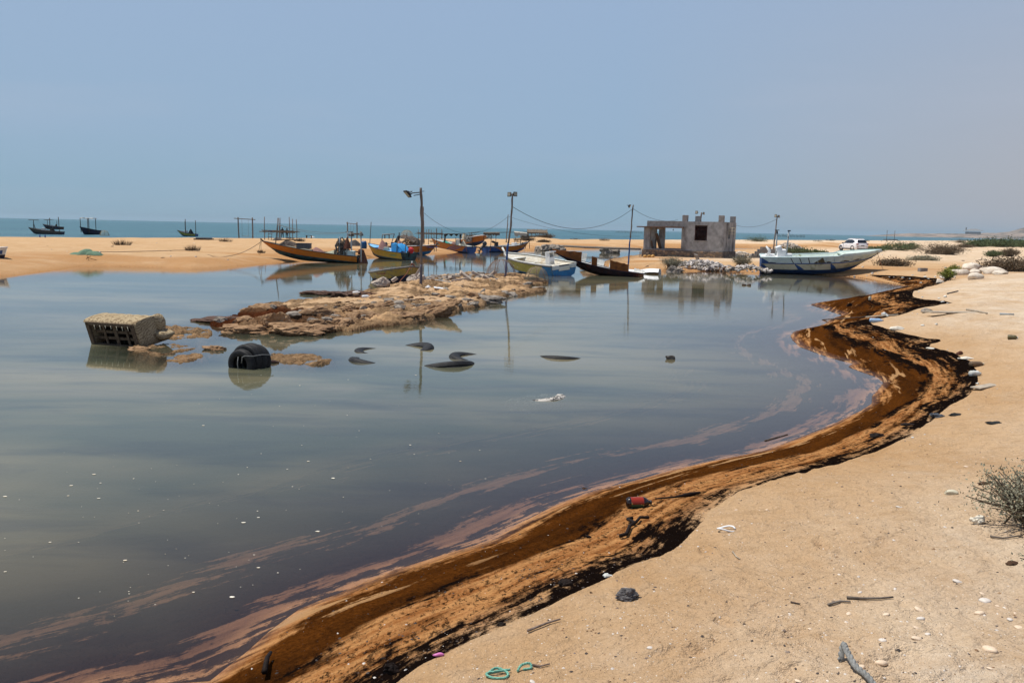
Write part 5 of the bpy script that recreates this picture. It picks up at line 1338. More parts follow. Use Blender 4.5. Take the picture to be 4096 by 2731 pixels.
pole(b, [(0, 0), (.06, 1.0), (.13, 1.7), (.21, 2.4), (.26, 3.1), (.30, 3.7), (.28, 4.28)], .060, .045, 'crooked lamp pole with blue lower half and two square floodlights, beside the wire fish trap', 1.72, POLEB,
     [((.13, -.06, 4.22), math.radians(-28), -.15, .20), ((.44, -.06, 4.24), math.radians(22), -.12, .20)])
b = P(2513, 1056, .30); Y3 = b.y
pole(b, [(0, 0), (.04, 1.2), (.10, 2.4), (.15, 3.4), (.18, 4.22)], .055, .045, 'lamp pole with a blue lower half between the orange wreck and the hut', 2.0, POLEB, [((-.06, .0, 4.12), math.radians(60), .5, .20)])
t3 = b + Vector((.17, 0, 3.95))
b = P(2793, 1010, .4); 
pole(b, [(0, 0), (.05, 2), (.12, 4.15 + .3)], .10, .08, 'short pole top with two floodlights showing above the roof of the hut', None, None, [((-.42, 0, 4.45), math.radians(-40), -.1, .30), ((.40, 0, 4.35), math.radians(35), -.1, .24)])
t4 = b + Vector((.12, 0, 4.2))
b = P(2925, 1008, .3); pole(b, [(0, 0), (.03, 1.2), (.0, 2.2), (-.12, 3.3), (-.08, 3.7)], .09, .07, 'bent pole with a blue foot standing against the back corner of the hut', 1.3, POLEB)
b = P(3092, 1012, .45); Yp = b.y
pole(b, [(0, 0), (.06, 1.2), (.13, 2.4), (.22, 4.15)], .085, .055, 'slim lamp pole behind the stern of the large launch with two small floodlights', None, None, [((.05, 0, 4.25), math.radians(-50), -.1, .30), ((.42, 0, 4.20), math.radians(30), -.2, .26)])
t5 = b + Vector((.2, 0, 3.9))
b = P(2024, 972, .5); p6 = b
pole(b, [(0, 0), (.10, 1.4), (.18, 2.8), (.24, 4.15)], .085, .06, 'thin distant pole on the sand bar left of the crooked lamp pole')
b = P(1695, 974, .5); p7 = b
pole(b, [(0, 0), (-.06, 2), (-.1, 3.6), (-.12, 4.7)], .12, .09, 'tall distant pole standing just right of the nearest lamp pole')
sag(Vector((p7.x - .12, p7.y, p7.z + 4.0)), Vector((p6.x + .24, p6.y, p6.z + 3.9)), 2.6, .02, 'thin grey wire sagging between the two distant poles on the sand bar')
sag(Vector((p6.x + .24, p6.y, p6.z + 3.9)), W(2560, 945, 118), .9, .016, 'faint wire falling away to the right from the thin distant pole')
t2 = P(2021, 1104, .20) + Vector((.30, 0, 3.60))
sag(t2, t3, 1.28, .014, 'thick dark wire sagging from the crooked lamp pole to the pole before the hut')
hr = Vector((hx + 2.9, hy - .9, 3.75)); sag(t3, hr, .42, .013, 'short wire from the blue footed pole to the parapet of the hut')
sag(Vector((P(2925, 1008, .3).x - .1, P(2925, 1008, .3).y, 3.75)), t5, .62, .015, 'wire sagging from the back corner of the hut to the pole behind the launch')

# ================================================================== CAR
CARW = mat('white_car_paint', (0.80, 0.78, 0.77), (0.77, 0.75, 0.74), 1, .25, 0, spec=.5)
GLASS = mat('dark_car_glass', (0.012, 0.014, 0.018), None, 3, .08, 0, spec=.6)
TAIL = mat('red_tail_lamp', (0.28, 0.015, 0.012), None, 5, .2, 0)
ALLOY = mat('grey_alloy', (0.28, 0.25, 0.24), (.2, .18, .18), 10, .4, .1, metal=.5)
TYREM = mat('car_tyre', (0.03, 0.03, 0.032), None, 8, .8, .1)
def car(loc, yaw):
    r = empty('parked_car', loc, yaw, 'white off-road car seen from behind, parked on the sand beyond the launch', 'car')
    # stations along x (front +): x, half width low, half width top of body, belt z, roof z, half roof width, low z
    S = [(-2.22, .62, .70, .82, .84, .60, .42), (-2.16, .80, .84, .98, 1.00, .66, .34), (-2.02, .88, .90, 1.06, 1.22, .66, .30), (-1.80, .90, .915, 1.07, 1.52, .62, .28), (-1.55, .91, .92, 1.06, 1.62, .61, .28), (-.9, .91, .92, 1.02, 1.66, .60, .28),
         (-.1, .91, .92, .99, 1.66, .60, .28), (.35, .91, .92, .97, 1.60, .59, .28), (.75, .91, .91, .96, 1.36, .62, .28), (1.10, .91, .90, .95, 1.05, .70, .28), (1.25, .90, .88, .94, .97, .72, .28), (1.75, .88, .82, .86, .88, .68, .28), (2.05, .82, .74, .74, .76, .55, .28), (2.22, .66, .60, .58, .60, .45, .34)]
    mb = MB(); rows = []
    for (x_, wl, wb, zb, zr, wr, zl) in S:
        pr = [(wl * .92, zl), (wl, zl + .12), (wl, .55), (wb, zb - .10), (wb * .97, zb), ((wb + wr) / 2 * .98, (zb + zr) / 2), (wr + .02, zr - .05), (wr - .08, zr), (0, zr + .012)]
        rows.append([Vector((x_, y_, z_)) for y_, z_ in pr] + [Vector((x_, -y_, z_)) for y_, z_ in pr[-2::-1]])
    mb.sheet(rows); mb.add(rows[0], [tuple(range(17))]); mb.add(rows[-1], [tuple(range(17))[::-1]])
    mb.build('body', CARW, r)
    def side(xz, sd, name, m, off=.012):
        def yat(x_, z_):
            xs = [s_[0] for s_ in S]; f = lambda k: float(np.interp(x_, xs, [s_[k] for s_ in S]))
            zb, zr, wb, wr = f(3), f(4), f(2), f(5); q = np.clip((z_ - zb) / max(zr - .05 - zb, .01), 0, 1)
            return (wb * .97 + (wr + .02 - wb * .97) * q) if z_ > zb else wb
        mb = MB(); mb.add([(x_, sd * (yat(x_, z_) + off), z_) for x_, z_ in xz], [tuple(range(len(xz)))]); return mb.build(name, m, r, solid=.012)
    for sd in (1, -1):
        side([(.92, 1.04), (.55, 1.36), (.20, 1.52), (-.38, 1.55), (-.38, 1.06)], sd, 'front_window', GLASS, .022)
        side([(-.43, 1.06), (-.43, 1.55), (-1.0, 1.53), (-1.52, 1.36), (-1.62, 1.24), (-1.30, 1.09)], sd, 'rear_window', GLASS, .022)
    mb = MB(); mb.add([(-2.07, .60, 1.14), (-2.07, -.60, 1.14), (-1.96, -.64, 1.28), (-1.83, -.52, 1.50), (-1.83, .52, 1.50), (-1.96, .64, 1.28)], [(0, 1, 2, 3, 4, 5)]); mb.build('rear_windscreen', GLASS, r, solid=.03, loc=(-.03, 0, .01))
    mb = MB(); mb.add([(.42, .52, 1.56), (.42, -.52, 1.56), (1.08, -.68, 1.04), (1.08, .68, 1.04)], [(0, 1, 2, 3)]); mb.build('windscreen', GLASS, r, solid=.03, loc=(.02, 0, .02))
    mb = MB(); mb.add([(.25, .42, 1.665), (.25, -.42, 1.665), (-1.4, -.42, 1.665), (-1.4, .42, 1.665)], [(0, 1, 2, 3)]); mb.build('sunroof', GLASS, r, solid=.02, loc=(0, 0, .018))
    for sd in (1, -1):
        MB().box((-2.10, sd * .66, .98), (.20, .42, .13), rot=(0, 0, sd * .45), bev=.03).build('tail_lamp', TAIL, r)
        MB().box((-2.20, sd * .66, .58), (.08, .26, .07), bev=.015).build('rear_reflector', TAIL, r)
        MB().box((.80, sd * 1.00, 1.06), (.12, .20, .15), bev=.03).build('mirror', BLKP, r)
        MB().tube([(-1.5, sd * .56, 1.66), (-1.3, sd * .56, 1.72), (.1, sd * .56, 1.72), (.3, sd * .56, 1.64)], .02, 5).build('roof_rail', METAL, r)
        MB().box((0, sd * .92, .33), (2.2, .05, .14), bev=.015).build('sill_trim', BLKP, r)
        for x_ in (.12, -.75): MB().box((x_, sd * .945, .88), (.2, .03, .03), bev=.008).build('door_handle', CARW, r)
    MB().box((-2.14, 0, .36), (.16, 1.45, .14), bev=.03).build('rear_bumper', BLKP, r)
    pl = MB().box((-2.245, 0, .78), (.015, .46, .11), bev=.004).build('number_plate', mat('plate_blue_grey', (.12, .13, .17), None, 5, .5, 0), r)
    for x_ in (1.38, -1.32):
        for sd in (1, -1):
            wl = empty('wheel', (x_, sd * .80, .35)); wl.parent = r; wl.rotation_euler = (math.pi / 2, 0, 0)
            MB().lathe([(.22, -.10), (.32, -.11), (.345, -.08), (.345, .08), (.32, .11), (.22, .10)], 26).build('tyre', TYREM, wl)
            mb = MB(); mb.lathe([(.235, -.08), (.235, .08)], 26)
            for k in range(5): mb.box((.11 * math.cos(k * 1.257), .11 * math.sin(k * 1.257), -.085 * sd), (.20, .045, .03), rot=(0, 0, k * 1.257), bev=.006)
            mb.lathe([(.001, -.10 * sd), (.05, -.10 * sd), (.05, .05)], 12); mb.build('rim', ALLOY, wl)
            mb = MB(); n_ = 14; g = [[(x_ + R_ * math.cos(math.pi * i / n_), sd * (.925), .35 + R_ * math.sin(math.pi * i / n_)) for R_ in (.345, .43)] for i in range(n_ + 1)]
            mb.sheet(g, smooth=False); mb.build('wheel_arch', BLKP, r, solid=.03)
    return r
c0 = G(3408, 1003, None); c0 = P(3410, 1003, .62)
zc = h1(c0.x, c0.y)
car((c0.x, c0.y, zc - .02), math.radians(100))
print('car ground', zc, c0)

# ================================================================== OVERTURNED ARMCHAIR
def fabric():
    n = NT('patterned_upholstery'); p = n.coord()
    w = n.n('ShaderNodeTexWave', wave_type='BANDS'); n.put(w.inputs[0], n.scale(p, (1, 1, 1), (.6, .9, .8))); w.inputs['Scale'].default_value = 7.0; w.inputs['Distortion'].default_value = 8; w.inputs['Detail'].default_value = 2; w.inputs['Detail Scale'].default_value = 1.6
    v = n.voro(p, 14, 'F1')
    f = n.ma('MAXIMUM', n.rng(w.outputs[1], .62, .80, 0, .75), n.rng(v, .24, .17, 0, .7))
    c = n.mix(f, n.mix(n.rng(n.noise(p, 3, 4), .4, .7), (.42, .33, .20), (.32, .24, .14)), (.15, .10, .055))
    c = n.mix(n.rng(n.sep(p)[2], .22, .0, 0, .8), c, (.10, .06, .03))
    return n.finish(n.pbsdf(c, .95, 0, .1, n.bump(n.noise(p, 60, 3), .6, .006)))
FAB = fabric()
WET = mat('wet_frame_wood', (0.13, 0.085, 0.05), (0.06, 0.04, 0.025), 10, .85, .5)
WEBB = mat('jute_webbing', (0.16, 0.115, 0.075), (0.08, 0.055, 0.035), 20, .95, .4)
DARKW = mat('dark_chair_inside', (0.03, 0.02, 0.014), (0.015, 0.011, 0.008), 6, .95, .3)
bl, br = P(378, 1374), P(556, 1387)
dv = br - bl; LW = dv.length; yaw = math.atan2(dv.y, dv.x)
ch = empty('overturned_armchair', (bl.x, bl.y, -.04), label='upholstered armchair tipped on its front in the shallows, its slatted underside towards us', cat='armchair', rot=(math.radians(8), 0, yaw))
print('chair width', LW)
ch.scale = (1.0, 1.0, 1.0); hh_ = .50
def shear(v):  # the frame leans to the left as it rises
    return Vector((v[0] - .22 * max(v[2], 0) / hh_ * .45, v[1], v[2]))
Wd = LW
mb = MB()
for a_, b_, r_ in (((0, 0, 0), (0, 0, hh_), .04), ((Wd, 0, 0), (Wd, 0, hh_), .04), ((0, 0, 0.02), (Wd, 0, .02), .035), ((0, 0, hh_), (Wd, 0, hh_), .04)):
    A_, B_ = Vector(a_), Vector(b_); c_ = (A_ + B_) / 2; d_ = B_ - A_
    mb.box(c_, (abs(d_.x) + .06 if abs(d_.x) > .1 else .09, .06, abs(d_.z) + .03 if abs(d_.z) > .1 else .07), bev=.008)
mb.v = [tuple(shear(v)) for v in mb.v]; mb.build('base_frame', WEBB, ch)
mb = MB()
for i in range(3): mb.box((Wd * (i + 1) / 4, .10, hh_ / 2), (.055 if i != 1 else .08, .02, hh_ - .04))
for z_ in (.16, .30, .44): mb.box((Wd / 2, .125, z_), (Wd - .08, .02, .06))
mb.v = [tuple(shear(v)) for v in mb.v]; mb.build('webbing', WEBB, ch)
mb = MB(); mb.box((Wd / 2, .34, hh_ / 2), (Wd - .02, .02, hh_ + .04)); mb.box((Wd / 2, .18, .0), (Wd - .02, .34, .03)); mb.box((Wd / 2, .18, hh_), (Wd - .02, .34, .03)); mb.v = [tuple(shear(v)) for v in mb.v]; mb.build('seat_lining', DARKW, ch)
# upholstered faces: right side, left side, top (the chair's back edge), far arm and rounded back
mb = MB()
mb.box((Wd + .04, .36, hh_ / 2 + .02), (.10, .72, hh_ + .06), bev=.03); mb.v = [tuple(shear(v)) for v in mb.v]; mb.build('side_panel', FAB, ch)
mb = MB(); mb.box((-.04, .36, hh_ / 2), (.09, .70, hh_ + .02), bev=.03); mb.v = [tuple(shear(v)) for v in mb.v]; mb.build('side_panel', FAB, ch)
mb = MB(); g = []
for i in range(25):
    x_ = -.10 + (Wd + .20) * i / 24; row = []
    for j in range(11):
        th_ = math.pi * j / 10; row.append(shear((x_, .03 + .33 - .36 * math.cos(th_), hh_ + .01 + .085 * math.sin(th_) ** .6 + .012 * math.sin(i * 1.7) * math.sin(th_))))
    g.append(row)
mb.sheet(g)
for ge in (g[0], g[-1]): mb.add(ge, [tuple(range(11))])
mb.build('rolled_top', FAB, ch)
mb = MB()
for i in range(3): pass
mb.rock((Wd - .04, .70, .36), (.26, .34, .42), 4, 3, amp=.10, smooth=True); mb.build('arm_roll', FAB, ch)
mb = MB(); mb.rock((Wd + .08, .70, .14), (.46, .38, .30), 8, 3, amp=.10, smooth=True); mb.build('backrest', FAB, ch)
mb = MB(); mb.rock((Wd / 2, .66, .24), (Wd * 1.02, .42, .50), 9, 3, amp=.06, smooth=True); mb.build('seat_cushion', FAB, ch)
mb = MB()
r_ = random.Random(2)
for i in range(7):
    x_ = .2 + i * (Wd - .3) / 6; mb.tube([shear((x_, -.03, hh_ - .02)), shear((x_ + .01, -.05, hh_ - .08 - r_.uniform(0, .04)))], .008, 4)
mb.build('loose_tack_strip', CREAMP, ch)

# ================================================================== TYRES
def tyre_mat(paint=False):
    n = NT('old_tyre_rubber' + ('_painted' if paint else '')); p = n.coord()
    c = n.mix(n.rng(n.noise(p, 9, 5, .7), .35, .7), (.010, .010, .010), (.028, .027, .026))
    c = n.mix(n.rng(n.noise(p, 45, 4, .7), .60, .75, 0, .5), c, (.09, .085, .08))
    if paint: c = n.mix(n.rng(n.ma('ADD', n.noise(p, 6, 5, .75), n.ma('MULTIPLY', n.sep(p)[0], .0)), .50, .55), c, (.50, .46, .40))
    s = n.ma('SINE', n.ma('MULTIPLY', n.noise(p, 16, 2), 40))
    return n.finish(n.pbsdf(c, .62, 0, .22, n.bump(n.noise(p, 50, 4, .7), .6, .006)))
TY, TYP = tyre_mat(), tyre_mat(True)
def tyre(name, loc, R, wd, rot, label, m=TY, group='half sunk tyres in the lagoon', ri=.56):
    o = empty(name, loc, label=label, cat='tyre', group=group); o.rotation_euler = rot
    w = wd / 2
    prof = [(R * ri, -w * .55), (R * (ri + .03), -w * .85), (R * .78, -w * 1.05), (R * .92, -w * .95), (R * .985, -w * .74), (R, -w * .4), (R * 1.004, 0), (R, w * .4), (R * .985, w * .74), (R * .92, w * .95), (R * .78, w * 1.05), (R * (ri + .03), w * .85), (R * ri, w * .55), (R * (ri + .06), w * .5), (R * .88, w * .7), (R * .90, 0), (R * .88, -w * .7), (R * (ri + .06), -w * .5)]
    MB().lathe(prof, 56, closed=True).build('casing', m, o)
    mb = MB()
    for k in range(3):
        z_ = (-.35 + .35 * k) * w; mb.lathe([(R * 1.0, z_ - w * .12), (R * 1.022, z_ - w * .09), (R * 1.022, z_ + w * .09), (R * 1.0, z_ + w * .12)], 56)
    mb.build('tread', m, o)
    return o
# the bundle of upright tyres tied with rope
tb = P(968, 1478); ax = 0.0
axd = Vector((math.sin(ax + .35), math.cos(ax + .35), 0))
lab = ['near tyre of the tied bundle, its open hole facing us and a pale upper edge', 'middle tyre of the tied bundle', 'smooth tyre third in the tied bundle', 'rear tyre of the tied bundle, coarse tread at the right']
for i, (o_, R_, w_, dz) in enumerate(((0, .275, .15, .08), (.145, .31, .15, .12), (.285, .32, .15, .115), (.43, .30, .16, .09))):
    M = Matrix.Rotation(-(ax + .35), 4, 'Z') @ Matrix.Rotation(math.pi / 2, 4, 'X')
    q = Vector((tb.x - .05, tb.y + .15, dz)) + axd * o_
    q.z += .0
    o = tyre('tyre', q, R_, w_, M.to_euler(), lab[i], TY, 'tyres tied upright in a bundle')
mb = MB(); q0 = Vector((tb.x - .10, tb.y + .14, .08)) + axd * (-.13)
rt = Vector((axd.y, -axd.x, 0))
mb.tube([q0 + rt * .16 + Vector((0, 0, .05)), q0 + rt * .18 + Vector((0, 0, .16)), q0 + rt * .24 + axd * .0 + Vector((0, 0, .19)), q0 + rt * .31 + axd * .12 + Vector((0, 0, .17)), q0 + rt * .345 + axd * .35 + Vector((0, 0, .17)), q0 + rt * .34 + axd * .7 + Vector((0, 0, .12))], .008, 5)
mb.tube([q0 + rt * .09 + Vector((0, 0, .16)), q0 + rt * .07 + Vector((0, 0, .02)), q0 + rt * .09 + Vector((0, 0, -.14))], .008, 5)
mb.build('tie_rope', ROPEG)
o_ = C.objects[-1] if False else bpy.data.objects['tie_rope']; tag(o_, 'thin grey rope tied round the bundle of upright tyres', 'rope')
p = P(1078, 1452); tag(MB().lathe([(.001, -.17), (.035, -.17), (.04, -.12), (.04, .10), (.018, .15), (.016, .18), (.001, .18)], 12).build('brown_bottle', mat('brown_glass', (.06, .025, .01), None, 4, .15, 0, spec=.5), loc=(p.x, p.y, .015), rot=(0, math.pi / 2, .2)), 'brown bottle floating just right of the tyre bundle', 'bottle')
def sunk(u, v, R, wd, tilt, az, z, label, m=TY):
    """tilt: how far the wheel plane leans from level; az: direction (deg) of the raised edge, 0 = away from us"""
    p = P(u, v, 0)
    a_ = math.radians(az); axis = Vector((math.cos(a_), -math.sin(a_), 0))   # raise the edge towards (sin az, cos az)
    M = Matrix.Rotation(math.radians(tilt), 4, axis)
    return tyre('tyre', (p.x, p.y, z), R, wd, M.to_euler(), label, m)
sunk(1500, 1403, .46, .22, 9, -85, -.125, 'small curved sliver of tyre, farthest left of the sunken ones')
sunk(1500, 1437, .55, .24, 15, -125, -.175, 'dark wedge of tyre showing left of the sunken pairs, below the curved sliver')
sunk(1640, 1392, .55, .25, 15, 60, -.150, 'curved tyre edge with tread marks, highest of the sunken ones', )
sunk(1780, 1450, .62, .27, 17, 150, -.18, 'largest black wedge of tyre, near the reflection of the lamp pole')
sunk(1890, 1428, .50, .22, 11, -80, -.115, 'grey forked piece of tyre directly behind the largest black wedge')
sunk(2250, 1422, .55, .24, 13, -165, -.165, 'lone black wedge of tyre far to the right of the others')
sunk(2145, 1580, .50, .20, 9, 130, -.135, 'nearest sunken tyre ring, its rim streaked with white paint', TYP)
p = P(2683, 1436); mb = MB(); mb.rock((0, 0, .02), (.16, .12, .11), 3, 3, amp=.1, smooth=True); mb.box((-.09, 0, .05), (.05, .03, .04), bev=.01); tag(mb.build('floating_jug', DARKNET, loc=p), 'small dark jug afloat alone in open water', 'jug')
p = P(2985, 1142); tag(MB().rock((-.12, 0, .03), (.24, .16, .12), 5, 2, amp=.2).rock((.14, 0, .03), (.22, .16, .12), 7, 2, amp=.2).build('floating_scrap', mat('wet_brown_scrap', (.09, .05, .03), (.05, .03, .02), 10, .6, .3), loc=p), 'two-lobed brown scrap floating left of the large launch', 'scrap')

# ================================================================== ANCHOR, NET, TRAPS
g = G(352, 1041); an = empty('rusty_anchor', g, label='rusty grapnel anchor lying on the sand at the end of the long rope', cat='anchor', rot=(0, 0, -.3))
an.scale = (.55, .55, .6)
MB().tube([(0, 0, .25), (.5, .1, .12), (.95, .2, .03)], .03, 6).build('shank', RUST, an)
for k in range(4):
    t_ = k * math.pi / 2 + .4; MB().tube([(0, 0, .25), (-.05, .18 * math.cos(t_), .25 + .18 * math.sin(t_)), (.05, .32 * math.cos(t_), .25 + .32 * math.sin(t_)), (.14, .34 * math.cos(t_), .25 + .34 * math.sin(t_))], .026, 5).build('fluke', RUST, an)
g = G(348, 1018); mb = cloth_mound((-.1, 0, 0), (1.2, 1.0, .36), 5, 5, 40, 14, pw=2.2); mb2 = cloth_mound((.55, -.2, 0), (1.1, .9, .24), 6, 4, 30, 10, pw=3.0); mb3 = cloth_mound((-.6, .1, 0), (1.0, .8, .14), 9, 4, 30, 10, pw=2.0); mb.add(mb3.v, mb3.f, 0, True); mb.add(mb2.v, mb2.f, 0, True)
tag(mb.build('fishing_net_heap', SAGENET, loc=(g.x, g.y, g.z - .02)), 'heap of pale green fishing net on the sand bar at left', 'net')
TRAPW = mat('rusty_trap_wire', (0.24, 0.16, 0.11), (0.14, 0.09, 0.06), 20, .9, .2)
def net_mat(name, colr, dens, sc=24):
    n = NT(name); p = n.coord('UV'); u = n.sep(p)
    a_ = n.ma('ABSOLUTE', n.ma('SINE', n.ma('MULTIPLY', n.ma('ADD', u[0], u[1]), sc * 3.14159))); b_ = n.ma('ABSOLUTE', n.ma('SINE', n.ma('MULTIPLY', n.ma('SUBTRACT', u[0], u[1]), sc * 3.14159)))
    f = n.ma('LESS_THAN', n.ma('MINIMUM', a_, b_), dens)
    ms = n.n('ShaderNodeMixShader'); n.put(ms.inputs[0], f); t_ = n.n('ShaderNodeBsdfTransparent'); n.t.links.new(t_.outputs[0], ms.inputs[1]); n.t.links.new(n.pbsdf(colr, .9), ms.inputs[2])
    return n.finish(ms.outputs[0])
MESHR = net_mat('trap_mesh', (.30, .20, .15), .17, 15)
MESHG = net_mat('pale_trap_mesh', (.42, .36, .22), .17, 12)
def trap(loc, R, hgt_, yaw, label, m=MESHR, ribs=4, squash=1.0):
    o = empty('fish_trap', loc, yaw, label, 'fish trap', 'domed wire fish traps')
    n, k = 36, 12
    me = bpy.data.meshes.new('mesh_dome'); vs = []; fs = []; uv = []
    for i in range(k + 1):
        ph = math.pi / 2 * i / k
        for j in range(n + 1):
            th_ = 2 * math.pi * j / n; vs.append((R * math.cos(ph) ** .8 * math.cos(th_), R * squash * math.cos(ph) ** .8 * math.sin(th_), hgt_ * math.sin(ph)))
    for i in range(k):
        for j in range(n): fs.append((i * (n + 1) + j, i * (n + 1) + j + 1, (i + 1) * (n + 1) + j + 1, (i + 1) * (n + 1) + j))
    me.from_pydata(vs, [], fs); ul = me.uv_layers.new()
    for l in me.loops:
        i, j = divmod(l.vertex_index, n + 1); ul.data[l.index].uv = (j / n * 2.2, i / k)
    me.materials.append(m); d_ = bpy.data.objects.new('mesh_dome', me); C.objects.link(d_); d_.parent = o
    for q in range(ribs):
        th_ = math.pi * q / ribs
        MB().tube([(R * math.cos(math.pi * i / 20) * math.cos(th_) , R * squash * math.cos(math.pi * i / 20) * math.sin(th_), hgt_ * math.sin(math.pi * i / 20)) for i in range(21)], .014, 5).build('rib', TRAPW, o)
    mb = MB(); mb.tube([(R * math.cos(2 * math.pi * i / 30), R * squash * math.sin(2 * math.pi * i / 30), .02) for i in range(31)], .018, 5)
    for q in range(3): mb.tube([(-R * .9, (q - 1) * R * .4 * squash, .03), (R * .9, (q - 1) * R * .4 * squash, .03)], .014, 5)
    mb.build('base_hoop', TRAPW, o)
    return o
b = P(2004, 1108, .16); trap(b, .80, .92, .3, 'large domed wire fish trap at the foot of the crooked lamp pole')
b = P(2146, 1124, .10); trap(b, .60, .72, 0, 'smaller pale wire fish trap leaning in front of the open white boat', MESHG)
b = G(1628, 952); trap(W(1628, 950, 112), .9, 1.0, 0, 'faint domed trap on the sand bar behind the brown awning', MESHG)
b = W(418, 939, 118); trap((b.x, b.y, .45), .65, .75, 0, 'faint domed trap on the sand right of the black boat', MESHG, 3)

# ================================================================== FRAMES AND PLATFORMS ON THE BAR
def zat(p): return h1(p[0], p[1])
def swing(u0, u1, vt, vb, Y, label, ropes, seat, over=(.6, .5)):
    a_, b_ = W(u0, vb, Y), W(u1, vb + 1, Y); zt = W(u0, vt, Y).z; z0 = min(zat(a_), zat(b_))
    o = empty('swing_frame', (a_.x, a_.y, z0), label=label, cat='swing', group='wooden swings on the sand bar')
    d = b_.x - a_.x; hh = zt - z0
    for x_ in (0, d): MB().tube([(x_ + .10 * (1 if x_ == 0 else 0), 0, -.3), (x_ + .02, 0, hh * .5), (x_, 0, hh)], .10, 8).build('post', POLEW, o)
    MB().tube([(-over[0], -.1, hh - .20), (d * .4, -.1, hh - .26), (d + over[1], -.1, hh - .34)], .06, 7).build('cross_beam', WOODG, o)
    r0, r1 = ropes
    for x_ in ropes: MB().tube([(x_ * d, -.1, hh - .25), (x_ * d, -.1, seat)], .022 if seat > 1 else .016, 5).build('swing_rope', ROPE, o)
    if seat < 1.5: MB().box(((r0 + r1) / 2 * d, -.1, seat), (abs(r1 - r0) * d + .15, .3, .05), bev=.01).build('swing_seat', WOODP, o)
    return o
swing(954, 1011, 869, 947, 132, 'wooden swing with two posts and a hanging seat, left of the raised platform', (.28, .72), .65)
swing(1390, 1428, 888, 950, 140, 'swing frame behind the pipes of the long orange boat', (.36, .63), .9, (.15, .1))
def platform(u0, u1, vtop, vdeck, vb, Y, dep, label, extra=True, ladder=True, seed=1):
    a_, b_ = W(u0, vb, Y), W(u1, vb + 2, Y); z0 = zat(((a_.x + b_.x) / 2, Y)); zt = W(u0, vtop, Y).z - z0; zd = W(u0, vdeck, Y).z - z0; wd = b_.x - a_.x
    o = empty('raised_platform', (a_.x, a_.y, z0), label=label, cat='platform', group='raised stick platforms on the sand bar')
    r = random.Random(seed)
    for (x_, y_) in ((0, 0), (wd * .56, 0), (wd, 0), (wd * .27, dep), (wd * .40, dep * .6), (wd * .70, dep), (wd * .96, dep)):
        MB().tube([(x_, y_, -.4), (x_ + r.uniform(-.03, .03), y_, zt * .5), (x_ + r.uniform(-.04, .04), y_, zt * r.uniform(.93, 1.03))], .05, 7).build('post', POLEW, o)
    mb = MB(); n_ = int(wd / .16)
    for i in range(n_): mb.tube([(-.2 + (wd + .4) * i / n_, -.35 + r.uniform(-.1, .1), zd + .06 + r.uniform(-.02, .02)), (-.2 + (wd + .4) * i / n_ + r.uniform(-.1, .1), dep + .3 + r.uniform(-.1, .1), zd + .07)], .035, 5)
    for q in range(26): x_ = r.uniform(0, wd); mb.tube([(x_, -.2, zd + .02), (x_ + r.uniform(-.1, .1), -.22, zd - r.uniform(.05, .22))], .025, 4)
    mb.build('deck', THATCH, o)
    mb = MB(); mb.tube([(-.7, -.1, zd - .02), (wd + .35, -.1, zd - .10)], .055, 6); mb.tube([(-.3, dep, zd - .02), (wd + .3, dep, zd - .04)], .055, 6); mb.tube([(-.4, -.05, zd + .17), (wd + .2, -.05, zd + .14)], .04, 6); mb.build('deck_beam', WOODG, o)
    if ladder:
        l = empty('ladder', (wd * .18, -.4, 0)); l.parent = o
        for x_ in (0, .42): MB().tube([(x_, -.3, -.1), (x_ + .02, 0, zd + .1)], .035, 5).build('ladder_rail', WOODG, l)
        for k in range(3): MB().box((.21, -.25 + .09 * k, .35 + .4 * k), (.52, .05, .07)).build('rung', WOODG if k != 2 else BLUEH, l)
    return o
platform(1059, 1171, 868, 926, 960, 108, 2.6, 'raised stick platform with tall posts and a ladder behind the long orange boat')
platform(1674, 1766, 916, 934, 953, 150, 3.0, 'lower stick platform with thin posts, behind the orange boat with the brown awning', ladder=False, seed=4)
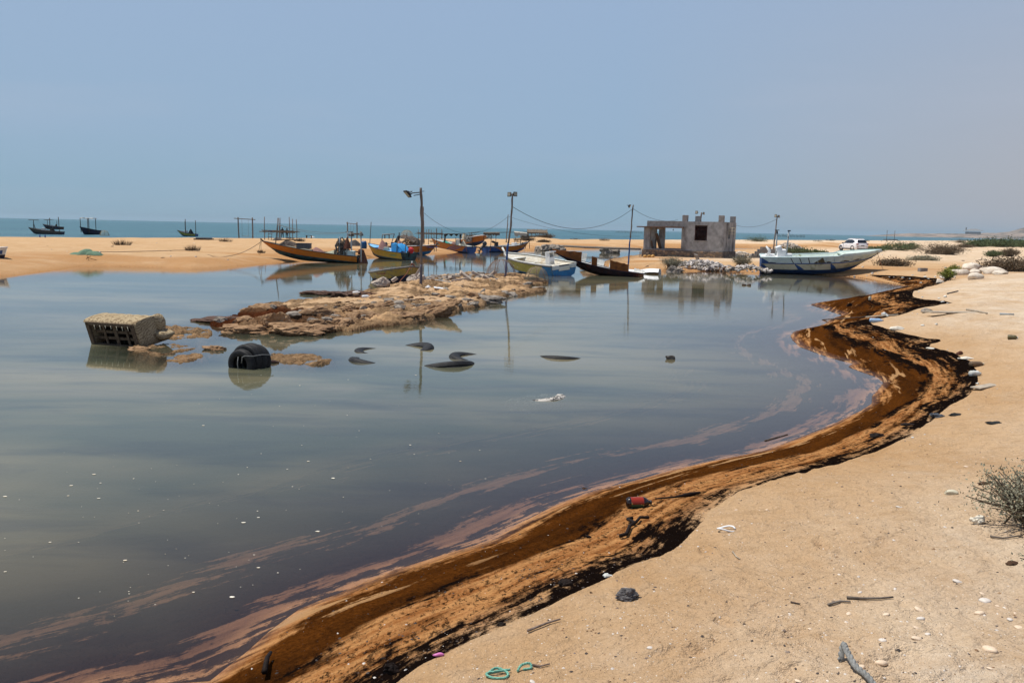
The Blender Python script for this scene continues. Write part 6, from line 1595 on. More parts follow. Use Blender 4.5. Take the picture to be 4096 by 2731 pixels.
def person(u, v, Y, zf, label, seed):
    p = W(u, v, Y); hgt_ = 1.74; o = bpy.data.objects.new('person', bpy.data.meshes.new('person'))
    J = {'pel': (0, 0, .95), 'sp': (0, .01, 1.2), 'ch': (0, 0, 1.42), 'nk': (0, 0, 1.53), 'hd': (0, -.02, 1.63), 'ht': (0, -.02, 1.74),
         'hL': (.10, 0, .90), 'kL': (.13, -.02, .50), 'aL': (.15, .03, .08), 'fL': (.16, -.12, .03), 'hR': (-.10, 0, .90), 'kR': (-.12, .02, .50), 'aR': (-.13, .06, .08), 'fR': (-.14, -.10, .03),
         'sL': (.19, 0, 1.42), 'eL': (.27, .05, 1.14), 'wL': (.20, -.08, .92), 'sR': (-.19, 0, 1.42), 'eR': (-.27, .04, 1.14), 'wR': (-.26, -.06, .88)}
    E = [('pel', 'sp'), ('sp', 'ch'), ('ch', 'nk'), ('nk', 'hd'), ('hd', 'ht'), ('pel', 'hL'), ('hL', 'kL'), ('kL', 'aL'), ('aL', 'fL'), ('pel', 'hR'), ('hR', 'kR'), ('kR', 'aR'), ('aR', 'fR'), ('ch', 'sL'), ('sL', 'eL'), ('eL', 'wL'), ('ch', 'sR'), ('sR', 'eR'), ('eR', 'wR')]
    Rr = {'pel': .15, 'sp': .14, 'ch': .15, 'nk': .055, 'hd': .095, 'ht': .06, 'hL': .10, 'kL': .075, 'aL': .05, 'fL': .035, 'hR': .10, 'kR': .075, 'aR': .05, 'fR': .035, 'sL': .075, 'eL': .05, 'wL': .035, 'sR': .075, 'eR': .05, 'wR': .035}
    ks = list(J); me = o.data; me.from_pydata([J[k] for k in ks], [(ks.index(a), ks.index(b)) for a, b in E], []); C.objects.link(o)
    sk = o.modifiers.new('skin', 'SKIN'); o.modifiers.new('sub', 'SUBSURF').levels = 1; o.modifiers['sub'].render_levels = 2
    for i, k in enumerate(ks): me.skin_vertices[0].data[i].radius = (Rr[k], Rr[k] * (.75 if k in ('pel', 'sp', 'ch') else 1)); me.skin_vertices[0].data[i].use_root = (k == 'pel')
    n = NT('dark_clothes_and_hair_%d' % seed); z_ = n.sep(n.coord())[2]
    n.t.links.new(n.pbsdf(n.mix(n.ma('GREATER_THAN', z_, 1.53), (.018, .018, .022), n.mix(n.ma('GREATER_THAN', n.ma('ADD', z_, n.ma('MULTIPLY', n.sep(n.coord())[1], 1.0)), 1.62), (.20, .11, .07), (.012, .010, .010))), .9), n.out.inputs[0])
    me.materials.append(n.mat); o.location = (p.x, Y, zf); o.rotation_euler = (0, 0, math.pi + .2 * seed)
    hr = MB().rock((0, .02, 1.68), (.20, .21, .17), seed, 3, amp=.04, smooth=True).build('hair', mat('black_hair', (.01, .009, .009), None, 8, .8, .2), o)
    return tag(o, label, 'person', 'two people beyond the raised platform')
person(1130, 945, 138, .22, 'person in black at the sea edge, left one of the pair beyond the platform', 1)
person(1148, 945, 138, .14, 'person in black at the sea edge, right one of the pair beyond the platform', 2)
# thatched shade on the dune
p = W(2148, 950, 172); z0 = zat(p); sh = empty('thatched_shade', (p.x, p.y, z0), label='thatched shade roof on thin posts upon the scrub covered dune', cat='shelter')
zr = W(2148, 931, 172).z - z0
for x_ in (-1.9, -1.2, -.3, .6, 1.3, 1.9):
    MB().tube([(x_, -.9 if int(x_ * 10) % 2 else .9, -.5), (x_, -.9 if int(x_ * 10) % 2 else .9, zr)], .06, 6).build('post', WOODD, sh)
mb = MB(); r = random.Random(5)
mb.sheet([[(-2.1 + 4.2 * i / 14, y_, zr + z_ + r.uniform(-.06, .06)) for y_, z_ in ((-1.5, .0), (-.9, .28), (0, .62), (.9, .30), (1.5, .0))] for i in range(15)], smooth=False)
for i in range(120): x_ = r.uniform(-2.1, 2.1); mb.tube([(x_, -1.1, zr + .2), (x_ + r.uniform(-.2, .2), -1.55, zr - r.uniform(.0, .25))], .02, 4)
mb.build('roof', THATCH, sh, solid=.08)
def bench(u, v, Y, w, h_, m, label, heap=False):
    p = W(u, v, Y); z0 = zat(p); o = empty('bench', (p.x, p.y, z0), label=label, cat='bench', group='benches on the sand bar')
    MB().box((0, 0, h_), (w, .5, .06), bev=.01).build('seat', m, o)
    for x_ in (-w * .38, w * .38): MB().box((x_, 0, h_ / 2), (.12, .4, h_), bev=.01).build('leg', m, o)
bench(1236, 950, 135, 1.0, .50, WOODD, 'small brown bench on the sand right of the raised platform')
bench(1548, 950, 138, .95, .62, BLKP, 'black bench at the sea edge behind the yellow boat')
p = G(1250, 950); tag(cloth_mound((0, 0, 0), (1.0, .6, .3), 4, 4).build('white_sack_heap', WHITE, loc=p), 'white and black sack heap lying at the brown bench', 'sack')
p = G(1113, 962); tag(cloth_mound((0, 0, 0), (1.7, 1.1, .42), 14, 5).build('dark_net_heap', DARKNET, loc=p), 'dark net mound under the raised platform', 'net')
for u, l in ((159, 'left one of two blue stakes in the sand at far left'), (180, 'right one of two blue stakes in the sand at far left')):
    p = W(u, 943, 96); tag(MB().tube([(0, 0, -.3), (.01, 0, .32)], .07, 7).build('blue_stake', BLUEH, loc=(p.x, 96, zat(p))), l, 'stake', 'blue stakes in the sand')
# pile of dark timbers at left
p = G(806, 960); o = empty('timber_pile', p, label='pile of dark logs and stones on the sand below the anchored yellow boat', cat='pile')
for k in range(7): MB().tube([(-.9 + .25 * k, -.2 + .1 * (k % 3), .08 + .10 * (k % 2)), (.2 + .2 * k, .3, .10 + .09 * (k % 2))], .10, 6).build('log', WOODD, o)
MB().tube([(.5, 0, .05), (2.6, .6, .03)], .05, 5).build('long_stick', WOODG, o)
# log walkway and its two rock piers
pw = [P(2190, 981, .55), P(2330, 989, .6), P(2440, 993, .6), P(2562, 997, .62)]
o = empty('log_walkway', (0, 0, 0), label='long walkway of tied logs crossing the channel to the hut', cat='walkway')
for k in range(4):
    off = Vector((0, (k - 1.5) * .22, .02 * (k % 2))); MB().tube([q + off for q in pw], .10, 7).build('log', WOODG, o)
mb = MB(); r = random.Random(8)
for k in range(60):
    q = pw[0].lerp(pw[3], k / 60); mb.tube([(q.x, q.y - .45, q.z + .1 + (pw[1].z - q.z) * .0), (q.x + r.uniform(-.05, .05), q.y + .5, q.z + .11)], .03, 4)
mb.build('cross_sticks', WOODP, o)
# ================================================================== ROCKS
ROCKT = mat('tan_limestone', (0.40, 0.255, 0.145), (0.23, 0.135, 0.07), 5, .95, 1.0, 9, .07, c3=(0.20, 0.12, 0.07), sc3=2.2, t3=(.50, .66))
ROCKD = mat('oil_stained_rock', (0.10, 0.045, 0.022), (0.05, 0.022, 0.012), 4, .7, .9, 14, .03, c3=(0.26, 0.13, 0.06), sc3=2.5, t3=(.58, .7))
ROCKG = mat('grey_coral_rock', (0.36, 0.31, 0.25), (0.20, 0.17, 0.14), 5, .95, 1.0, 18, .03, c3=(0.12, 0.10, 0.085), sc3=3, t3=(.52, .66))
ROCKW = mat('white_limestone', (0.72, 0.64, 0.53), (0.58, 0.49, 0.38), 3, .95, .8, 14, .03, c3=(0.50, 0.38, 0.26), sc3=2, t3=(.55, .7))
COBBLE = mat('grey_cobble', (0.26, 0.23, 0.20), (0.15, 0.13, 0.115), 6, .9, .6, 20, .02)
def rk(u, v, size, seed, m, label, z=None, f=None, name='rock', cat='rock', group=None, rot=None, sub=4, amp=.28, Y=None):
    amp = amp + .14; sub = 5 if size[0] > .8 else 4
    g = G(u, v, f) if z is None else P(u, v, z)
    if Y: g = W(u, v, Y)
    mb = MB(); mb.rock((0, 0, size[2] * .22), size, seed, sub, amp=amp, rot=rot)
    return tag(mb.build(name, m, loc=(g.x, g.y + size[1] * .3, max(g.z, -.02) - .02)), label, cat, group)
RG = 'boulders along the rock shelf'
rk(1105, 1325, (.60, .45, .62), 3, ROCKT, 'upright brown boulder at the near edge of the shelf, tallest at its left end', z=0, group=RG, rot=(.2, .1, .3))
rk(985, 1330, (1.35, .9, .28), 5, ROCKT, 'long low pale boulder at the water left of the upright brown one', z=0, group=RG, amp=.2)
rk(1190, 1336, (1.30, 1.1, .36), 8, ROCKT, 'broad rounded boulder at the water right of the upright brown one', z=0, group=RG, amp=.25)
rk(1330, 1312, (.85, .7, .34), 9, ROCKT, 'grey brown boulder at the water edge in the middle of the shelf', z=0, group=RG)
rk(1366, 1318, (.38, .3, .20), 10, ROCKT, 'small round rock standing in the water off the middle of the shelf', z=0, group=RG)
rk(1050, 1248, (1.25, .8, .34), 11, ROCKT, 'square edged slab on the far side of the shelf near its left end', z=0, group=RG, amp=.15)
rk(1480, 1288, (1.2, .8, .36), 12, ROCKT, 'dark fronted slab at the near edge below the wooden pole', z=0, group=RG)
rk(1600, 1290, (1.15, .8, .36), 13, ROCKT, 'second dark fronted slab, right of the pole reflection', z=0, group=RG)
rk(1715, 1266, (1.35, .7, .50), 14, ROCKT, 'large tilted wedge of rock at the near water edge', z=0, group=RG, rot=(0, -.32, 0), amp=.16)
rk(1815, 1228, (.75, .6, .28), 15, ROCKT, 'low rough rock between the tilted wedge and the flat block', z=0, group=RG)
rk(1925, 1212, (1.5, .8, .36), 16, ROCKG, 'flat grey block at the near water edge toward the right end', z=0, group=RG, amp=.15)
rk(1400, 1240, (.45, .4, .20), 17, ROCKT, 'small brown knob of rock on top of the shelf', z=.25, group=RG)
rk(800, 1285, (.62, .35, .12), 18, ROCKD, 'small oil blackened rock off the left tip of the shelf', z=0, group=RG)
rk(905, 1290, (1.5, .8, .20), 19, ROCKD, 'flat oil browned ledge at the left tip of the shelf', z=0, group=RG, amp=.2)
rk(1300, 1180, (1.35, .6, .22), 20, ROCKD, 'low dark rock in the water on the far side, seen alone', z=0, group=RG)
rk(1358, 1177, (.55, .4, .12), 21, ROCKD, 'tiny dark rock beside the low one on the far side', z=0, group=RG)
rk(1410, 1192, (1.4, .8, .40), 22, ROCKD, 'oil blackened ledge on the far side of the shelf with white scraps on it', z=0, group=RG)
rk(851, 1400, (.46, .3, .12), 23, ROCKT, 'small flat rock with a twig, in the water between armchair and tyres', z=0, group=RG)
rk(545, 1396, (.4, .3, .06), 24, ROCKT, 'thin stone slab lying on the islet before the armchair', z=0.02, group=RG)
rk(1517, 1141, (.62, .5, .46), 25, CONCL, 'pale broken concrete block in front of the dinghy', z=.18, group='concrete rubble on the shelf', amp=.12)
rk(1668, 1128, (.72, .6, .62), 26, CONCL, 'pinkish concrete block against the foot of the nearest lamp pole', z=.18, group='concrete rubble on the shelf', amp=.12)
rk(2380, 1076, (1.3, .8, .55), 27, ROCKT, 'rounded tan boulder behind the wreck on the hut bank', z=.12)
rk(2700, 1088, (1.0, .7, .5), 28, ROCKG, 'big tan boulder at the water left of the coral rubble', z=0)
# scattered stones on top of the shelf and at its edges
r = random.Random(77); cnt = 0
_ls = np.array(SPIT)
_stones = []
for m_, nm in ((ROCKT, 'tan'), (ROCKG, 'grey')):
    for s_ in range(3):
        o = MB().rock((0, 0, 0), (1, .8, .5), 90 + s_, 2 if s_ else 3, m_ and 0, amp=.3); _stones.append((o, m_))
_pro = [mb_.build('stone', m_) for mb_, m_ in _stones]
used = set()
for i in range(330):
    u = r.uniform(870, 2180); k = (u - 870) / 1310
    vlo = 1290 - 150 * k; vhi = 1335 - 170 * k
    v = vhi - (vhi - (1262 - 150 * k)) * (r.random() ** 1.6)
    p = P(u, v, .22)
    if not inside(np.array([p.x]), np.array([p.y]), SPIT)[0]: continue
    j = r.randrange(6); src = _pro[j]
    o = src if j not in used else src.copy()
    if j in used: C.objects.link(o)
    used.add(j)
    s_ = .09 + .40 * r.random() ** 2.0
    o.scale = (s_ * r.uniform(.8, 1.6), s_ * r.uniform(.8, 1.2), s_ * r.uniform(.6, 1.1))
    z_ = float(spit_h(np.array([p.x]), np.array([p.y]))[0])
    o.location = (p.x, p.y, z_ + s_ * .04); o.rotation_euler = (r.uniform(-.2, .2), r.uniform(-.2, .2), r.uniform(0, 6.28))
    tag(o, 'loose tan or grey stone lying on the rock shelf', 'stone', 'loose stones on the rock shelf')
    cnt += 1
for j in range(6):
    if j not in used: bpy.data.objects.remove(_pro[j])
# rubble with broken blocks between the two near poles
RB = 'broken rubble between the lamp poles'
r = random.Random(12)
for i in range(46):
    u = 1702 + (1968 - 1702) * (i + r.random()) / 46; v = 1122 - 12 * ((u - 1702) / 266) + r.uniform(-12, 6)
    p = P(u, v, .22); s_ = r.uniform(.14, .36)
    kind = r.random()
    if kind < .3: mb = MB().box((0, 0, s_ * .3), (s_ * 1.6, s_ * .7, s_ * .45), rot=(r.uniform(-.5, .5), r.uniform(-.7, .7), r.uniform(0, 3)), bev=.02, jit=.015, seed=i); m_ = CONCL; nm, lb, ct = 'broken_block', 'pale broken concrete piece among the rubble by the lamp poles', 'rubble'
    else: mb = MB().rock((0, 0, s_ * .3), (s_ * 1.4, s_, s_ * .9), 300 + i, 3, amp=.25); m_ = r.choice([COBBLE, ROCKG, ROCKG, ROCKT]); nm, lb, ct = 'cobble', 'grey or brown cobble among the rubble by the lamp poles', 'stone'
    tag(mb.build(nm, m_, loc=(p.x, p.y, .17)), lb, ct, RB)
def block(u, v, size, rot, m, label, z=.3, name='concrete_beam', cat='beam', bev=.02, f=None):
    p = P(u, v, z); return tag(MB().box((0, 0, 0), size, rot=rot, bev=bev, jit=.01, seed=int(u)).build(name, m, loc=(p.x, p.y, z + size[2] * .3)), label, cat)
block(1838, 1126, (.74, .16, .15), (0, -.18, .12), CONCL, 'pale concrete beam lying across stones before the rubble')
block(1862, 1106, (.62, .40, .10), (.3, .62, .3), CONCL, 'pale square slab leaning on the rubble, pointing up', .42, 'concrete_slab', 'slab')
block(1905, 1100, (.5, .16, .14), (0, .5, 0), CONCL, 'short pale beam sticking up among the rubble', .4)
block(1578, 1122, (.24, .16, .12), (0, -.6, .3), CONCL, 'small block balanced on the broken concrete in front of the dinghy', .62, 'concrete_block', 'block')
block(1672, 1100, (.10, .10, .40), (0, .55, 0), CONCL, 'narrow stub of concrete leaning at the nearest lamp pole', .62, 'concrete_stub', 'stub')
p0, p1 = P(1690, 1112, .3), P(1802, 1128, .30)
tag(MB().tube([p0, p1], .022, 7).build('grey_pipe', METAL), 'long thin grey pipe lying in front of the rubble', 'pipe')
tag(MB().tube([P(1960, 1122, .25), P(1995, 1114, .25)], .02, 7).build('grey_pipe', METAL), 'short grey pipe at the foot of the large fish trap', 'pipe')
p = P(1757, 1158, .24); tag(MB().box((0, 0, 0), (.42, .30, .02), rot=(.1, .12, .2), bev=.004).build('white_tile', WHITE2, loc=(p.x, p.y, .30)), 'flat white tile lying on the sand of the shelf', 'tile')
p = P(1713, 1152, .24); tag(cloth_mound((0, 0, 0), (.22, .18, .10), 3, 4).build('crumpled_plastic', WHITE2, loc=(p.x, p.y, .26)), 'crumpled white plastic beside the nearest lamp pole', 'plastic')
for u, v, l in ((1425, 1172, 'white plastic bottle on the oil blackened ledge'), (1462, 1188, 'white plastic bottle just below the oil blackened ledge')):
    p = P(u, v, .3); tag(MB().lathe([(.001, -.13), (.045, -.12), (.05, -.05), (.05, .06), (.02, .11), (.018, .13), (.001, .13)], 12).build('white_bottle', WHITE2, loc=(p.x, p.y, .32), rot=(0, 1.5, .1)), l, 'bottle')
tag(tangle((0, 0, 0), (1.0, .5, .14), 19, 30, .012).build('black_net_heap', DARKNET, loc=P(2120, 1118, .14)), 'tangled black netting under the smaller fish trap', 'net')
# rock piers of the walkway
RP = 'rock piers of the walkway'
def pier(u0, u1, v, z, n, hh, seed, label):
    r = random.Random(seed); mb = MB(); c = P((u0 + u1) / 2, v, 0); wd = (P(u1, v, 0).x - P(u0, v, 0).x)
    o = empty('rock_pier', (c.x, c.y + .8, 0), label=label, cat='rocks', group=RP)
    for i in range(n):
        x_ = r.uniform(-.5, .5) * wd; y_ = r.uniform(-.7, .7); s_ = r.uniform(.35, .75); z_ = r.uniform(0, 1) * hh * (1 - abs(x_ / wd) * .9)
        MB().rock((x_, y_, z_), (s_ * 1.3, s_, s_ * .8), seed * 50 + i, 3, amp=.3).build('stone', ROCKG, o)
pier(2150, 2256, 1004, 0, 34, .62, 3, 'long heap of grey coral rocks carrying the left end of the walkway')
pier(2416, 2472, 1012, 0, 20, .62, 4, 'smaller heap of grey rocks under the middle of the walkway')
# coral rubble below the hut
def rubble(name, c, size, n, s0, s1, mats, seed, label, cat='rubble', sub=2, dome=1.0, ground=None):
    """many small stones of one heap: nobody could count them"""
    r = random.Random(seed); mb = MB()
    for i in range(n):
        a_ = r.uniform(0, 6.283); k = r.random() ** .6; x_ = k * math.cos(a_) * size[0] / 2; y_ = k * math.sin(a_) * size[1] / 2
        s_ = s0 + (s1 - s0) * r.random() ** 2; z_ = size[2] * (1 - k ** 1.6) * dome
        gz = ground(c[0] + x_, c[1] + y_) - c[2] if ground else 0
        mb.rock((x_, y_, z_ + gz), (s_ * r.uniform(.8, 1.7), s_, s_ * r.uniform(.4, 1.0)), seed * 999 + i, 1 if s_ < .3 else 2, r.randrange(len(mats)), amp=.3, rot=(r.uniform(-.8, .8), r.uniform(-.8, .8), r.uniform(0, 3)))
    return tag(mb.build(name, mats, loc=c), label, cat, kind='stuff')
CWH = mat('bleached_coral', (0.62, 0.56, 0.50), (0.42, 0.37, 0.33), 8, .95, .6)
CGR = mat('grey_coral', (0.30, 0.27, 0.25), (0.16, 0.145, 0.135), 8, .95, .6)
p = P(2795, 1066, .25)
rubble('coral_rubble', (p.x, p.y, .12), (5.0, 3.4, .52), 620, .10, .34, [CWH, CGR, CWH, ROCKG], 3, 'bank of bleached and grey coral rubble at the water below the hut')
p = P(2770, 1082, 0)
rubble('coral_rubble', (p.x, p.y - .1, .0), (7.5, 1.0, .12), 200, .15, .42, [ROCKD, ROCKG, ROCKT, ROCKT], 5, 'brown stained stones along the waterline below the hut')
p = P(2955, 1030, .4)
rubble('gravel_heap', (p.x, p.y, .38), (3.6, 2.4, .55), 420, .08, .22, [CWH, ROCKW], 6, 'low white gravel heap at the right corner of the hut')
p = P(3020, 1072, .4)
rubble('gravel_heap', (p.x - .5, p.y, .2), (3.0, 1.6, .35), 160, .12, .3, [CWH, ROCKG], 7, 'pale stones round the shrub left of the large launch')
p = P(3152, 1004, .5)
rubble('gravel_heap', (p.x, p.y, .5), (4.6, 3.6, 1.05), 700, .10, .24, [CWH, ROCKW, ROCKG], 8, 'cone of pale gravel behind the stern of the large launch')
tag(MB().box((0, 0, .3), (.05, .55, .6), rot=(.1, -.5, .2), bev=.01).build('broken_slab', CONC2, loc=P(2788, 1048, .5)), 'pointed grey slab sticking up from the coral rubble', 'slab')
# concrete blocks
BW = 'stacked hollow concrete blocks'
_cb = None; r = random.Random(3); base = P(3068, 1032, .45)
lay = []
for lv in range(5):
    n_ = (7, 6, 5, 4, 2)[lv]
    for i in range(n_):
        for dd in range(2): lay.append((-1.35 + .42 * i + .25 * lv + r.uniform(-.03, .03), .35 * dd, .1 + .205 * lv))
for i, (x_, y_, z_) in enumerate(lay):
    if _cb is None:
        mb = MB(); mb.box((0, -.085, 0), (.40, .03, .195)); mb.box((0, .085, 0), (.40, .03, .195))
        for q in (-.185, 0, .185): mb.box((q, 0, 0), (.03, .14, .195))
        _cb = mb.build('concrete_block', CONC2); o = _cb
    else: o = _cb.copy(); C.objects.link(o)
    o.location = (base.x + x_, base.y + y_, .42 + z_ + .0); o.rotation_euler = (r.uniform(-.04, .04), 0, r.uniform(-.15, .15) + (1.57 if r.random() < .3 else 0))
    tag(o, 'grey hollow block in the stepped stack behind the launch stern', 'concrete block', BW)
tag(_cb.copy(), None, None)
o = _cb.copy(); C.objects.link(o); p = G(3690, 1086); o.location = (p.x, p.y, p.z + .09); o.rotation_euler = (0, 0, .2); o.scale = (1.3, 1.3, 1.2); tag(o, 'lone grey block on the sand between launch bow and white boulders', 'concrete block', BW)
# white boulders on the right
WB = 'white boulders on the right dune'
for i, (u, v, sx, sz, l) in enumerate(((3842, 1100, .95, .5, 'low white boulder nearest the green plant'), (3800, 1114, .75, .28, 'flat pale boulder at the left foot of the white pile'), (3890, 1082, 1.3, .60, 'highest rounded white boulder of the pile'),
        (3935, 1078, .8, .35, 'white boulder behind the middle of the pile'), (3912, 1096, .55, .4, 'squarish bright boulder in the middle of the pile'), (3908, 1118, .62, .36, 'round white boulder lowest in front of the pile'),
        (3980, 1095, 1.35, .55, 'widest white boulder at the right of the pile'), (4010, 1098, .6, .25, 'small white boulder at the right end of the pile'), (3768, 1132, .36, .26, 'smallest pale boulder by the oil band'), (4090, 1086, .3, .28, 'little white boulder at the right picture edge'))):
    p = G(u, v); tag(MB().rock((0, 0, sz * .25), (sx, sx * .7, sz), 400 + i, 3, amp=.16, smooth=True).build('white_boulder', ROCKW, loc=(p.x, p.y + .2, p.z - .03)), l, 'boulder', WB)

# ================================================================== PLANTS
def leafm(name, c1, c2):
    return mat(name, c1, c2, 3, .9, 0, sc3=1)
SAGE = leafm('sage_leaves', (0.22, 0.215, 0.145), (0.30, 0.28, 0.20))
SAGED = leafm('dry_brown_leaves', (0.16, 0.115, 0.075), (0.11, 0.085, 0.055))
GRN = leafm('dull_green_leaves', (0.085, 0.115, 0.055), (0.12, 0.145, 0.07))
LIME = leafm('yellow_green_leaves', (0.20, 0.22, 0.04), (0.13, 0.16, 0.035))
TWIG = mat('grey_twig', (0.16, 0.125, 0.09), (0.10, 0.075, 0.055), 20, .95, 0)
def shrub(name, loc, size, seed, leaf, label, stems=60, leaves=26, lsz=.05, cat='shrub', group=None, spread=.9, parts=True, twig=None):
    """stems fan out of the ground; small leaf faces crowd their upper parts"""
    r = random.Random(seed); tb = MB(); lf_v = []; lf_f = []
    for s_ in range(stems):
        a_ = r.uniform(0, 6.283); e_ = r.random() ** .6 * spread; hz = r.uniform(.55, 1.0) * (1 - .35 * e_)
        b0 = Vector((r.gauss(0, .10) * size[0], r.gauss(0, .10) * size[1], 0))
        tip = Vector((math.cos(a_) * size[0] / 2 * e_, math.sin(a_) * size[1] / 2 * e_, size[2] * hz))
        mid = b0.lerp(tip, .5) + Vector((0, 0, size[2] * .08))
        tb.tube([b0, mid, tip], .010 * max(size) ** .5, 3, r1=.004, caps=False)
        for k in range(leaves):
            q = .25 + .8 * r.random() ** .7
            c = (b0.lerp(mid, q * 2) if q < .5 else mid.lerp(tip, (q - .5) * 2)) + Vector((r.gauss(0, 1), r.gauss(0, 1), r.gauss(0, .8))) * .055 * max(size[0], size[2])
            if c.z < .01: continue
            d = Vector((r.gauss(0, 1), r.gauss(0, 1), r.gauss(.6, 1))).normalized(); w = d.cross(Vector((r.gauss(0, 1), r.gauss(0, 1), r.gauss(0, 1)))).normalized()
            L_ = lsz * r.uniform(.6, 1.5); b_ = len(lf_v)
            lf_v += [c - w * L_ * .25, c + d * L_ * .5 - w * 0, c + w * L_ * .25, c - d * L_ * .4]; lf_f.append((b_, b_ + 1, b_ + 2, b_ + 3))
    o = empty(name, loc, label=label, cat=cat, group=group)
    tb.build('stems', twig or TWIG, o)
    MB().add(lf_v, lf_f).build('foliage', leaf, o)
    return o
g = G(4075, 2140); print('bush at', g)
shrub('saltbush', (g.x + .32, g.y + .15, g.z - .02), (1.0, .95, .50), 1, SAGE, 'grey-green saltbush reaching into the picture at the right edge', 150, 60, .022, spread=1.15)
g2 = G(4075, 2290); shrub('saltbush', (g2.x + .3, g2.y + .1, g2.z - .02), (.5, .5, .16), 2, SAGE, 'low straggling sprig below the saltbush at the right edge', 24, 24, .018, spread=1.2)
SB = 'shrubs round the hut'
g = P(2685, 1072, .2); shrub('grey_shrub', (g.x, g.y, .15), (2.0, 1.4, .95), 3, SAGE, 'pale grey-green shrub left of the coral rubble before the hut', 110, 34, .055, group=SB)
g = P(2970, 1070, .2); shrub('grey_shrub', (g.x, g.y, .15), (1.9, 1.4, 1.15), 4, SAGE, 'tall grey-green shrub between the hut and the launch', 110, 34, .055, group=SB)
GB = 'green bushes beyond the launch'
for i, (u, v, Y, w, h_, l) in enumerate(((3185, 992, 88, 4.0, 1.5, 'biggest green bush, behind the mast of the launch'), (3118, 990, 92, 2.2, .8, 'small green bush left of the gravel cone'), (3222, 989, 96, 1.6, .8, 'little green bush right of the biggest one'), (3270, 992, 92, 2.6, .8, 'green bush between gravel cone and car'),
        (3035, 962, 210, 10, 2.4, 'low dark bush on the bar right of the hut'), (3500, 990, 110, 3.6, 1.3, 'green bush just right of the white car'), (3545, 984, 125, 3.0, 1.3, 'green bush second to the right of the car'), (3600, 988, 120, 6.5, 2.2, 'broad green bush in the middle of the flat behind the car'), (3640, 984, 124, 4.2, 1.9, 'green bush joined to the right of the broad one'))):
    p = W(u, v, Y); z_ = h1(p.x, p.y); shrub('green_bush', (p.x, p.y, z_ - .1), (w * .9, w * .7, h_ * .62), 20 + i, GRN, l, 60, 30, .16, 'bush', GB, spread=1.0)
BB = 'brown scrub on the right'
for i, (u, v, Y, w, h_, l, lf) in enumerate(((3740, 996, 100, 6.5, 2.1, 'big brown-green bush at the left end of the dune bank', SAGED), (3795, 1000, 98, 4.6, 2.0, 'brown-green bush beside the big one on the dune bank', SAGED), (3978, 1000, 95, 2.4, 1.2, 'small dark round bush on the dune slope', GRN), (4040, 992, 96, 2.6, 1.6, 'upright brown bush on the dune slope', SAGED),
        (3575, 1080, 60, 3.2, .75, 'dead brown tuft right of the bow of the launch', SAGED), (3690, 1046, 74, 3.0, .55, 'sparse grey plant on the flat sand', SAGE), (4052, 1094, 50, 4.2, 1.35, 'large brown heath bush behind the white boulders', SAGED), (4030, 1094, 53, 3.5, .9, 'lower brown bush left part behind the white boulders', SAGED))):
    p = W(u, v, Y); z_ = h1(p.x, p.y); shrub('scrub_bush', (p.x, p.y, z_ - .08), (w, w * .6, h_ * .7), 50 + i, lf, l, 90 if Y > 55 else 130, 34, .11, 'bush', BB, spread=1.0)
p = G(3790, 1122); shrub('green_plant', (p.x, p.y, p.z), (1.1, .8, .62), 71, LIME, 'bright yellow-green plant at the left foot of the white boulders', 60, 30, .06, 'plant', None)
p = G(3812, 1098); shrub('green_plant', (p.x, p.y, p.z), (1.0, .8, .6), 72, LIME, 'yellow-green plant just behind the low white boulder', 60, 30, .06, 'plant', None)
# dark belt of trees at the far right
for i in range(9):
    u = 3905 + i * 27; p = W(u, 968 + (i % 3), 190 + 8 * (i % 4)); z_ = h1(p.x, p.y)
    shrub('far_tree', (p.x, p.y, z_ - .3), (6.5, 5.0, 1.9 + .7 * ((i * 7) % 3) / 2), 90 + i, GRN, 'grey-green tree crown in the dark belt at the far right', 70, 30, .30, 'tree', 'belt of trees at far right', spread=1.0)
# dune grass tufts
def tuft(u, v, Y, w, h_, seed, label, leaf=SAGED):
    p = W(u, v, Y) if Y else G(u, v); z_ = h1(p.x, p.y)
    r = random.Random(seed); mb = MB()
    for i in range(170):
        a_ = r.uniform(0, 6.283); k = r.random() ** .7; b0 = Vector((math.cos(a_) * k * w * .36, math.sin(a_) * k * w * .3, -.02)); hh = h_ * r.uniform(.5, 1.0) * (1 - .3 * k)
        tip = b0 + Vector((math.cos(a_) * w * .16 * k + r.gauss(0, .03), math.sin(a_) * w * .12 * k, hh)); wd = Vector((-math.sin(a_ + 1), math.cos(a_ + 1), 0)) * .018 * max(1, (Y or 60) / 60)
        mb.add([b0 - wd, b0 + wd, tip], [(0, 1, 2)])
    return tag(mb.build('grass_tuft', leaf, loc=(p.x, p.y, z_)), label, 'grass tuft', 'dry grass tufts on the sand bar')
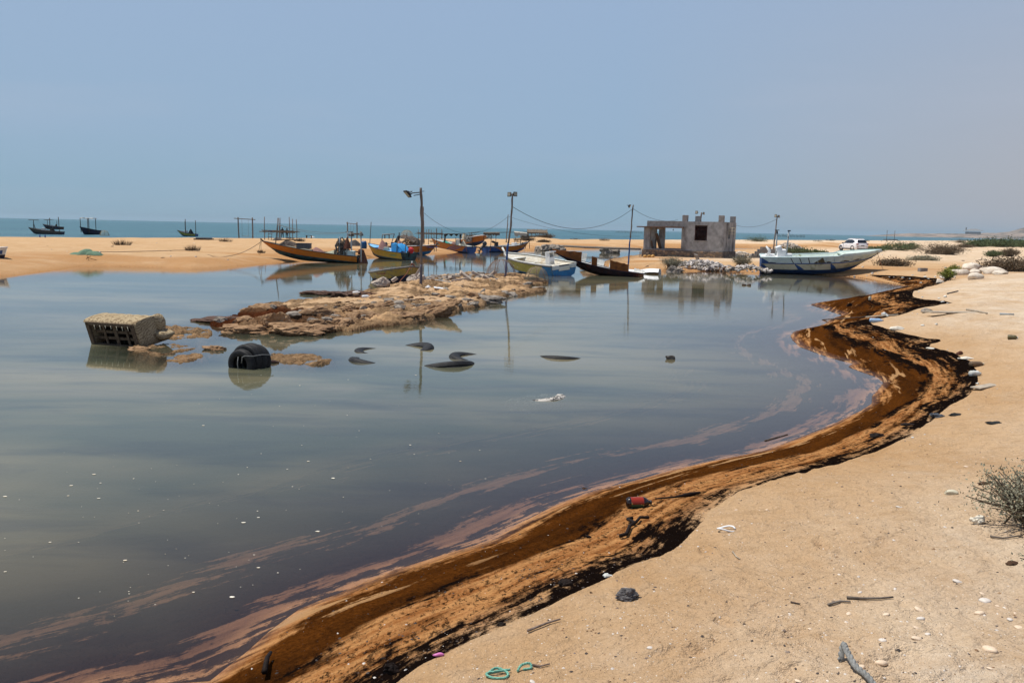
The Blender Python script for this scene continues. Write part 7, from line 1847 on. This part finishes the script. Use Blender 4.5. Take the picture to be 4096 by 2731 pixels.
GT = [(488, 980, 0, 2.6, 1.1, 'dry tuft on a small mound, left of centre of the left sand'), (770, 1003, 0, 2.0, 1.0, 'dry tuft above the anchor rope'), (902, 967, 0, 2.6, 1.0, 'dry tuft left of the swing'), (1198, 966, 0, 2.3, 1.0, 'dry leaning tuft right of the raised platform'),
      (1160, 955, 0, 2.4, .6, 'low dry tuft behind the raised platform'), (1045, 1012, 0, 1.0, .55, 'tiny tuft under the bow rope of the orange boat'), (1738, 968, 0, 2.4, .8, 'faint dry tuft behind the stick posts'), (2075, 962, 0, 3.2, 1.3, 'dry tuft between the thatch awnings'),
      (2418, 963, 0, 3.6, 1.4, 'dry tuft on a mound right of the thatched shade'), (2300, 958, 0, 3.6, .7, 'faint tuft close right of the big dune'), (2448, 955, 0, 2.6, .9, 'tiny tuft near the sea edge before the hut'), (2556, 953, 0, 4.5, 1.3, 'tuft at the sea edge left of the porch'), (2652, 956, 0, 4.0, 1.6, 'round tuft seen through the porch of the hut'),
      (2945, 957, 0, 4.5, 1.5, 'tuft at the sea edge right of the hut'), (2985, 956, 0, 4, 1.0, 'second tuft right of the hut'), (3095, 955, 0, 6, 1.5, 'tuft behind the lamp pole of the launch'), (3272, 967, 0, 5, 1.3, 'tuft on a mound left of the car'), (3322, 963, 0, 6, 1.6, 'tuft on a mound nearest the car'), (3465, 965, 0, 4, 1.2, 'tuft right of the roof of the car'), (2070, 968, 0, 2.0, .5, 'low tuft beneath the thatch awning')]
for i, (u, v, Y, w, h_, l) in enumerate(GT): tuft(u, v, Y, w * .72, h_ * .62, 700 + i, l)
for i, (u, v, Y, w, h_, l) in enumerate(((2120, 960, 160, 4.5, 1.3, 'scrub on the left flank of the thatched dune'), (2150, 958, 162, 5.5, 1.6, 'scrub crowning the thatched dune'), (2185, 970, 150, 4.0, 1.3, 'scrub on the right flank of the thatched dune'), (2108, 972, 140, 3.2, 1.3, 'round scrub low on the left side of the dune'),
        (2175, 978, 128, 2.6, .8, 'small scrub below the thatched dune'), (1880, 952, 150, 5.0, 1.7, 'scrub on the low dune behind the awnings, left half'), (1925, 953, 152, 5.5, 1.7, 'scrub on the low dune behind the awnings, right half'), (3840, 972, 300, 9, 2.4, 'scrub on the far hump right of the car'), (3860, 978, 170, 5, 1.6, 'dark scrub beside the far hump'))):
    p = W(u, v, Y); z_ = h1(p.x, p.y); shrub('dune_scrub', (p.x, p.y, z_ - .1), (w * .9, w * .6, h_ * .6), 130 + i, SAGED, l, 80, 22, .14, 'scrub', 'scrub on the dunes', spread=1.0)

# ================================================================== SMALL LITTER NEAR THE CAMERA
SHELLM = mat('cream_shell', (0.72, 0.58, 0.42), (0.60, 0.44, 0.30), 30, .5, .3, 60, .001)
SHELLW = mat('white_shell', (0.66, 0.60, 0.52), (0.54, 0.47, 0.40), 30, .5, .3, 60, .001)
TARM = mat('tar_lump', (0.008, 0.0055, 0.0045), (0.02, 0.011, 0.007), 20, .7, .8, 40, .006, spec=.12)
def shell_mb():
    mb = MB(); g = []
    for i in range(17):
        th_ = 2 * math.pi * i / 16; row = []
        for j in range(6):
            k = j / 5; c_ = math.cos(th_); rr = .5 * (1 + .03 * (i % 2) * k) * (1 - .22 * max(0, -c_) ** 2 * abs(math.sin(th_)) * 2)
            row.append(Vector((k * math.sin(th_) * rr * (1 if c_ > 0 else 1 - .45 * c_ * c_), k * c_ * .42 - .06 * (1 - k), .24 * math.sqrt(max(0, 1 - k * k)))))
        g.append(row)
    mb.sheet(g); return mb
_sh = [shell_mb().build('seashell', SHELLM, solid=.04), shell_mb().build('seashell', SHELLW, solid=.04)]
SH = 'seashells on the near sand'
big = [(3675, 2440, 46), (3684, 2475, 40), (3666, 2512, 26), (3668, 2555, 52), (3530, 2562, 34), (3940, 2406, 46), (3918, 2455, 40), (4040, 2480, 36), (3958, 2600, 66), (3525, 2655, 56), (3442, 2668, 42), (3545, 2460, 34), (3395, 2456, 28), (3710, 2535, 24), (4075, 2510, 34), (3962, 2675, 30), (3595, 2028, 26), (3672, 2010, 16), (3440, 2370, 22), (3165, 2373, 18), (3580, 2358, 20), (3190, 2728, 40), (3830, 2327, 40), (3240, 2515, 20), (3385, 2490, 18), (3865, 1867, 20), (3928, 2376, 22), (3990, 2424, 20), (4060, 2452, 18), (2945, 2040, 16), (3067, 2039, 14), (3205, 2480, 16), (3126, 2460, 14), (2600, 2590, 30), (2130, 2728, 36), (3030, 2715, 18)]
r = random.Random(9)
for i, (u, v, w) in enumerate(big):
    g = G(u, v); dist = (g - Vector((0, 0, H))).length; s_ = w / F * dist / 1.0
    o = _sh[i % 2] if i < 2 else _sh[r.randrange(2)].copy()
    if i >= 2: C.objects.link(o)
    s_ *= .85; o.scale = (s_, s_ * r.uniform(.75, 1.0), s_ * r.uniform(.7, 1.0)); o.location = (g.x, g.y, g.z - .001); o.rotation_euler = (r.uniform(-.25, .25), r.uniform(-.25, .25), r.uniform(-1.2, 1.2))
    tag(o, 'pale bivalve shell half lying on the near sand', 'shell', SH)
def lump(u, v, wpx, hpx, seed, m, label, name='tar_lump', cat='lump', group=None, amp=.35, rot=None, sub=3):
    g = G(u, v); d = (g - Vector((0, 0, H))).length; w = wpx / F * d * .78; h_ = hpx / F * d * .72
    return tag(MB().rock((0, 0, h_ * .3), (w, w * .6, h_), seed, sub, amp=amp, rot=rot).build(name, m, loc=(g.x, g.y, g.z - .004)), label, cat, group)
TG = 'tar lumps on the oiled band'
for i, (u, v, w, h_, l) in enumerate(((2262, 2338, 58, 38, 'black tar lump like a stub at the outer edge of the oil band'), (2354, 2150, 30, 20, 'small black lump below the bottle'), (2006, 2500, 40, 22, 'flat black lump in the streaked oil'), (1565, 2690, 66, 60, 'largest black lump at the bottom of the oil band'), (1530, 2634, 26, 12, 'thin black lump near the bottom of the band'),
        (2340, 1962, 26, 20, 'brown lump at the water edge'), (3507, 1747, 60, 24, 'dark curved lump on orange sand under the right band'), (3630, 1700, 60, 16, 'dark scrap at the outer edge of the right band'), (3375, 1795, 14, 10, 'tiny triangular black lump'), (3398, 1225, 22, 18, 'black lump near the head of the lagoon'), (3250, 1320, 14, 12, 'small black lump on the tongue of sand'), (2365, 2372, 16, 12, 'little brown stone beside the stub'),
        (4050, 2258, 50, 20, 'dark brown driftwood chunk at the right edge'), (3940, 1938, 52, 18, 'curved piece of bark above the saltbush'))):
    lump(u, v, w, h_, 500 + i, TARM if i not in (5, 11, 12, 13) else mat('brown_bark', (.09, .05, .03), (.04, .025, .015), 9, .9, .8), l, 'tar_lump' if i not in (5, 11, 12, 13) else 'brown_lump', 'lump', TG)
lump(2512, 2395, 98, 62, 33, mat('grey_knotted_lump', (.16, .15, .145), (.08, .075, .075), 12, .95, 1.0, 30, .02), 'grey knotted lump of old rope and concrete on the clean sand', 'grey_lump', 'lump', amp=.45, sub=4)
lump(2500, 2362, 40, 22, 34, CONCL, 'pale stone lying behind the grey knotted lump', 'pale_stone', 'stone')
lump(2430, 2305, 50, 22, 35, WHITE, 'crumpled white rag at the outer edge of the oil', 'white_rag', 'rag', amp=.5)
lump(3803, 1976, 54, 26, 36, CREAMP, 'cream block of foam on the sand left of the saltbush', 'foam_block', 'foam', amp=.08)
lump(3915, 2095, 60, 44, 37, CREAMD, 'crumpled pale paper caught at the foot of the saltbush', 'crumpled_paper', 'paper', amp=.5)
lump(3710, 1250, 52, 26, 38, ROCKG, 'brown mottled rock on clean sand above the right oil band', 'rock', 'rock')
lump(3590, 1320, 62, 20, 39, CREAMD, 'pale flat stone at the edge of the tar below the blue bottle', 'flat_stone', 'stone', amp=.12)
lump(3720, 1396, 36, 12, 40, CREAMD, 'pale board end lying in tar', 'pale_board', 'board', amp=.1)
lump(3838, 1420, 26, 22, 41, BROWNC, 'round brown ball at the right edge of the band', 'brown_ball', 'ball', amp=.1)
lump(3860, 1436, 60, 16, 42, CREAMD, 'white scrap of plastic beside the brown ball', 'white_scrap', 'scrap', amp=.4)
lump(3750, 1668, 60, 20, 43, DGREY, 'crumpled grey bag at the outer edge of the band', 'grey_bag', 'bag', amp=.5)
lump(3820, 1660, 52, 14, 44, BLACKC, 'dark rag right of the crumpled grey bag', 'dark_rag', 'rag', amp=.5)
lump(3975, 1692, 60, 12, 45, BLACKC, 'thin black rag on clean sand at the right', 'dark_rag', 'rag', amp=.5)
lump(3540, 1262, 30, 16, 46, WHITE, 'white plastic scrap above the blue bottle', 'white_scrap', 'scrap', amp=.5)
lump(3479, 1200, 14, 20, 47, CREAMP, 'small white bulb standing on the brown band', 'white_float', 'float', amp=.05)
# litter specks round the head of the lagoon
WL = 'white litter along the tar line'
_pro2 = MB().rock((0, 0, .2), (1.3, .5, .4), 78, 2, amp=.4).build('driftwood_piece', WOODD); g = G(1390, 1003); _pro2.location = g; _pro2.scale = (.3, .3, .3); tag(_pro2, 'tiny dark scrap of wood lying on the open sand beyond the lagoon', 'driftwood', 'dark scraps on the open sand')
_wl = MB().rock((0, 0, .25), (1, .7, .5), 77, 2, amp=.4).build('litter_piece', WHITE); r = random.Random(31); first = True
for (u, v, w) in [(3418, 1107, 20), (3468, 1104, 12), (3490, 1096, 18), (3500, 1128, 8), (3575, 1110, 8), (3612, 1112, 16), (3640, 1116, 10), (3700, 1110, 20), (3714, 1116, 14), (3740, 1110, 12), (3683, 1132, 14), (3676, 1166, 10), (3675, 1170, 8), (3690, 1190, 12), (3772, 1210, 22), (3790, 1215, 16), (3755, 1196, 14), (3780, 1190, 18), (3650, 1254, 10), (3670, 1256, 10), (3550, 1266, 16), (3642, 1262, 8), (3790, 1256, 16), (3690, 1304, 22), (3745, 1300, 18), (3492, 1350, 8), (3540, 1400, 8), (3790, 1400, 8), (3895, 1486, 14), (3910, 1536, 18), (3700, 1738, 14), (3650, 1752, 16), (3430, 2070, 12), (2740, 1935, 8)]:
    g = G(u, v); s_ = w / F * (g - Vector((0, 0, H))).length
    o = _wl if first else _wl.copy()
    if not first: C.objects.link(o)
    first = False; s_ *= .72; o.location = (g.x, g.y, g.z - .003); o.scale = (s_, s_ * r.uniform(.6, 1), s_ * r.uniform(.4, 1)); o.rotation_euler = (0, 0, r.uniform(0, 3))
    tag(o, 'small white scrap of litter along the dark tar line', 'litter', WL)
r = random.Random(61)
for i in range(95):
    u = r.uniform(10, 3100) if i < 70 else r.uniform(3450, 4080); v = (955 + .02 * u + r.random() ** 1.4 * (110 - .045 * u)) if i < 70 else r.uniform(1010, 1110)
    g = G(u, v)
    if g.z < .05: continue
    o = _wl.copy() if i % 3 else _pro2.copy() if i > 3 and '_pro2' in globals() else _wl.copy(); C.objects.link(o); s_ = r.uniform(.07, .26); o.location = g; o.scale = (s_, s_ * r.uniform(.5, 1), s_ * r.uniform(.3, .8)); o.rotation_euler = (0, 0, r.uniform(0, 3))
    if o.data is _wl.data: tag(o, 'tiny white scrap lying on the open sand beyond the lagoon', 'litter', 'white scraps on the open sand')
    else: tag(o, 'tiny dark scrap of wood lying on the open sand beyond the lagoon', 'driftwood', 'dark scraps on the open sand')
# bottles and cans
def bottle(u, v, L, R, yaw, m, label, mcap=BLKP, lab=None, name='plastic_bottle'):
    g = G(u, v); o = empty(name, (g.x, g.y, g.z + R * .9), label=label, cat='bottle', rot=(0, math.pi / 2, yaw))
    MB().lathe([(.001, -L / 2), (R * .85, -L / 2), (R, -L / 2 + R * .3), (R, -L * .1), (R * .94, 0), (R, L * .08), (R, L * .22), (R * .75, L * .32), (R * .36, L * .42), (R * .34, L * .46), (.001, L * .46)], 20).build('bottle_body', m, o)
    MB().lathe([(.001, L * .46), (R * .40, L * .455), (R * .40, L * .52), (.001, L * .52)], 12).build('cap', mcap, o)
    if lab: MB().lathe([(R * 1.02, -L * .36), (R * 1.02, L * .16)], 20).build('label_band', lab, o)
    return o
nl = NT('red_green_label'); pz = nl.sep(nl.coord())
fz = nl.noise(nl.scale(nl.coord(), (1, 1, 1), (0, .5, 0)), 18, 2)
cl = nl.mix(nl.ma('GREATER_THAN', pz[0], .0), (.26, .022, .008), (.03, .07, .035)); cl = nl.mix(nl.rng(fz, .60, .64), cl, (.55, .33, .10)); cl = nl.mix(nl.ma('GREATER_THAN', pz[2], .055), cl, (.26, .022, .008))
nl.finish(nl.pbsdf(cl, .35, 0, .4))
bottle(2555, 2028, .225, .050, .12 + math.pi * 0, mat('dark_bottle', (.02, .012, .010), None, 5, .2, 0, spec=.5), 'dark bottle with a red and green label lying in the oil band', BLKP, nl.mat)
bottle(3505, 1290, .33, .055, -.15, mat('pale_blue_plastic', (.35, .50, .66), (.28, .42, .60), 12, .2, 0, spec=.5), 'pale blue water bottle on the tar above the wide bend', BLUEP)
bottle(3906, 1466, .26, .05, .1, mat('brown_can', (.20, .13, .07), (.12, .08, .05), 12, .5, .1), 'brown bottle right of the widest part of the oil band', CREAMP)
bottle(3900, 1504, .20, .05, .15, WHITE, 'white and grey tin at the right edge of the band', METAL)
bottle(4050, 1358, .18, .05, -.6, mat('olive_tin', (.14, .12, .05), (.10, .08, .04), 12, .5, .1), 'small olive tin on the clean sand at far right', METAL)
# boards and sticks
def stick(pts, r_, m, label, name='stick', cat='stick', lift=.02, n=6):
    q = []
    for (u, v) in pts: g = G(u, v); q.append((g.x, g.y, g.z + lift))
    return tag(MB().tube(q, r_, n, r1=r_ * .6).build(name, m), label, cat)
stick([(3868, 1242), (3910, 1248), (3948, 1256)], .035, WOODP, 'pale straight stick on the sand above the right band')
stick([(3998, 1260), (4056, 1261)], .03, METAL, 'grey straight stick at far right on the sand')
stick([(3790, 1178), (3832, 1167)], .03, WOODG, 'short dark stick near the white boulders')
stick([(3465, 1272), (3530, 1266), (3592, 1262)], .03, WOODP, 'thin pale cane lying across the tar')
stick([(3290, 1282), (3380, 1276), (3470, 1269)], .022, WOODD, 'long dark cane crossing the sand tongue')
stick([(3060, 1770), (3150, 1745)], .015, WOODD, 'dark twig at the water edge')
stick([(3386, 2397), (3450, 2400), (3520, 2399), (3572, 2396)], .009, WOODG, 'long grey stick lying level on the near sand', lift=.012)
stick([(3312, 2425), (3360, 2412), (3402, 2414)], .008, WOODG, 'bundle of short grey twigs left of the long grey stick', lift=.010)
stick([(3162, 2414), (3200, 2420)], .006, WOODD, 'small dark twig on the near sand', lift=.008)
stick([(3960, 2152), (4010, 2160), (4090, 2148)], .008, WOODG, 'bare root running under the saltbush', lift=.012)
stick([(2110, 2532), (2190, 2500), (2240, 2486)], .008, STICK, 'forked dry twig on the clean sand below the oil', lift=.015)
stick([(2130, 2665), (2160, 2670), (2200, 2660)], .006, STICK, 'short dry twig near the bottom of the sand', lift=.01)
stick([(2930, 2212), (2945, 2230), (2960, 2240)], .006, WOODP, 'thin curved pale twig on the clean sand', lift=.008)
stick([(1058, 2720), (1070, 2660), (1084, 2640)], .018, TARM, 'black stick standing at the lower end of the oil band', lift=.05)
# black twisted branch in the oil
tag(MB().tube([tuple(G(u, v) + Vector((0, 0, .03))) for u, v in ((2478, 2158), (2505, 2150), (2520, 2115), (2540, 2105), (2510, 2090), (2530, 2085))], .015, 7).tube([tuple(G(u, v) + Vector((0, 0, .03))) for u, v in ((2545, 2100), (2560, 2082), (2595, 2084))], .013, 6).build('tarred_branch', TARM), 'tar soaked twisted branch below the red labelled bottle', 'branch')
tag(MB().tube([tuple(G(u, v) + Vector((0, 0, .02))) for u, v in ((2620, 2003), (2700, 1996), (2760, 1985), (2800, 1978))], [.006, .010, .020, .012], 7).build('tarred_branch', TARM), 'tar soaked strip right of the red labelled bottle', 'branch')
# thick grey rope at the bottom right, green rope loops at the bottom
def ropeline(pts, r_, m, label, lift=.02, name='rope_end'):
    q = [Vector(G(u, v)) + Vector((0, 0, l)) for (u, v), l in pts]; out = []
    for i in range(len(q) - 1):
        a0 = q[max(i - 1, 0)]; a1 = q[i]; a2 = q[i + 1]; a3 = q[min(i + 2, len(q) - 1)]
        for k in range(8):
            t = k / 8; out.append(.5 * ((2 * a1) + (-a0 + a2) * t + (2 * a0 - 5 * a1 + 4 * a2 - a3) * t * t + (-a0 + 3 * a1 - 3 * a2 + a3) * t ** 3))
    out.append(q[-1]); mb = MB()
    for s_ in range(3):
        h = []; 
        for i, p in enumerate(out):
            a_ = i * .9 + s_ * 2.094; h.append(p + Vector((math.cos(a_) * r_ * .5, 0, math.sin(a_) * r_ * .5 + r_)))
        mb.tube(h, r_ * .62, 6)
    return tag(mb.build(name, m), label, 'rope')
ropeline([((3362, 2648), -.01), ((3368, 2634), .06), ((3385, 2652), .045), ((3420, 2690), .02), ((3470, 2728), .01), ((3510, 2790), .01)], .016, ROPEG, 'end of a thick grey rope curling out of the sand at the bottom')
TEALR = mat('mint_rope', (0.22, 0.48, 0.36), (0.14, 0.34, 0.26), 60, .9, .4)
ropeline([((1950, 2700), .0), ((1985, 2690), .02), ((2030, 2698), .005), ((2020, 2715), .0), ((1970, 2716), .0), ((1948, 2705), .01), ((2040, 2690), .01)], .007, TEALR, 'loop of mint green rope at the bottom edge, left one')
ropeline([((2070, 2690), .0), ((2085, 2678), .02), ((2118, 2670), .02), ((2124, 2676), .0), ((2095, 2682), .0)], .007, TEALR, 'short arch of mint green rope right of the loop')
g = G(1753, 2626); tag(MB().rock((0, 0, .01), (.055, .03, .02), 4, 3, amp=.05, smooth=True).build('pink_pebble', mat('pink_plastic', (.62, .18, .42), None, 5, .4, 0), loc=g), 'small bright pink plastic piece at the outer edge of the oil', 'plastic')
g = G(2905, 2124); tag(MB().tube([(.07 * math.cos(t), .045 * math.sin(t), .018 + .01 * math.sin(2 * t)) for t in [i * .35 for i in range(17)]], .008, 5).build('plastic_ring', WHITE2, loc=g), 'torn white plastic ring on the clean sand', 'plastic')
g = G(3940, 1550); tag(MB().box((0, 0, .02), (.62, .16, .02), rot=(0, 0, .6), bev=.004).build('pale_board', WOODP, loc=g), 'pale flat board lying on sand right of the oil band', 'board')
g = G(3720, 1262); 
tag(MB().box((0, 0, .03), (1.3, .30, .03), rot=(0, 0, .05), bev=.004).build('pale_board', WOODP, loc=G(3810, 1254)), 'long pale split board on the sand above the right band', 'board')
# pebbles, chips and grit over the near sand: nobody could count these
def grit():
    r = random.Random(5); vs = []; fs = []; mi = []
    base = [(1, 0, 0), (.3, .8, 0), (-.7, .6, 0), (-.9, -.3, 0), (0, -.9, 0), (.1, .05, .55)]
    N = 9000; us = np.array([r.uniform(900, 4200) for _ in range(N)]); vv = np.array([1150 + 1600 * r.random() ** .8 for _ in range(N)])
    for i in range(N):
        p = P(us[i], vv[i], .6); 
        vs.append((p.x, p.y))
    a_ = np.array(vs); d, s = shore(a_[:, 0], a_[:, 1]); z = hgt(a_[:, 0], a_[:, 1]); vs = []
    cl = fbm(a_[:, 0] * 1.3, a_[:, 1] * 1.3, 8, 4); band = inside(a_[:, 0], a_[:, 1], RS + OS[::-1])
    for i in range(N):
        if d[i] < .15 or (cl[i] < .5 and r.random() < .8): continue
        dist = math.hypot(a_[i, 0], a_[i, 1]); k = r.random()
        if band[i] and k < .15: continue
        s_ = (.0026 + .010 * r.random() ** 6) * (1 + dist * .04); m = 0 if k < .30 else (1 if k < .62 else (2 if k < .86 else 3))
        if band[i]: m = 1 if k < .9 else 0
        an = r.uniform(0, 6.28); ca, sa = math.cos(an), math.sin(an); b_ = len(vs); ex = r.uniform(.5, 1)
        for (x_, y_, z_) in base: vs.append((a_[i, 0] + (x_ * ca - y_ * sa * ex) * s_, a_[i, 1] + (x_ * sa + y_ * ca * ex) * s_, z[i] + z_ * s_ * r.uniform(.6, 1.2)))
        for q in range(5): fs.append((b_ + q, b_ + (q + 1) % 5, b_ + 5)); mi.append(m)
    mb = MB(); mb.v = vs; mb.f = fs; mb.m = mi; mb.sm = [False] * len(fs)
    tag(mb.build('pebbles', [SHELLW, mat('dark_grit', (.06, .05, .045), (.10, .08, .07), 5, .9, 0), ROCKT, STICK]), 'scattered chips of shell, pebbles and grit over the near sand', 'pebbles', kind='stuff')
grit()
# foam flecks floating on the near water
r = random.Random(8); mb = MB()
for i in range(150):
    cl_ = r.choice([(700, 2000), (1100, 2050), (500, 2300), (1150, 1680), (1600, 1900), (300, 2000), (1250, 1650), (1000, 1650), (1700, 2300), (900, 2250)])
    p = P(min(max(cl_[0] + r.gauss(0, 260), 20), 2300), min(max(cl_[1] + r.gauss(0, 110), 1500), 2500), .004); s_ = .004 + .016 * r.random() ** 4
    if shore(np.array([p.x]), np.array([p.y]))[0][0] > -.5: continue
    mb.add([(p.x + s_ * math.cos(t) * r.uniform(.7, 1.5), p.y + s_ * math.sin(t) * r.uniform(.5, 1), .004) for t in (0, 1, 2, 3, 4.2, 5.2)], [(0, 1, 2, 3, 4, 5)])
tag(mb.build('floating_foam', CREAMD), 'flecks of dry foam floating on the near water', 'foam', kind='stuff')

# ================================================================== FAR SHORE
HILL = mat('far_hill_rock', (0.26, 0.185, 0.14), (0.40, 0.31, 0.24), .012, .95, 0, c3=(0.10, 0.09, 0.07), sc3=.016, t3=(.48, .56), stretch=(1, 1, 3))
CLIFF = mat('pale_sea_cliff', (0.55, 0.45, 0.36), (0.42, 0.33, 0.26), .03, .95, 0)
def hills():
    # ridge height in pixels above the horizon line read along the picture
    us = [3380, 3440, 3500, 3560, 3620, 3700, 3780, 3850, 3900, 3960, 4010, 4060, 4100, 4300, 4700, 5200]
    hs = [0, 2, 5, 9, 11, 12, 14, 15, 17, 18, 22, 34, 41, 60, 75, 80]
    Yd = 3600.0
    n = 220; m = 16
    X = np.zeros((n, m)); Yg = np.zeros((n, m)); Z = np.zeros((n, m))
    for i in range(n):
        u = 3380 + (5200 - 3380) * i / (n - 1); hp = np.interp(u, us, hs) * 1.38; x0 = (u - CX) / F * Yd
        for j in range(m):
            k = j / (m - 1); yy = Yd - 1200 * (x0 / 3000) * 0 + (k - .25) * 1100
            prof = min(1, k / .10) * .30 + .70 * min(1, max(0, (k - .1) / .55)) ** .8
            X[i, j] = x0 * (1 + (k - .25) * .30); Yg[i, j] = yy
            Z[i, j] = -3 + (hp / F * Yd) * 1.05 * prof * (1 + .0 * k)
    Z += (fbm(X * .006, Yg * .012, 61, 5, .6) - .5) * 12 * np.clip(Z / 12, 0, 1)
    return tag(gridmesh('hills', X, Yg, Z, HILL), kind='structure')
hills()
r = random.Random(4)
for i in range(26):
    u = r.uniform(3620, 4096); Y = 3000 + r.uniform(-150, 250); p = W(u, 945, Y); w = r.uniform(30, 90); hh = r.uniform(4, 9)
p = W(3892, 930, 3700); o = empty('hilltop_building', (p.x, 3700, p.z - 6), label='hazy grey building with a pitched roof on the far ridge', cat='building')
MB().box((0, 0, 4), (54, 30, 10)).build('wall', CONC2, o)
MB().add([(-40, -18, 13), (40, -18, 13), (40, 18, 13), (-40, 18, 13), (-14, 0, 22), (16, 0, 22)], [(0, 1, 5, 4), (1, 2, 5), (2, 3, 4, 5), (3, 0, 4)]).build('roof', CONC2, o)
MB().box((-32, 0, 20), (4, 4, 16)).build('tower', CONC2, o)
# low dark scrub along the foot of the hills and stake rows in the sea
def stakes(u0, u1, v, Y, n, label, hh=1.4):
    r = random.Random(int(u0)); mb = MB()
    for i in range(n):
        p = W(u0 + (u1 - u0) * (i + r.random()) / n, v, Y + r.uniform(-8, 8)); mb.tube([(p.x, p.y, -.5), (p.x, p.y, hh * r.uniform(.6, 1.3))], .10, 4)
    return tag(mb.build('stake_row', WOODD), label, 'fishing stakes', kind='stuff')
stakes(2462, 2570, 933, 900, 46, 'row of fishing stakes far out on the sea left of the hut', 1.8)
stakes(3110, 3220, 946, 700, 44, 'row of fishing stakes far out on the sea above the launch', 1.8)
p = W(3560, 978, 300); o = empty('distant_platform', (p.x, 300, .4), label='small distant platform with two tall posts at the sea edge right of the car', cat='platform')
for x_ in (-1.4, 1.4): MB().tube([(x_, 0, -.5), (x_, 0, 4.2)], .08, 5).build('post', WOODD, o)
MB().box((0, 0, .9), (4.2, 2.5, .25)).build('deck', WOODD, o)
# ================================================================== AIR
mb = MB(); mb.box((0, 0, 62), (100000, 100000, 134))
_h = NT('dusty_air'); _v = _h.n('ShaderNodeVolumePrincipled'); _v.inputs['Color'].default_value = (.55, .73, .84, 1); _v.inputs['Density'].default_value = 7e-5; _v.inputs['Anisotropy'].default_value = .1
_h.finish(None, _v.outputs[0])
tag(mb.build('haze', _h.mat), kind='stuff')
